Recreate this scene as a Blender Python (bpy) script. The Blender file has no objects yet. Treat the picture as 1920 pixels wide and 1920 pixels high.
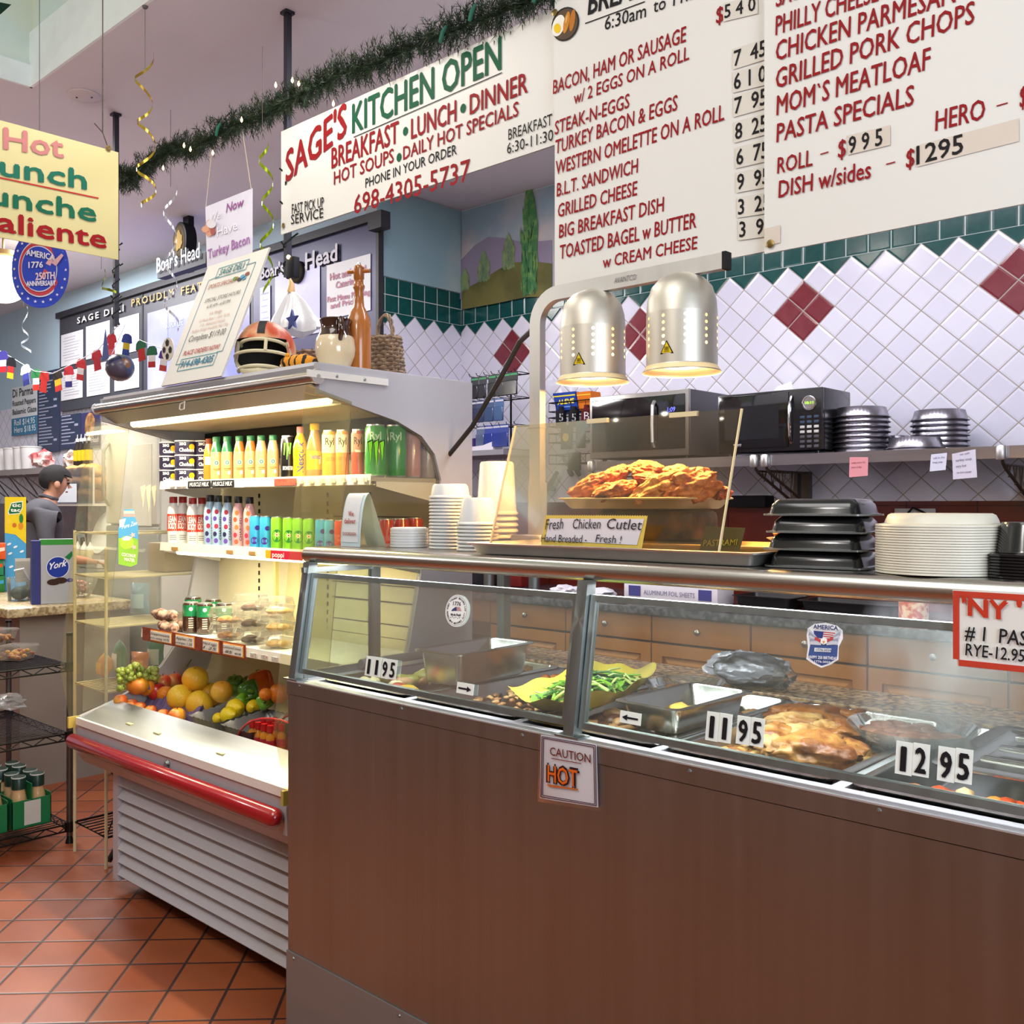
import bpy, bmesh, math, random
from mathutils import Vector, Matrix
random.seed(7)
SC = bpy.context.scene
COL = SC.collection
PI = math.pi
def lin(c): return c / 12.92 if c <= .04045 else ((c + .055) / 1.055) ** 2.4
def hx(h):
 h = h.lstrip('#')
 return tuple(lin(int(h[i:i + 2], 16) / 255) for i in (0, 2, 4)) + (1.,)
# ---------------------------------------------------------------- camera
TH = math.radians(47.27)
FW = Vector((-math.cos(TH), math.sin(TH), 0)); RT = Vector((math.sin(TH), math.cos(TH), 0))
FPX, CH, HOR = 1829., 1.40, 948.
cam = bpy.data.cameras.new('camera'); camo = bpy.data.objects.new('camera', cam); COL.objects.link(camo)
camo.location = (0, 0, CH); camo.rotation_euler = (PI / 2, 0, math.radians(90 - 47.27))
cam.sensor_width = 36; cam.lens = 36 * FPX / 1920; cam.shift_y = (HOR - 960) / 1920; cam.clip_start = .05
SC.camera = camo
# ---------------------------------------------------------------- world, lights, exposure
W = bpy.data.worlds.new('world'); SC.world = W; W.use_nodes = True
W.node_tree.nodes['Background'].inputs[0].default_value = (.80, .88, 1, 1)
W.node_tree.nodes['Background'].inputs[1].default_value = .55
vs = SC.view_settings; vs.view_transform = 'Standard'; vs.look = 'None'; vs.exposure = 0.25; vs.gamma = 1; vs.use_curve_mapping = False
cy = SC.cycles
cy.max_bounces = 7; cy.diffuse_bounces = 3; cy.glossy_bounces = 4; cy.transmission_bounces = 4; cy.transparent_max_bounces = 24
cy.caustics_reflective = False; cy.caustics_refractive = False; cy.sample_clamp_indirect = 4; cy.use_denoising = True
cy.use_adaptive_sampling = True; cy.adaptive_threshold = .02
def area(name, loc, size, power, col, rot=(0, 0, 0), sy=None, spread=None):
 l = bpy.data.lights.new(name, 'AREA'); l.shape = 'RECTANGLE' if sy else 'SQUARE'; l.size = size
 if sy: l.size_y = sy
 l.energy = power; l.color = col
 if spread: l.spread = math.radians(spread)
 o = bpy.data.objects.new(name, l); COL.objects.link(o); o.location = loc; o.rotation_euler = rot; return o
def point(name, loc, power, col, r=.03):
 l = bpy.data.lights.new(name, 'POINT'); l.energy = power; l.color = col; l.shadow_soft_size = r
 o = bpy.data.objects.new(name, l); COL.objects.link(o); o.location = loc; return o
COOL = (.93, .91, 1.0)
# ceiling fixtures: kitchen aisle, customer aisle, far deli counter, plus an added checkout fill
area('ceiling_light_kitchen', (-1.3, 2.75, 3.27), 2.6, 50, COOL, sy=.3)
area('ceiling_light_nook', (-3.4, 3.0, 3.27), .6, 18, COOL, sy=.6)
area('ceiling_light_aisle', (-2.9, 1.60, 3.26), .35, 9, (1, .93, .84), sy=.2)
area('ceiling_light_customer', (-1.4, -.3, 3.9), 1.6, 40, (1, .97, .95), sy=1.6)
area('ceiling_light_deli', (-7.2, 2.9, 3.27), 2.6, 80, (.97, .96, 1), sy=.4)
area('checkout_fill_light', (-6.0, 1.9, 3.26), 1.6, 75, (1, .97, .93), sy=.5)  # added fill lamp, brightens the checkout end and the person
area('storefront_daylight', (1.9, .2, 1.9), 1.6, 75, (.78, .87, 1), rot=(0, math.radians(78), 0), sy=1.8)
# row of globe pendants over the shop floor
for gx in (-4.3, -1.16, -7.4): point('globe_pendant_light', (gx, -.3, 2.72), 34, (1, .95, .90), .11)
# merchandiser canopy tube, counter strip light, heat lamp bulbs
area('merchandiser_tube_light', (-2.95, 1.735, 1.69), 1.25, 15, (1, .86, .58), rot=(math.radians(-8), 0, 0), sy=.05)
area('merchandiser_shelf_light', (-2.9, 1.885, 1.21), 1.1, 5, (1, .9, .66), sy=.03)
area('counter_strip_light', (-1.2, 1.63, 1.243), 1.85, 11.5, (.96, .97, 1), sy=.05)
for hx_ in (-1.50, -1.24):
 area('heat_bulb_light', (hx_, 1.92, 1.712), .10, 9, (1, .56, .16))
# ---------------------------------------------------------------- pixel rays of the photograph -> points in the room
def ray(px, py): return FW + RT * ((px - 960) / FPX) + Vector((0, 0, (HOR - py) / FPX))
def aty(px, py, Y): r = ray(px, py); return Vector((0, 0, CH)) + r * (Y / r.y)
def atx(px, py, X): r = ray(px, py); return Vector((0, 0, CH)) + r * (X / r.x)
def atz(px, py, Z): r = ray(px, py); return Vector((0, 0, CH)) + r * ((Z - CH) / r.z)
def dep(p): return p.x * FW.x + p.y * FW.y
# ---------------------------------------------------------------- mesh builder
class MB:
 def __init__(s): s.v = []; s.f = []; s.m = []
 def add(s, vs, fs, mi=0, M=None):
  o = len(s.v)
  s.v += [tuple(M @ Vector(p)) for p in vs] if M else [tuple(p) for p in vs]
  for k, f in enumerate(fs):
   s.f.append([o + i for i in f]); s.m.append(mi[k] if isinstance(mi, (list, tuple)) else mi)
  return s
 def box(s, x0, x1, y0, y1, z0, z1, mi=0, M=None):
  x0, x1 = sorted((x0, x1)); y0, y1 = sorted((y0, y1)); z0, z1 = sorted((z0, z1))
  v = [(x, y, z) for z in (z0, z1) for y in (y0, y1) for x in (x0, x1)]
  return s.add(v, [(0, 2, 3, 1), (4, 5, 7, 6), (0, 1, 5, 4), (2, 6, 7, 3), (0, 4, 6, 2), (1, 3, 7, 5)], mi, M)
 def rbox(s, x0, x1, y0, y1, z0, z1, b=.005, seg=2, mi=0, M=None):
  bm = bmesh.new(); bmesh.ops.create_cube(bm, size=1)
  for v in bm.verts: v.co = Vector(((x0 + x1) / 2 + v.co.x * (x1 - x0), (y0 + y1) / 2 + v.co.y * (y1 - y0), (z0 + z1) / 2 + v.co.z * (z1 - z0)))
  bmesh.ops.bevel(bm, geom=bm.edges[:], offset=b, segments=seg, profile=.5, affect='EDGES', clamp_overlap=True)
  return s.bm(bm, mi, M)
 def bm(s, bm, mi=0, M=None):
  bm.verts.index_update(); s.add([v.co for v in bm.verts], [[v.index for v in f.verts] for f in bm.faces], mi, M); bm.free(); return s
 def tube(s, pts, r, n=8, mi=0, closed=False, M=None, caps=True):
  pts = [Vector(p) for p in pts]; N = len(pts); R = r if isinstance(r, (list, tuple)) else [r] * N
  vs = []; fs = []; prev = None
  for i, p in enumerate(pts):
   a = pts[(i - 1) % N] if (i or closed) else p; b = pts[(i + 1) % N] if (i < N - 1 or closed) else p
   t = (b - a).normalized() if (b - a).length > 1e-9 else Vector((0, 0, 1))
   if prev is None:
    q = Vector((0, 0, 1)) if abs(t.z) < .9 else Vector((1, 0, 0)); u = t.cross(q).normalized()
   else:
    u = (prev - t * prev.dot(t)); u = u.normalized() if u.length > 1e-6 else t.orthogonal().normalized()
   prev = u; w = t.cross(u)
   vs += [p + u * (R[i] * math.cos(2 * PI * k / n)) + w * (R[i] * math.sin(2 * PI * k / n)) for k in range(n)]
  for i in range(N if closed else N - 1):
   for k in range(n):
    a = i * n; b = ((i + 1) % N) * n
    fs.append((a + k, a + (k + 1) % n, b + (k + 1) % n, b + k))
  if caps and not closed: fs += [tuple(range(n))[::-1], tuple((N - 1) * n + k for k in range(n))]
  return s.add(vs, fs, mi, M)
 def cyl(s, p0, p1, r, r1=None, n=16, mi=0, M=None): return s.tube([p0, p1], [r, r if r1 is None else r1], n, mi, M=M)
 def lathe(s, prof, n=20, mi=0, M=None, wob=None, a0=0, a1=2 * PI):
  full = abs(a1 - a0 - 2 * PI) < 1e-6; K = n if full else n + 1; vs = []; fs = []; ms = []
  for (r, z) in prof:
   for k in range(K):
    a = a0 + (a1 - a0) * k / n; rr = r * (wob(a, z) if wob else 1); vs.append((rr * math.cos(a), rr * math.sin(a), z))
  for i in range(len(prof) - 1):
   for k in range(n):
    l = (k + 1) % K; fs.append((i * K + k, i * K + l, (i + 1) * K + l, (i + 1) * K + k)); ms.append(mi[i] if isinstance(mi, list) else mi)
  if full:
   if prof[0][0] > 1e-5: fs.append(tuple(range(K))[::-1]); ms.append(mi[0] if isinstance(mi, list) else mi)
   if prof[-1][0] > 1e-5: fs.append(tuple((len(prof) - 1) * K + k for k in range(K))); ms.append(mi[-1] if isinstance(mi, list) else mi)
  return s.add(vs, fs, ms, M)
 def open_lathe(s, prof, n=20, mi=0, M=None, wob=None):
  vs = []; fs = []; ms = []
  for (r, z) in prof:
   for k in range(n):
    a = 2 * PI * k / n; rr = r * (wob(a, z) if wob else 1); vs.append((rr * math.cos(a), rr * math.sin(a), z))
  for i in range(len(prof) - 1):
   for k in range(n):
    l = (k + 1) % n; fs.append((i * n + k, i * n + l, (i + 1) * n + l, (i + 1) * n + k)); ms.append(mi[i] if isinstance(mi, list) else mi)
  return s.add(vs, fs, ms, M)
 def sphere(s, c, r, n=16, m=10, mi=0, M=None, jit=0, rng=None):
  r = r if isinstance(r, (list, tuple)) else (r, r, r); vs = [(c[0], c[1], c[2] - r[2])]; fs = []
  for j in range(1, m):
   p = -PI / 2 + PI * j / m
   for k in range(n):
    a = 2 * PI * k / n; q = 1 + (rng.uniform(-jit, jit) if jit else 0)
    vs.append((c[0] + r[0] * q * math.cos(p) * math.cos(a), c[1] + r[1] * q * math.cos(p) * math.sin(a), c[2] + r[2] * q * math.sin(p)))
  vs.append((c[0], c[1], c[2] + r[2])); L = len(vs) - 1
  for k in range(n): fs.append((0, 1 + (k + 1) % n, 1 + k)); fs.append((L, L - n + k, L - n + (k + 1) % n))
  for j in range(m - 2):
   for k in range(n):
    a = 1 + j * n; fs.append((a + k, a + (k + 1) % n, a + n + (k + 1) % n, a + n + k))
  return s.add(vs, fs, mi, M)
 def prism(s, poly, ax, d0, d1, mi=0, M=None):
  def P(a, b, d): return {'x': (d, a, b), 'y': (a, d, b), 'z': (a, b, d)}[ax]
  n = len(poly); vs = [P(a, b, d0) for a, b in poly] + [P(a, b, d1) for a, b in poly]
  fs = [tuple(range(n)), tuple(range(n, 2 * n))[::-1]] + [(i, n + i, n + (i + 1) % n, (i + 1) % n) for i in range(n)]
  bm = bmesh.new(); bv = [bm.verts.new(v) for v in vs]
  for f in fs: bm.faces.new([bv[i] for i in f])
  bmesh.ops.recalc_face_normals(bm, faces=bm.faces[:]); return s.bm(bm, mi, M)
 def grid(s, fn, nu, nv, mi=0, M=None):
  vs = [fn(i / nu, j / nv) for j in range(nv + 1) for i in range(nu + 1)]
  return s.add(vs, [(j * (nu + 1) + i, j * (nu + 1) + i + 1, (j + 1) * (nu + 1) + i + 1, (j + 1) * (nu + 1) + i) for j in range(nv) for i in range(nu)], mi, M)
 def quad(s, a, b, c, d, mi=0): return s.add([a, b, c, d], [(0, 1, 2, 3)], mi)
 def slab(s, a, b, c, d, n, th, mi=0):
  n = Vector(n) * th; q = [Vector(p) for p in (a, b, c, d)]; v = q + [p + n for p in q]
  return s.add(v, [(3, 2, 1, 0), (4, 5, 6, 7), (0, 1, 5, 4), (1, 2, 6, 5), (2, 3, 7, 6), (3, 0, 4, 7)], mi)
 def build(s, name, mat, parent=None, smooth=40, loc=None, rot=None):
  me = bpy.data.meshes.new(name); me.from_pydata(s.v, [], s.f)
  for m in (mat if isinstance(mat, (list, tuple)) else [mat]): me.materials.append(m)
  me.polygons.foreach_set('material_index', s.m)
  if smooth:
   me.polygons.foreach_set('use_smooth', [True] * len(s.f)); me.set_sharp_from_angle(angle=math.radians(smooth))
  me.update(); return link(name, me, parent, loc, rot)
def link(name, me, parent=None, loc=None, rot=None):
 o = bpy.data.objects.new(name, me); COL.objects.link(o)
 if parent is not None: o.parent = parent
 if loc is not None: o.location = loc
 if rot is not None: o.rotation_euler = rot
 return o
REBASE = []
def tag(o, label, cat, group=None, kind=None):
 o['label'] = label; o['category'] = cat
 if group: o['group'] = group
 if kind: o['kind'] = kind
 return o
def thing(name, label, cat, loc=None, rz=0, group=None):
 o = bpy.data.objects.new(name, None); COL.objects.link(o); o.empty_display_size = .05
 if loc is None: REBASE.append(o)
 else: o.location = loc
 o.rotation_euler = (0, 0, rz); return tag(o, label, cat, group)
def single(o, label, cat, group=None, kind=None):
 REBASE.append(o); return tag(o, label, cat, group, kind)
def struct(o): o['kind'] = 'structure'; return o
KIDS = {}
def kids(o): return [c for c in COL.objects if c.parent == o]
def dup(root, loc=None, rz=None, label=None, group=None, sc=None, rot=None, mats=None):
 def cp(o, par):
  c = o.copy(); COL.objects.link(c)
  if par is not None: c.parent = par
  for k in o.children: cp(k, c)
  return c
 r = cp(root, None)
 if loc is not None: r.location = loc
 if rot is not None: r.rotation_euler = rot
 elif rz is not None: r.rotation_euler = (root.rotation_euler[0], root.rotation_euler[1], rz)
 if sc: r.scale = sc if isinstance(sc, (tuple, list)) else (sc,) * 3
 if label: r['label'] = label
 if group: r['group'] = group
 return r
def finalize():
 bpy.context.view_layer.update()
 for o in REBASE:
  pts = []
  def walk(q):
   if q.type == 'MESH': pts.extend(q.matrix_world @ Vector(c) for c in q.bound_box)
   for k in q.children: walk(k)
  walk(o)
  if not pts: continue
  lo = [min(p[i] for p in pts) for i in range(3)]; hi = [max(p[i] for p in pts) for i in range(3)]
  b = Vector(((lo[0] + hi[0]) / 2, (lo[1] + hi[1]) / 2, lo[2]))
  if o.type == 'MESH' and o.data.users == 1 and o.location.length < 1e-9:
   o.data.transform(Matrix.Translation(-b)); o.location = b
   for k in o.children: k.location = Vector(k.location) - b
  elif o.type == 'EMPTY' and o.location.length < 1e-9:
   o.location = b
   for k in o.children: k.location = Vector(k.location) - b
# ---------------------------------------------------------------- materials
MATS = {}
def mat(name, col, rough=.5, metal=0., var=.06, scale=14., bump=0., bscale=60., emit=0., alpha=1., coat=0., stretch=None, trans=0., spec=None, col2=None, detail=3.):
 if name in MATS: return MATS[name]
 m = bpy.data.materials.new(name); m.use_nodes = True; nt = m.node_tree; N = nt.nodes; L = nt.links; p = N['Principled BSDF']
 c = hx(col) if isinstance(col, str) else tuple(col) + (1.,) * (4 - len(col))
 tc = N.new('ShaderNodeTexCoord'); mp = N.new('ShaderNodeMapping'); L.new(tc.outputs['Object'], mp.inputs[0])
 if stretch: mp.inputs['Scale'].default_value = stretch
 nz = N.new('ShaderNodeTexNoise'); nz.inputs['Scale'].default_value = scale; nz.inputs['Detail'].default_value = detail; L.new(mp.outputs[0], nz.inputs['Vector'])
 mx = N.new('ShaderNodeMix'); mx.data_type = 'RGBA'
 c2 = (hx(col2) if isinstance(col2, str) else None) if col2 else None
 mx.inputs['A'].default_value = c if c2 else tuple(x * (1 - var) for x in c[:3]) + (1,)
 mx.inputs['B'].default_value = c2 if c2 else tuple(min(1, x * (1 + var)) for x in c[:3]) + (1,)
 if c2:
  rp = N.new('ShaderNodeValToRGB'); rp.color_ramp.elements[0].position = .42; rp.color_ramp.elements[1].position = .6
  L.new(nz.outputs['Fac'], rp.inputs[0]); L.new(rp.outputs[0], mx.inputs['Factor'])
 else: L.new(nz.outputs['Fac'], mx.inputs['Factor'])
 L.new(mx.outputs['Result'], p.inputs['Base Color'])
 p.inputs['Roughness'].default_value = rough; p.inputs['Metallic'].default_value = metal; p.inputs['Alpha'].default_value = alpha
 if spec is not None: p.inputs['Specular IOR Level'].default_value = spec
 if coat: p.inputs['Coat Weight'].default_value = coat; p.inputs['Coat Roughness'].default_value = .08
 if trans: p.inputs['Transmission Weight'].default_value = trans
 if emit: p.inputs['Emission Color'].default_value = c; p.inputs['Emission Strength'].default_value = emit
 if bump:
  b = N.new('ShaderNodeBump'); b.inputs['Strength'].default_value = bump; b.inputs['Distance'].default_value = .01
  n2 = N.new('ShaderNodeTexNoise'); n2.inputs['Scale'].default_value = bscale; L.new(mp.outputs[0], n2.inputs['Vector']); L.new(n2.outputs['Fac'], b.inputs['Height']); L.new(b.outputs[0], p.inputs['Normal'])
 MATS[name] = m; return m
def clear(name, tint='#ffffff', haze=.06, hazecol='#dfe4df', gloss=1., rough=.03):
 """thin clear sheet: tinted see-through, Fresnel sheen and a little dust"""
 if name in MATS: return MATS[name]
 m = bpy.data.materials.new(name); m.use_nodes = True; nt = m.node_tree; N = nt.nodes; L = nt.links; N.remove(N['Principled BSDF']); out = N['Material Output']
 t = N.new('ShaderNodeBsdfTransparent'); t.inputs[0].default_value = hx(tint)
 g = N.new('ShaderNodeBsdfGlossy'); g.inputs['Roughness'].default_value = rough
 f = N.new('ShaderNodeFresnel'); f.inputs[0].default_value = 1.45
 mu = N.new('ShaderNodeMath'); mu.operation = 'MULTIPLY'; mu.inputs[1].default_value = .6 * gloss; L.new(f.outputs[0], mu.inputs[0])
 a = N.new('ShaderNodeMixShader'); L.new(mu.outputs[0], a.inputs[0]); L.new(t.outputs[0], a.inputs[1]); L.new(g.outputs[0], a.inputs[2])
 d = N.new('ShaderNodeBsdfDiffuse'); d.inputs[0].default_value = hx(hazecol)
 tr = N.new('ShaderNodeBsdfTranslucent'); tr.inputs[0].default_value = hx(hazecol)
 ad = N.new('ShaderNodeMixShader'); ad.inputs[0].default_value = .5; L.new(d.outputs[0], ad.inputs[1]); L.new(tr.outputs[0], ad.inputs[2])
 nz = N.new('ShaderNodeTexNoise'); nz.inputs['Scale'].default_value = 7; nz.inputs['Detail'].default_value = 6
 tc = N.new('ShaderNodeTexCoord'); L.new(tc.outputs['Object'], nz.inputs['Vector'])
 r = N.new('ShaderNodeMath'); r.operation = 'MULTIPLY'; r.inputs[1].default_value = haze * 2; L.new(nz.outputs['Fac'], r.inputs[0])
 b = N.new('ShaderNodeMixShader'); L.new(r.outputs[0], b.inputs[0]); L.new(a.outputs[0], b.inputs[1]); L.new(ad.outputs[0], b.inputs[2])
 L.new(b.outputs[0], out.inputs[0]); MATS[name] = m; return m
def ink(col): return mat('ink_' + col.strip('#'), col, .6, var=.05, scale=30, spec=.2)
# ---------------------------------------------------------------- lettering
TXT = {}
def glyphs(s, bold=0., shear=0., sp=1., res=2):
 k = (s, bold, shear, sp, res)
 if k not in TXT:
  cu = bpy.data.curves.new('t', 'FONT'); cu.body = s; cu.size = 1; cu.offset = bold; cu.shear = shear; cu.space_character = sp; cu.resolution_u = res; cu.fill_mode = 'FRONT'
  ob = bpy.data.objects.new('t', cu); me = bpy.data.meshes.new_from_object(ob)
  v = [tuple(p.co)[:2] for p in me.vertices]; f = [list(p.vertices) for p in me.polygons]
  bpy.data.objects.remove(ob); bpy.data.meshes.remove(me); bpy.data.curves.remove(cu)
  x0 = min([p[0] for p in v] or [0]); x1 = max([p[0] for p in v] or [1])
  TXT[k] = ([((x - x0), y) for x, y in v], f, x1 - x0)
 return TXT[k]
CAP = .73
def letters(mb, s, A, B, h, n, mi=0, bold=0., shear=0., up=(0, 0, 1), off=.0015, w=None, sp=1., res=2, fit=True):
 """write s on the baseline A->B (world points) with cap height h; n = outward normal"""
 v, f, W_ = glyphs(s, 0., shear, sp, res); A = Vector(A); B = Vector(B); d = B - A; Lr = d.length; d = d / Lr
 up = Vector(up); n = Vector(n); ky = h / CAP; kx = (Lr / W_) if fit else ky
 e = bold * ky * .85
 for q, (ex, ey) in enumerate(((-1, -.6), (1, -.6), (0, 1.)) if bold > .004 else ((0, 0),)):
  mb.add([A + d * (x * kx + ex * e) + up * (y * ky + ey * e) + n * (off + q * .00012) for x, y in v], f, mi)
 return mb
def lettering(s, A, B, h, n, m, parent, name='lettering', **k):
 o = letters(MB(), s, A, B, h, n, **k).build(name, m, parent, smooth=0); return o
def ywrite(par, Y, rows, off=.0015, scale=1., ox=0., oy=0.):
 """rows: (text, x0, y0, x1, y1, cap height, ink[, bold, shear]) measured in the photograph, on the plane y = Y facing the camera"""
 for r in rows:
  s, x0, y0, x1, y1, h, c = r[:7]; b = r[7] if len(r) > 7 else 0.; sh = r[8] if len(r) > 8 else 0.
  x0, x1, y0, y1, h = ox + x0 * scale, ox + x1 * scale, oy + y0 * scale, oy + y1 * scale, h * scale
  A = aty(x0, y0, Y); B = aty(x1, y1, Y); hh = h * dep(A) / FPX
  lettering(s, A, B, hh, (0, -1, 0), ink(c), par, bold=b, shear=sh, off=off)
def xwrite(par, X, rows, off=.0015, scale=1., ox=0., oy=0.):
 for r in rows:
  s, x0, y0, x1, y1, h, c = r[:7]; b = r[7] if len(r) > 7 else 0.; sh = r[8] if len(r) > 8 else 0.
  x0, x1, y0, y1, h = ox + x0 * scale, ox + x1 * scale, oy + y0 * scale, oy + y1 * scale, h * scale
  A = atx(x0, y0, X); B = atx(x1, y1, X); hh = h * dep(A) / FPX
  lettering(s, A, B, hh, (1, 0, 0), ink(c), par, bold=b, shear=sh, off=off)
def cyltext(mb, s, r, z, h, ang, mi=0, width=None, bold=0., shear=0., vertical=False):
 """letters wrapped round a bottle or can; ang = direction the middle of the word faces"""
 v, f, W_ = glyphs(s, bold, shear); ky = h / CAP; kx = ky if width is None else width / W_; out = []
 for x, y in v:
  X = (x - W_ / 2) * kx; Y = y * ky
  if vertical: X, Y = -(Y - h / 2), (x - W_ / 2) * kx
  a = ang + X / r; out.append((r * 1.01 * math.cos(a), r * 1.01 * math.sin(a), z + Y))
 mb.add(out, f, mi); return mb
def patch(mb, r, z0, z1, a0, a1, mi=0, n=6, k=1.008):
 return mb.grid(lambda u, v: (r * k * math.cos(a0 + (a1 - a0) * u), r * k * math.sin(a0 + (a1 - a0) * u), z0 + (z1 - z0) * v), n, 1, mi)
def disc_on(mb, r, z, rad, ang, mi=0, n=14, k=1.012, sy=1.):
 vs = [(r * k * math.cos(ang), r * k * math.sin(ang), z)]
 for i in range(n):
  t = 2 * PI * i / n; a = ang + rad * math.cos(t) / r; vs.append((r * k * math.cos(a), r * k * math.sin(a), z + rad * sy * math.sin(t)))
 return mb.add(vs, [(0, 1 + i, 1 + (i + 1) % n) for i in range(n)], mi)
CAMANG = math.atan2(-FW.y, -FW.x)   # direction from the goods towards the shopper's eye
CAP = max(y for x, y in glyphs('H')[0])
# ---------------------------------------------------------------- room shell
class NX:
 nt = None
 def __init__(s, k): s.k = k
 def op(s, o, *a):
  n = NX.nt.nodes.new('ShaderNodeMath'); n.operation = o
  for i, q in enumerate((s,) + a):
   if isinstance(q, NX): NX.nt.links.new(q.k, n.inputs[i])
   else: n.inputs[i].default_value = q
  return NX(n.outputs[0])
 def __add__(s, o): return s.op('ADD', o)
 def __sub__(s, o): return s.op('SUBTRACT', o)
 def __mul__(s, o): return s.op('MULTIPLY', o)
 def __truediv__(s, o): return s.op('DIVIDE', o)
 def abs(s): return s.op('ABSOLUTE')
 def fl(s): return s.op('FLOOR')
 def fr(s): return s.op('FRACT')
 def gt(s, o): return s.op('GREATER_THAN', o)
 def lt(s, o): return s.op('LESS_THAN', o)
 def mn(s, o): return s.op('MINIMUM', o)
 def mx(s, o): return s.op('MAXIMUM', o)
def newmat(name):
 m = bpy.data.materials.new(name); m.use_nodes = True; NX.nt = m.node_tree
 tc = m.node_tree.nodes.new('ShaderNodeTexCoord'); sp = m.node_tree.nodes.new('ShaderNodeSeparateXYZ'); m.node_tree.links.new(tc.outputs['Object'], sp.inputs[0])
 return m, m.node_tree.nodes['Principled BSDF'], [NX(sp.outputs[i]) for i in range(3)], tc
def mixc(f, a, b):
 n = NX.nt.nodes.new('ShaderNodeMix'); n.data_type = 'RGBA'; NX.nt.links.new(f.k, n.inputs['Factor'])
 for q, k in ((a, 'A'), (b, 'B')):
  if isinstance(q, NX): NX.nt.links.new(q.k, n.inputs[k])
  else: n.inputs[k].default_value = hx(q)
 return NX(n.outputs['Result'])
def noise(tc, sc, detail=3, stretch=None):
 n = NX.nt.nodes.new('ShaderNodeTexNoise'); n.inputs['Scale'].default_value = sc; n.inputs['Detail'].default_value = detail
 if stretch:
  mp = NX.nt.nodes.new('ShaderNodeMapping'); mp.inputs['Scale'].default_value = stretch; NX.nt.links.new(tc.outputs['Object'], mp.inputs[0]); NX.nt.links.new(mp.outputs[0], n.inputs['Vector'])
 else: NX.nt.links.new(tc.outputs['Object'], n.inputs['Vector'])
 return NX(n.outputs['Fac'])
def cell(*ks):
 c = NX.nt.nodes.new('ShaderNodeCombineXYZ')
 for i, k in enumerate(ks): NX.nt.links.new(k.k, c.inputs[i])
 w = NX.nt.nodes.new('ShaderNodeTexWhiteNoise'); w.noise_dimensions = '3D'; NX.nt.links.new(c.outputs[0], w.inputs['Vector']); return NX(w.outputs['Value'])
def bumpto(p, h, st, dist=.004):
 b = NX.nt.nodes.new('ShaderNodeBump'); b.inputs['Strength'].default_value = st; b.inputs['Distance'].default_value = dist; NX.nt.links.new(h.k, b.inputs['Height']); NX.nt.links.new(b.outputs[0], p.inputs['Normal'])
def tilemat(name, ax, x0, rows, above, reds=True):
 m, p, xyz, tc = newmat(name); x = xyz[ax]; z = xyz[2]; DX, DZ, ZC = .159, .148, 2.337
 P = (x - x0) / DX; Q = (z - ZC) / DZ; a = P + Q; b = P - Q
 ga = (a.fr() - .5).abs(); gb = (b.fr() - .5).abs(); g = ga.mx(gb).gt(.478)
 tri = ((P.fr() - .5).abs() * -1 + .5).lt(Q - 1) * Q.gt(1.0)           # green half diamonds under the border
 edge = ga.mx(gb)
 white = mixc(cell(a.fl(), b.fl(), a.fl()), '#dcdaea', '#e6e4f0')
 grn = mixc(noise(tc, 30), '#063c3c', '#0f5552')
 col = mixc(tri, white, grn)
 if reds:
  pr = P / 6.; near = ((pr + .5).fr() - .5) * 6.
  red = (near.abs() + Q.abs()).lt(1.0); col = mixc(red, col, mixc(noise(tc, 25), '#6d1f2c', '#86303c'))
 col = mixc(g, col, '#a9a098')
 sq0 = 2.56; S = .104
 inrow = z.gt(sq0)
 sx = ((x - x0) / .106).fr(); sz = ((z - sq0) / S).fr(); gs = ((sx - .5).abs()).mx((sz - .5).abs()).gt(.474)
 col = mixc(inrow, col, mixc(gs, grn, '#b9c4c0'))
 col = mixc(z.gt(sq0 + S * rows), col, above)
 lowx = ((x - x0) / .3).fr(); lowz = (z / .2).fr(); gl = ((lowx - .5).abs()).mx((lowz - .5).abs()).gt(.49)
 low = mixc(gl, mixc(noise(tc, 9, 6), '#4a1712', '#7a3024'), '#2f1512')
 col = mixc(z.lt(1.42), col, low)
 NX.nt.links.new(col.k, p.inputs['Base Color']); p.inputs['Roughness'].default_value = .16; p.inputs['Specular IOR Level'].default_value = .5
 isp = z.gt(sq0 + S * rows); r = isp * .5 + .16; NX.nt.links.new(r.k, p.inputs['Roughness'])
 gq = ((sx - .5).abs()).mx((sz - .5).abs()); ed2 = (edge * (inrow * -1. + 1.) + gq * inrow) * z.gt(1.42) * z.lt(sq0 + S * rows)
 h = ((ed2 - .40) * 10.).mx(0.) * -1. + noise(tc, 16) * .35
 bumpto(p, h, .35, .004); return m
def floormat():
 m, p, (x, y, z), tc = newmat('terracotta_tile')
 a = (x + y + 1.72) / .238; b = (x - y + 4.51) / .238
 g = (a.fr() - .5).abs().mx((b.fr() - .5).abs()); gr = g.gt(.474)
 col = mixc(cell(a.fl(), b.fl(), a.fl()), '#8f4727', '#a55a33')
 col = mixc(noise(tc, 5, 5) * .6, col, '#6d3422'); col = mixc(gr, col, '#3c2a26')
 NX.nt.links.new(col.k, p.inputs['Base Color']); r = noise(tc, 6) * .3 + .22; NX.nt.links.new(r.k, p.inputs['Roughness'])
 bumpto(p, (g - .45).mx(0.) * -20., .3, .003); return m
def skymat(name, lo, hi, cl, sc=1.2):
 m, p, xyz, tc = newmat(name); n = noise(tc, sc, 5); c = mixc(((n - .46) * 6.).mx(0.).mn(1.), lo, cl); c = mixc(((noise(tc, sc * .6, 2) - .5) * 4.).mx(0.).mn(1.), c, hi)
 NX.nt.links.new(c.k, p.inputs['Base Color']); p.inputs['Roughness'].default_value = .7; return m
XN, YN, YB, XL0, ZC = -4.51, 3.70, 4.40, -11.2, 3.30
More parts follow.
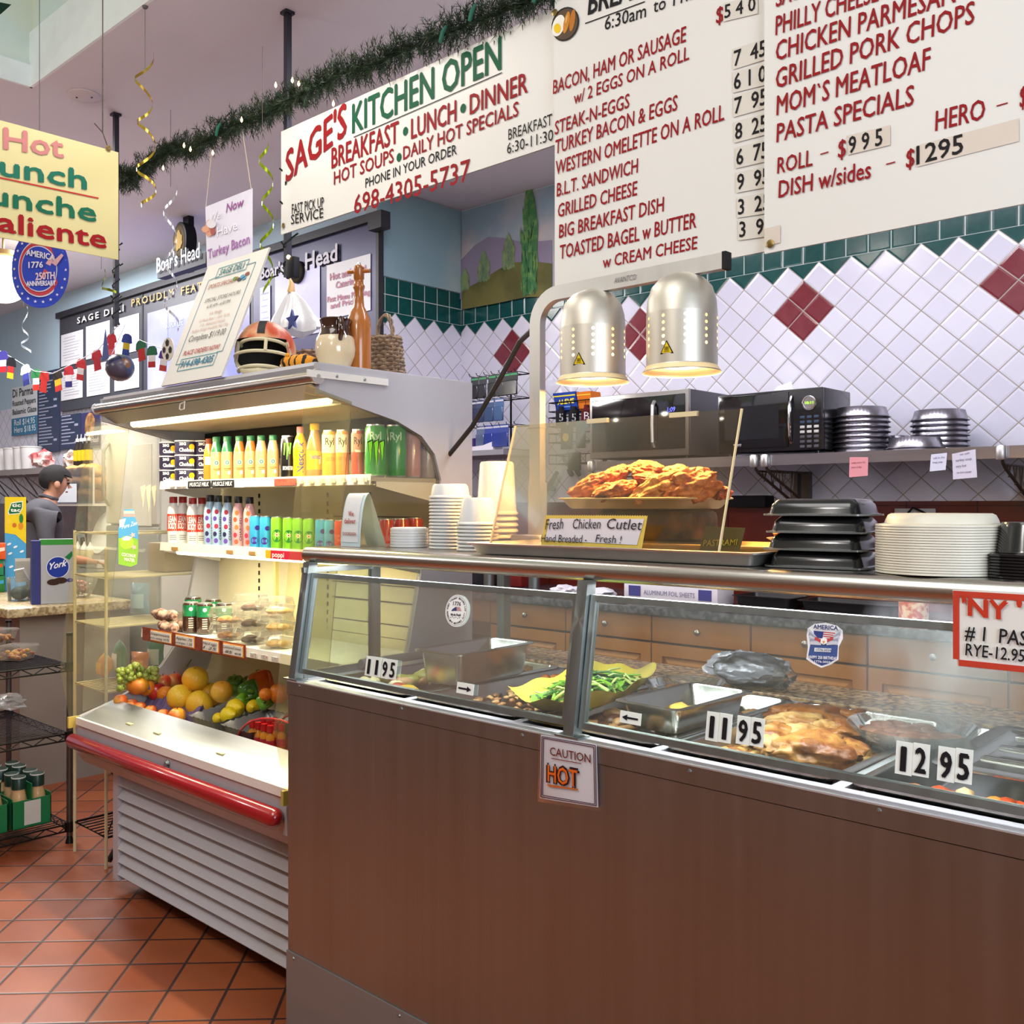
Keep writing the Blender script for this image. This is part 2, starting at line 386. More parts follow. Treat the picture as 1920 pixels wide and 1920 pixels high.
m_back = tilemat('tile_back', 0, -4.064, 1, '#c9d3da'); m_nook = tilemat('tile_nook', 1, 4.40, 2, '#aebdc4', reds=False)
m_menu = tilemat('tile_menu', 0, -4.51, -2, '#b9d4e2', reds=False)
plaster = mat('ceiling_plaster', '#dfdce3', .85, var=.04, scale=3)
struct(MB().box(-11.4, 2.6, -2.6, 4.6, -.1, 0).build('floor', floormat(), smooth=0))
struct(MB().box(XN, 2.5, YB, YB + .1, 0, ZC).build('wall_back', m_back, smooth=0))
struct(MB().box(XN - .1, XN, YN, YB, 0, ZC).build('wall_nook', m_nook, smooth=0))
struct(MB().box(XL0, XN - .1, YN, YN + .1, 0, ZC).build('wall_menu', m_menu, smooth=0))
sky_wall = skymat('painted_sky_wall', '#9cc9de', '#7fb4d0', '#e9eef0', 1.1)
struct(MB().box(XL0 - .1, XL0, -2.5, YN + .1, 0, ZC).build('wall_left', sky_wall, smooth=0))
wood_wall = mat('store_wall', '#7d6a5a', .6, var=.2, scale=2)
struct(MB().box(XL0, 2.5, -2.6, -2.5, 0, ZC + .9).build('wall_front', wood_wall, smooth=0))
w = MB()
for q in ((-2.5, -1.2), (1.4, 4.4)): w.box(2.4, 2.5, q[0], q[1], 0, ZC + .9)
w.box(2.4, 2.5, -1.2, 1.4, 0, .7).box(2.4, 2.5, -1.2, 1.4, 2.7, ZC + .9); struct(w.build('wall_right', wood_wall, smooth=0))
fr = MB()
for y in (-1.2, .08, 1.36): fr.box(2.38, 2.46, y, y + .05, .7, 2.7)
fr.box(2.38, 2.46, -1.2, 1.4, .7, .75).box(2.38, 2.46, -1.2, 1.4, 2.65, 2.7)
wi = struct(fr.build('window_1', mat('window_frame', '#3a3a3c', .4), smooth=0))
MB().box(2.41, 2.416, -1.2, 1.4, .75, 2.65).build('pane', clear('window_glass', haze=.0), wi, smooth=0)
# ceiling with a raised painted tray over the shop floor
TX0, TX1, TY0, TY1, TZ = -4.62, 2.3, -2.4, 1.78, 4.0
c = MB().box(XL0, 2.5, TY1, 4.5, ZC, ZC + .08).box(XL0, TX0, -2.6, TY1, ZC, ZC + .08).box(TX0, 2.5, -2.6, TY0, ZC, ZC + .08).box(TX1, 2.5, TY0, TY1, ZC, ZC + .08)
struct(c.build('ceiling', plaster, smooth=0))
tray = skymat('painted_sky_tray', '#c6e2de', '#e8efe8', '#e6dfc0', .9)
t = MB().box(TX0 - .06, TX1, TY1, TY1 + .06, ZC + .08, TZ).box(TX0 - .06, TX0, TY0, TY1, ZC + .08, TZ).box(TX1, TX1 + .06, TY0, TY1, ZC + .08, TZ).box(TX0, TX1, TY0 - .06, TY0, ZC + .08, TZ).box(TX0 - .06, TX1, TY0, TY1 + .06, TZ, TZ + .06)
struct(t.build('ceiling_tray', tray, smooth=0))
tw = mat('tray_trim', '#eef7f7', .6)
struct(MB().box(TX0, TX1, TY1 - .012, TY1, ZC, ZC + .25).box(TX0, TX0 + .012, TY0, TY1, ZC, ZC + .1).build('trim_tray', tw, smooth=0))
# painted landscape mural above the tiles
def mural():
 o = thing('wall_mural', 'painted landscape mural of hills and cypress trees above the green tile border', 'mural')
 MB().box(XN + .012, -2.6, YB - .010, YB - .002, 2.664, ZC - .01).build('painted_sky', skymat('mural_sky', '#8ea7b4', '#7c98a6', '#c2b9b6', 1.6), o, smooth=0)
 MB().box(XN + .002, XN + .010, YN + .01, YB - .012, 2.768, ZC - .01).build('painted_sky', skymat('mural_sky_side', '#8fb0ba', '#86a5ae', '#a9bcbe', 1.6), o, smooth=0)
 def poly(name, pts, m, off):
  q = [aty(x, y, YB - off) for x, y in pts]
  MB().add(q, [tuple(range(len(q)))]).build(name, m, o, smooth=0)
 poly('painted_mountain', [(816, 552), (836, 520), (862, 490), (890, 460), (915, 444), (945, 446), (985, 455), (1035, 450), (1035, 520), (868, 562)], mat('mural_mauve', '#8b8296', .7, var=.1, scale=4), .013)
 poly('painted_hill', [(866, 580), (866, 545), (900, 527), (935, 505), (960, 492), (1000, 490), (1035, 494), (1035, 556), (985, 557), (925, 570)], mat('mural_hill', '#5b5a2c', .7, col2='#74703a', scale=5), .016)
 def tree(cx, y0, y1, w, m, seed, off):
  r = random.Random(seed); b = MB(); N = 170
  A = aty(cx, y0, YB - off); B = aty(cx, y1, YB - off); H = A.z - B.z
  for i in range(N):
   f = i / N; z = B.z + H * (.02 + .95 * f); hw = w * H * (math.sin(min(1, (1 - f) * 1.35 + .02) * PI * .62)) * (.7 + .3 * r.random())
   for s in (-1, 1):
    x = B.x + s * hw * r.random(); L = H * (.07 + .05 * r.random())
    b.add([(x - .005, A.y, z - L * .3), (x + .005, A.y, z - L * .3), (x + s * hw * .12, A.y - .0004 * (i % 3), z + L)], [(0, 1, 2)])
  b.build('painted_cypress', m, o, smooth=0)
 g1 = mat('mural_green', '#3f7a45', .7, col2='#6b9a52', scale=20); g2 = mat('mural_sage', '#6f8a63', .7, col2='#8aa06a', scale=20)
 tree(992, 330, 552, .105, g1, 1, .019); tree(992, 385, 552, .10, mat('mural_dark', '#2f5f3c', .7), 5, .018)
 tree(953, 440, 505, .26, g2, 2, .018); tree(907, 472, 528, .30, g2, 3, .018); tree(872, 505, 545, .3, g2, 4, .018)
mural()
# ---------------------------------------------------------------- stainless steam table counter
def brushed(name, col, r0, r1, st, an=0.):
 m, p, xyz, tc = newmat(name); n = noise(tc, 40, 4, st); p.inputs['Metallic'].default_value = 1.
 c = mixc(n, col[0], col[1]); NX.nt.links.new(c.k, p.inputs['Base Color']); r = n * (r1 - r0) + r0; NX.nt.links.new(r.k, p.inputs['Roughness'])
 if an: tg = m.node_tree.nodes.new('ShaderNodeTangent'); tg.direction_type = 'RADIAL'; tg.axis = 'Z'; p.inputs['Anisotropic'].default_value = an; NX.nt.links.new(tg.outputs[0], p.inputs['Tangent'])
 return m
steel = brushed('brushed_steel', ('#929b99', '#a8afac'), .34, .46, (1, 1, .02), .7)
steel_h = brushed('brushed_steel_long', ('#b3afaa', '#c6c2bc'), .20, .34, (.02, 1, 1))
steel_d = mat('kick_steel', '#85827f', .5, metal=.45, var=.06, scale=30, stretch=(.2, 1, 1))
ledge_m = mat('ledge_steel', '#d3d6da', .34, metal=.65, var=.03, scale=30, stretch=(.1, 1, 1))
pan_steel = brushed('pan_steel', ('#b9b8b4', '#cfcdc8'), .16, .30, (1, 1, .3))
alum = brushed('aluminium', ('#cfcfcd', '#dedcd8'), .38, .5, (1, 1, .2))
cglass = clear('counter_glass', '#f4faf6', .022, '#d8dcd4', 1.)
CX0, CX1, CY, LZ, TZ_ = -2.17, .55, 1.483, .943, 1.29
def lean(z): return 1.497 + (z - LZ) * .155      # the sneeze guard leans back
def counter():
 o = thing('steam_table_counter', 'long stainless steel steam table counter with a leaning glass front', 'counter')
 MB().box(CX0, CX1, CY, CY + .02, .235, .905).build('front_panel', steel, o, smooth=0)
 MB().box(CX0 - .002, CX1, CY - .0025, CY + .02, .907, LZ - .003).build('front_band', steel, o, smooth=0)
 MB().box(CX0 - .003, CX1, CY - .004, CY + .02, 0.0, .234).build('kick_panel', steel_d, o, smooth=0)
 MB().box(CX0, CX0 + .02, CY + .02, 2.30, 0, LZ - .02).build('end_panel', steel, o, smooth=0)
 MB().box(CX1 - .02, CX1, CY + .02, 2.30, 0, LZ - .02).build('end_panel', steel, o, smooth=0)
 b = MB().box(CX0, CX1, CY - .004, 1.526, LZ - .0028, LZ).box(CX0, CX1, 2.118, 2.132, LZ - .02, LZ).box(CX0, -2.098, 1.526, 2.118, LZ - .02, LZ)
 for x in (-1.747, -1.395, -1.043, -.688): b.box(x - .011, x + .011, 1.526, 2.118, LZ - .02, LZ)
 b.box(-.34, CX1, 1.526, 2.118, LZ - .02, LZ); b.box(CX0 + .02, CX1 - .02, 1.51, 2.13, .74, .75)
 b.build('ledge', ledge_m, o, smooth=0)
 gr = mat('granite_shelf_stone', '#b8926a', .25, col2='#6e5442', scale=60)
 MB().rbox(CX0 + .02, CX1, 2.133, 2.33, LZ - .028, LZ + .008, .004).build('work_shelf', gr, o)
 for (x, y) in [(562, 1286), (754, 1329), (980, 1379), (1294, 1446), (1649, 1520)]:
  q = aty(x, y, CY); MB().lathe([(.0048, 0), (.0044, .002), (.001, .003)], 10, M=Matrix.Translation((q.x, CY - .002, q.z)) @ Matrix.Rotation(PI / 2, 4, 'X')).box(q.x - .0035, q.x + .0035, CY - .0056, CY - .0045, q.z - .0005, q.z + .0005).build('screw', steel, o)
 for x in (-2.14, -1.72): MB().lathe([(.004, 0), (.003, .003)], 10, M=Matrix.Translation((x, CY - .004, .222)) @ Matrix.Rotation(PI / 2, 4, 'X')).build('screw', steel, o)
 for x in (CX0 + .012, -1.222, -.28):
  w = .013
  MB().slab((x - w, lean(LZ) - w, LZ), (x + w, lean(LZ) - w, LZ), (x + w, lean(1.25) - w, 1.25), (x - w, lean(1.25) - w, 1.25), (0, 1, 0), .028).box(x - .03, x + .03, lean(LZ) - .018, lean(LZ) + .02, LZ, LZ + .004).build('post', steel, o, smooth=0)
 for x0, x1 in ((CX0 + .027, -1.238), (-1.206, -.294), (-.266, CX1)):
  def P(x, z, d=0): return (x, lean(z) + .004 + d, z)
  f = MB(); zt, zb, w = 1.222, .962, .012
  f.slab(P(x0, zt - w, -.006), P(x1, zt - w, -.006), P(x1, zt, -.006), P(x0, zt, -.006), (0, 1, 0), .014)
  f.slab(P(x0, zb, -.006), P(x1, zb, -.006), P(x1, zb + w, -.006), P(x0, zb + w, -.006), (0, 1, 0), .014)
  for xa in (x0, x1 - w): f.slab(P(xa, zb + w, -.006), P(xa + w, zb + w, -.006), P(xa + w, zt - w, -.006), P(xa, zt - w, -.006), (0, 1, 0), .014)
  fo = f.build('window_frame', steel, o, smooth=0)
  MB().slab(P(x0 + w, zb + w), P(x1 - w, zb + w), P(x1 - w, zt - w), P(x0 + w, zt - w), (0, 1, 0), .004).build('glass_pane', cglass, fo, smooth=0)
 # end window and its rear post
 MB().box(CX0, CX0 + .024, 1.75, 1.775, LZ, 1.25).build('post', steel, o, smooth=0)
 MB().slab((CX0 + .010, lean(.97) + .02, .965), (CX0 + .010, 1.75, .965), (CX0 + .010, 1.75, 1.225), (CX0 + .010, lean(1.225) + .02, 1.225), (1, 0, 0), .004).build('glass_pane', cglass, o, smooth=0)
 for za, zb in ((1.222, 1.236), (LZ, .962)): MB().box(CX0 + .006, CX0 + .018, 1.52, 1.75, za, zb).build('window_frame', steel, o, smooth=0)
 # rolled-edge top shelf
 b = MB(); prof = []
 R = .021; cy0, cz = 1.541 + R, TZ_ - R - .001
 for i in range(13):
  a = PI / 2 + PI * 1.0 * i / 12; prof.append((cy0 + R * math.cos(a), cz + R * math.sin(a)))
 poly = prof + [(cy0 + .01, cz - R), (cy0 + .012, 1.266), (2.28, 1.266), (2.28, TZ_)]
 b.prism(poly, 'x', CX0 - .022, CX1); b.build('countertop', steel_h, o, smooth=50)
 for x in (-2.10, .3): MB().box(x - .015, x + .015, 2.22, 2.25, LZ + .008, 1.266).build('rear_post', steel, o, smooth=0)
 MB().cyl((-2.0, 1.605, 1.256), (-.35, 1.605, 1.256), .009, n=10).build('strip_lamp', mat('strip_lamp_glow', '#f4f7ff', .5, emit=3.5), o)
 MB().cyl((-2.140, 1.70, .962), (-2.140, 2.20, .962), .013, n=12).build('guard_pipe', mat('grey_pipe', '#8b898b', .5, metal=.6), o)
counter()
# ---------------------------------------------------------------- open refrigerated merchandiser
ORD = ['first', 'second', 'third', 'fourth', 'fifth', 'sixth', 'seventh', 'eighth', 'ninth', 'tenth', 'eleventh', 'twelfth', 'thirteenth', 'fourteenth', 'fifteenth', 'sixteenth']
KL, KR = -3.62, -2.255
enamel = mat('case_enamel', '#b4b2b6', .45, var=.04); cream = mat('case_cream', '#e8deb8', .5, var=.05); white_p = mat('shelf_white', '#e6e3da', .45)
acryl = clear('case_acrylic', '#faf7ea', .04, '#e8e3c4', 1.); eglass = clear('case_end_glass', '#fbfbf4', .02, '#e6e6dc', 1.)
redp = mat('bumper_red', '#96101a', .22, var=.03, coat=.5)
dark = mat('dark_void', '#1b1a1a', .8)
OPEN = [(1.665, 1.712), (1.75, 1.693), (1.93, 1.655), (2.03, 1.615), (2.085, 1.56), (2.112, 1.48), (2.10, 1.40), (2.03, 1.20), (1.98, .97), (1.945, .86), (1.88, .775), (1.80, .715), (1.70, .668)]
def case():
 o = thing('refrigerated_display_case', 'open grey refrigerated display case with lit shelves and a red bumper rail', 'display case')
 # lower body with louvred grille
 g = MB().box(KL + .16, KR - .02, 1.66, 2.23, .05, .46); g.build('base', enamel, o, smooth=0)
 MB().box(KL + .20, KR - .04, 1.72, 2.20, 0, .05).build('plinth', dark, o, smooth=0)
 MB().box(KL + .16, KL + .20, 1.615, 1.66, .05, .46).box(KL + .20, KR - .02, 1.640, 1.66, .05, .09).box(KL + .20, KR - .02, 1.640, 1.66, .42, .46).build('grille_frame', enamel, o, smooth=0)
 for k in range(8):
  z = .075 + k * .046
  MB().prism([(1.612, z), (1.618, z - .003), (1.652, z + .045), (1.645, z + .048)], 'x', KL + .201, KR - .021).build('louver', enamel, o, smooth=0)
 MB().prism([(1.66, .44), (1.58, .452), (1.552, .49), (1.548, .60), (1.552, .607), (1.69, .646), (1.69, .56), (1.66, .5)], 'x', KL + .02, KR).build('front_panel', enamel, o, smooth=30)
 b = MB(); n7 = [(0, .006), (.004, .015), (.010, .021), (.020, .026)]; b.tube([(KL + .01 + d, 1.526, .543) for d, _ in n7] + [(KR - .02 - d, 1.526, .543) for d, _ in n7[::-1]], [r for _, r in n7] + [r for _, r in n7[::-1]], 18)
 b.build('bumper', redp, o)
 lip = brushed('case_lip', ('#9fa2ab', '#b3b6bd'), .26, .38, (.05, 1, 1))
 MB().prism([(1.545, .612), (1.552, .606), (1.70, .648), (1.698, .664), (1.688, .668)], 'x', KL + .02, KR).build('front_lip', lip, o, smooth=0)
 MB().box(KL + .02, KR, 1.541, 1.552, .598, .624).build('lip_trim', white_p, o, smooth=0)
 for x in (-3.32, -3.12, -2.72): MB().box(x, x + .035, 1.595, 1.62, .631, .637, M=None).build('tape_piece', mat('old_tape', '#d8d09a', .6), o, smooth=0)
 MB().lathe([(.010, 0), (.012, .006), (.006, .014)], 12, M=Matrix.Translation((-2.93, 1.552, .575)) @ Matrix.Rotation(PI / 2, 4, 'X')).box(-2.936, -2.924, 1.535, 1.55, .548, .575).build('lock', steel, o)
 # tub, curved back, perforations
 tub = [(1.692, .662), (1.696, .60), (1.78, .605), (2.00, .66), (2.075, .74), (2.115, .86), (2.125, 1.10), (2.125, 1.60)]
 t = MB()
 for i in range(len(tub) - 1):
  a, b2 = tub[i], tub[i + 1]; t.quad((KL + .02, a[0], a[1]), (KR - .01, a[0], a[1]), (KR - .01, b2[0], b2[1]), (KL + .02, b2[0], b2[1]))
 t.build('liner', cream, o, smooth=60)
 for x in (-3.30, -2.86, -2.62):
  for k in range(22): MB().box(x - .0025, x + .0025, 2.119, 2.1235, .92 + k * .03, .936 + k * .03).build('slot', dark, o, smooth=0) if k % 1 == 0 and k < 18 else None
 for z in (.955, 1.0, 1.075, 1.13, 1.20, 1.36): MB().box(-2.83, -2.37, 2.119, 2.1235, z, z + .0035).build('seam', dark, o, smooth=0)
 MB().box(KL + .022, KR - .022, 2.06, 2.128, 1.58, 1.69).build('vent_recess', dark, o, smooth=0)
 MB().box(KL + .021, KR - .021, 2.131, 2.23, .46, 1.73).build('back_panel', enamel, o, smooth=0)
 # ends: solid rear part round a glass opening
 op2 = OPEN
 for x0, x1 in ((KL, KL + .02), (KR - .02, KR)):
  poly = [(1.64, 1.80), (1.645, 1.715)] + op2 + [(1.56, .625), (1.548, .60), (1.552, .49), (1.58, .452), (1.66, .44), (2.25, .44), (2.25, 1.80)]
  MB().prism(poly, 'x', x0, x1).build('end_panel', enamel, o, smooth=0)
 for xa, gm in ((KL + .008, clear('glow_veil_glass', '#fbfbf4', .075, '#f2f2ea', 1.)), (KR - .012, eglass)):  # far pane gets whitish haze standing in for the bright glow there
  MB().prism([(1.60, 1.715)] + op2[1:] + [(1.57, .64)], 'x', xa, xa + .004).build('end_glass', gm, o, smooth=0)
 for xa in (KL - .006, KR + .001):
  MB().prism([(1.598, 1.735), (1.755, 1.70), (1.66, .80), (1.655, .66), (1.53, .605), (1.495, .80), (1.555, 1.38)], 'x', xa, xa + .004).build('acrylic_guard', acryl, o, smooth=0)
 MB().box(KR + .002, KR + .007, 1.60, 1.89, 1.758, 1.778).build('guard_strap', white_p, o, smooth=0)
 for y in (1.70, 1.80): MB().lathe([(.005, 0), (.003, .003)], 10, M=Matrix.Translation((KR + .007, y, 1.768)) @ Matrix.Rotation(PI / 2, 4, 'Y')).build('screw', steel, o)
 for xa in (KL - .004, KR - .004):
  MB().box(xa, xa + .012, 1.52, 1.56, .585, .625).build('corner_clip', mat('yellowed_clip', '#b9a24a', .5), o, smooth=0)
 # canopy
 MB().prism([(1.640, 1.795), (1.645, 1.806), (2.25, 1.806), (2.25, 1.735), (2.10, 1.70), (1.80, 1.70), (1.73, 1.74), (1.66, 1.74)], 'x', KL + .021, KR - .021).build('canopy', enamel, o, smooth=0)
 MB().tube([(KL - .01, 1.636, 1.762), (KR - .002, 1.636, 1.762)], .019, 16).build('blind_roller', steel_h, o)
 for x in (KR - .002, KL - .018): MB().cyl((x, 1.636, 1.762), (x + .008, 1.636, 1.762), .022, n=16).cyl((x + .008, 1.636, 1.762), (x + .011, 1.636, 1.762), .006, n=8).build('roller_cap', alum, o)
 MB().prism([(1.630, 1.742), (1.640, 1.742), (1.70, 1.717), (1.697, 1.709), (1.690, 1.709)], 'x', KL + .01, KR - .02).build('valance', mat('valance_grey', '#8d867f', .35, metal=.5), o, smooth=0)
 MB().tube([(KL + .10, 1.722, 1.706), (KR - .06, 1.722, 1.706)], .013, 10).build('canopy_tube', mat('canopy_tube_glow', '#fff0c4', .5, emit=5.), o)
 MB().box(KL + .05, KR - .03, 1.742, 2.06, 1.693, 1.698).build('canopy_liner', mat('canopy_liner', '#d9d2b8', .5), o, smooth=0)
 q = aty(345, 757, 1.628); MB().tube([(q.x - .018, 1.624, q.z), (q.x + .016, 1.622, q.z + .006), (q.x + .012, 1.622, q.z - .018), (q.x - .008, 1.622, q.z - .020), (q.x - .022, 1.624, q.z - .016)], .0022, 6, closed=True).build('blind_handle', white_p, o)
 # shelves
 tagm = mat('price_rail_print', '#cfe0cf', .6, col2='#d9a9a4', scale=90)
 for (z, y0, nm) in ((1.485, 1.84, 'a'), (1.25, 1.84, 'b'), (.925, 1.765, 'c')):
  s = MB().box(KL + .08, KR - .012, y0, 2.10, z - .012, z).build('shelf', white_p, o, smooth=0)
  MB().prism([(y0 - .004, z - .022), (y0, z - .022), (y0 + .002, z + .009), (y0 - .001, z + .009)], 'x', KL + .08, KR - .012).build('price_rail', mat('rail_cream', '#ece8dd', .4), s, smooth=0)
  for x in (KL + .07, KR - .016):
   MB().prism([(y0 + .02, z - .001), (y0 + .02, z - .028), (2.10, z - .075), (2.10, z - .001)], 'x', x, x + .003).build('bracket', white_p, s, smooth=0)
 MB().tube([(KL + .15, 1.875, 1.222), (KR - .10, 1.875, 1.222)], .009, 8).build('shelf_tube', mat('shelf_tube_glow', '#fff2cf', .5, emit=6.), o)
 # rail strips
 def rail(a, b, z, h, m, name='rail_label', y=1.834): MB().box(a, b, y - .002, y, z, z + h).build(name, m, o, smooth=0)
 def railpx(x0, x1, z, h, m, y=1.834): rail(aty(x0, 900, y).x, aty(x1, 900, y).x, z, h, m, y=y)
 blk = ink('#16161a'); wht = ink('#f2f2ee')
 for x0, x1 in ((353, 395), (397, 439)):
  railpx(x0, x1, 1.464, .026, blk); A = aty(x0 + 3, 900, 1.831); B = aty(x1 - 3, 900, 1.831)
  lettering('MUSCLE MILK', (A.x, 1.831, 1.470), (B.x, 1.831, 1.470), .014, (0, -1, 0), wht, o, bold=.02, shear=.2)
 railpx(455, 556, 1.464, .026, mat('rail_pink', '#ead9d2', .5, col2='#e3cfc7', scale=60)); railpx(515, 556, 1.466, .022, mat('rail_brown', '#8a3b2c', .5, col2='#c6503a', scale=50), y=1.8325)
 for x in (318, 330, 340, 560, 580, 600, 620, 640, 660, 680): railpx(x, x + 9, 1.470, .013, tagm)
 a, b = aty(499, 1040, 1.834).x, aty(568, 1040, 1.834).x; rail(a, b, 1.224, .028, ink('#c8203f')); rail(a, a + .03, 1.224, .028, ink('#e8b21e'), y=1.8335)
 A = aty(512, 1040, 1.831).x; B = aty(534, 1040, 1.831).x; lettering('poppi', (A, 1.829, 1.231), (B, 1.829, 1.231), .016, (0, -1, 0), wht, o, bold=.04)
 for x in (322, 425, 467): railpx(x, x + 12, 1.232, .012, ink('#b98f55'))
 # handwritten price strip on the low shelf
 z = .903; yb = 1.759
 def X3(px): return aty(px, 1200, yb).x
 rail(X3(268), X3(461), z - .010, .050, mat('price_strip_brown', '#7d2d1b', .6, col2='#8f4027', scale=40), 'price_strip', y=yb)
 for i, (x0, x1, l1, l2) in enumerate(((284, 323, 'Soppressata', 'w/o casing 14.95'), (331, 366, 'Apples .75', 'oranges 1.50'), (382, 412, 'Hard eggs', '1.25'), (420, 458, 'Lemons/Limes', '.85 ea'))):
  a, b = X3(x0), X3(x1); t = MB().box(a, b, yb - .004, yb - .002, z - .005, z + .036).build('price_tag', ink('#d98f33'), o, smooth=0)
  MB().box(a + .004, b - .004, yb - .006, yb - .004, z - .001, z + .032).build('tag_paper', ink('#eee9dc'), t, smooth=0)
  for l, zz in ((l1, z + .019), (l2, z + .004)): lettering(l, (a + .008, yb - .0065, zz), (b - .008, yb - .0065, zz), .009, (0, -1, 0), ink('#33302e'), t, shear=.25)
 for x in (470, 490, 510): rail(X3(x), X3(x + 12), z + .004, .014, tagm, y=yb)
 MB().tube([(X3(545) - .0, 1.80, .915), (X3(545), 1.82, .86), (X3(545) + .03, 1.83, .86), (X3(545) + .045, 1.83, .915)], .006, 6).build('yellow_strap', mat('pale_yellow', '#e7d98c', .5), o)
 MB().box(aty(498, 1100, 2.05).x, aty(498, 1100, 2.05).x + .012, 2.085, 2.10, .935, 1.235).build('shelf_prop', mat('pale_yellow', '#e7d98c', .5), o, smooth=0)
case()
def pick(px, w, yt, yb, Y, Z):
 q = aty(px, yb, Y); d = dep(q); return Vector((q.x, Y, Z)), w / 2 * d / FPX, (yb - yt) * d / FPX
def product(name, label, cat, group, loc, parts):
 t = thing(name, label, cat, loc, 0, group)
 for pn, mb, m in parts: mb.build(pn, m, t)
 return t
def prof(r, h, fr): return [(a * r, b * h) for a, b in fr]
CAN = [(.78, 0), (.97, .035), (1, .06), (1, .90), (.86, .955), (.86, .985), (.80, .985)]
BOT = [(.86, 0), (1, .03), (1, .56), (.95, .66), (.76, .79), (.62, .87), (.60, .89)]
SHAKE = [(.88, 0), (1, .03), (1, .66), (.86, .76), (.60, .84), (.60, .87)]
gl = dict(rough=.22, coat=.4)
tin = mat('can_tin', '#c9c9c9', .3, metal=.9)
def face(loc): return math.atan2(-loc.y, -loc.x)
def can(name, label, group, px, w, yt, yb, Y, Z, body, top=None, txt=(), extra=None, cat='drink can', X=None):
 loc, r, h = pick(px, w, yt, yb, Y, Z)
 if X is not None: q = atx(px, yb, X); loc = Vector((X, q.y, Z)); k = dep(q) / FPX; r, h = w / 2 * k, (yb - yt) * k
 a = face(loc); b = MB().lathe(prof(r, h, CAN), 18, [1, 0, 0, 0, 1, 1])
 L = MB()
 mats = [body, top or tin]; lm = []
 for (s, z, hh, wd, c, v) in txt:
  lm.append(ink(c)); cyltext(L, s, r, z * h, hh * h, a, len(lm) - 1, width=wd * r if wd else None, vertical=v, bold=.02)
 if extra: extra(L, r, h, a, lm)
 ps = [('body', b, mats)]
 if lm: ps.append(('printing', L, lm))
 return product(name, label, cat, group, loc, ps)
def bottle(name, label, group, px, w, yt, yb, Y, Z, shape, mis, mats, cap, capf, txt=(), extra=None, cat='bottle'):
 loc, r, h = pick(px, w, yt, yb, Y, Z); a = face(loc); lm = []; L = MB()
 for (s, z, hh, wd, c, v) in txt:
  lm.append(ink(c)); cyltext(L, s, r, z * h, hh * h, a, len(lm) - 1, width=wd * r if wd else None, vertical=v, bold=.02)
 if extra: extra(L, r, h, a, lm)
 cr, c0 = capf; ps = [('body', MB().lathe(prof(r, h, shape), 18, mis), mats), ('cap', MB().lathe(prof(r, h, [(cr, c0), (cr, .99), (cr * .9, 1)]), 14), cap)]
 if lm: ps.append(('printing', L, lm))
 return product(name, label, cat, group, loc, ps)
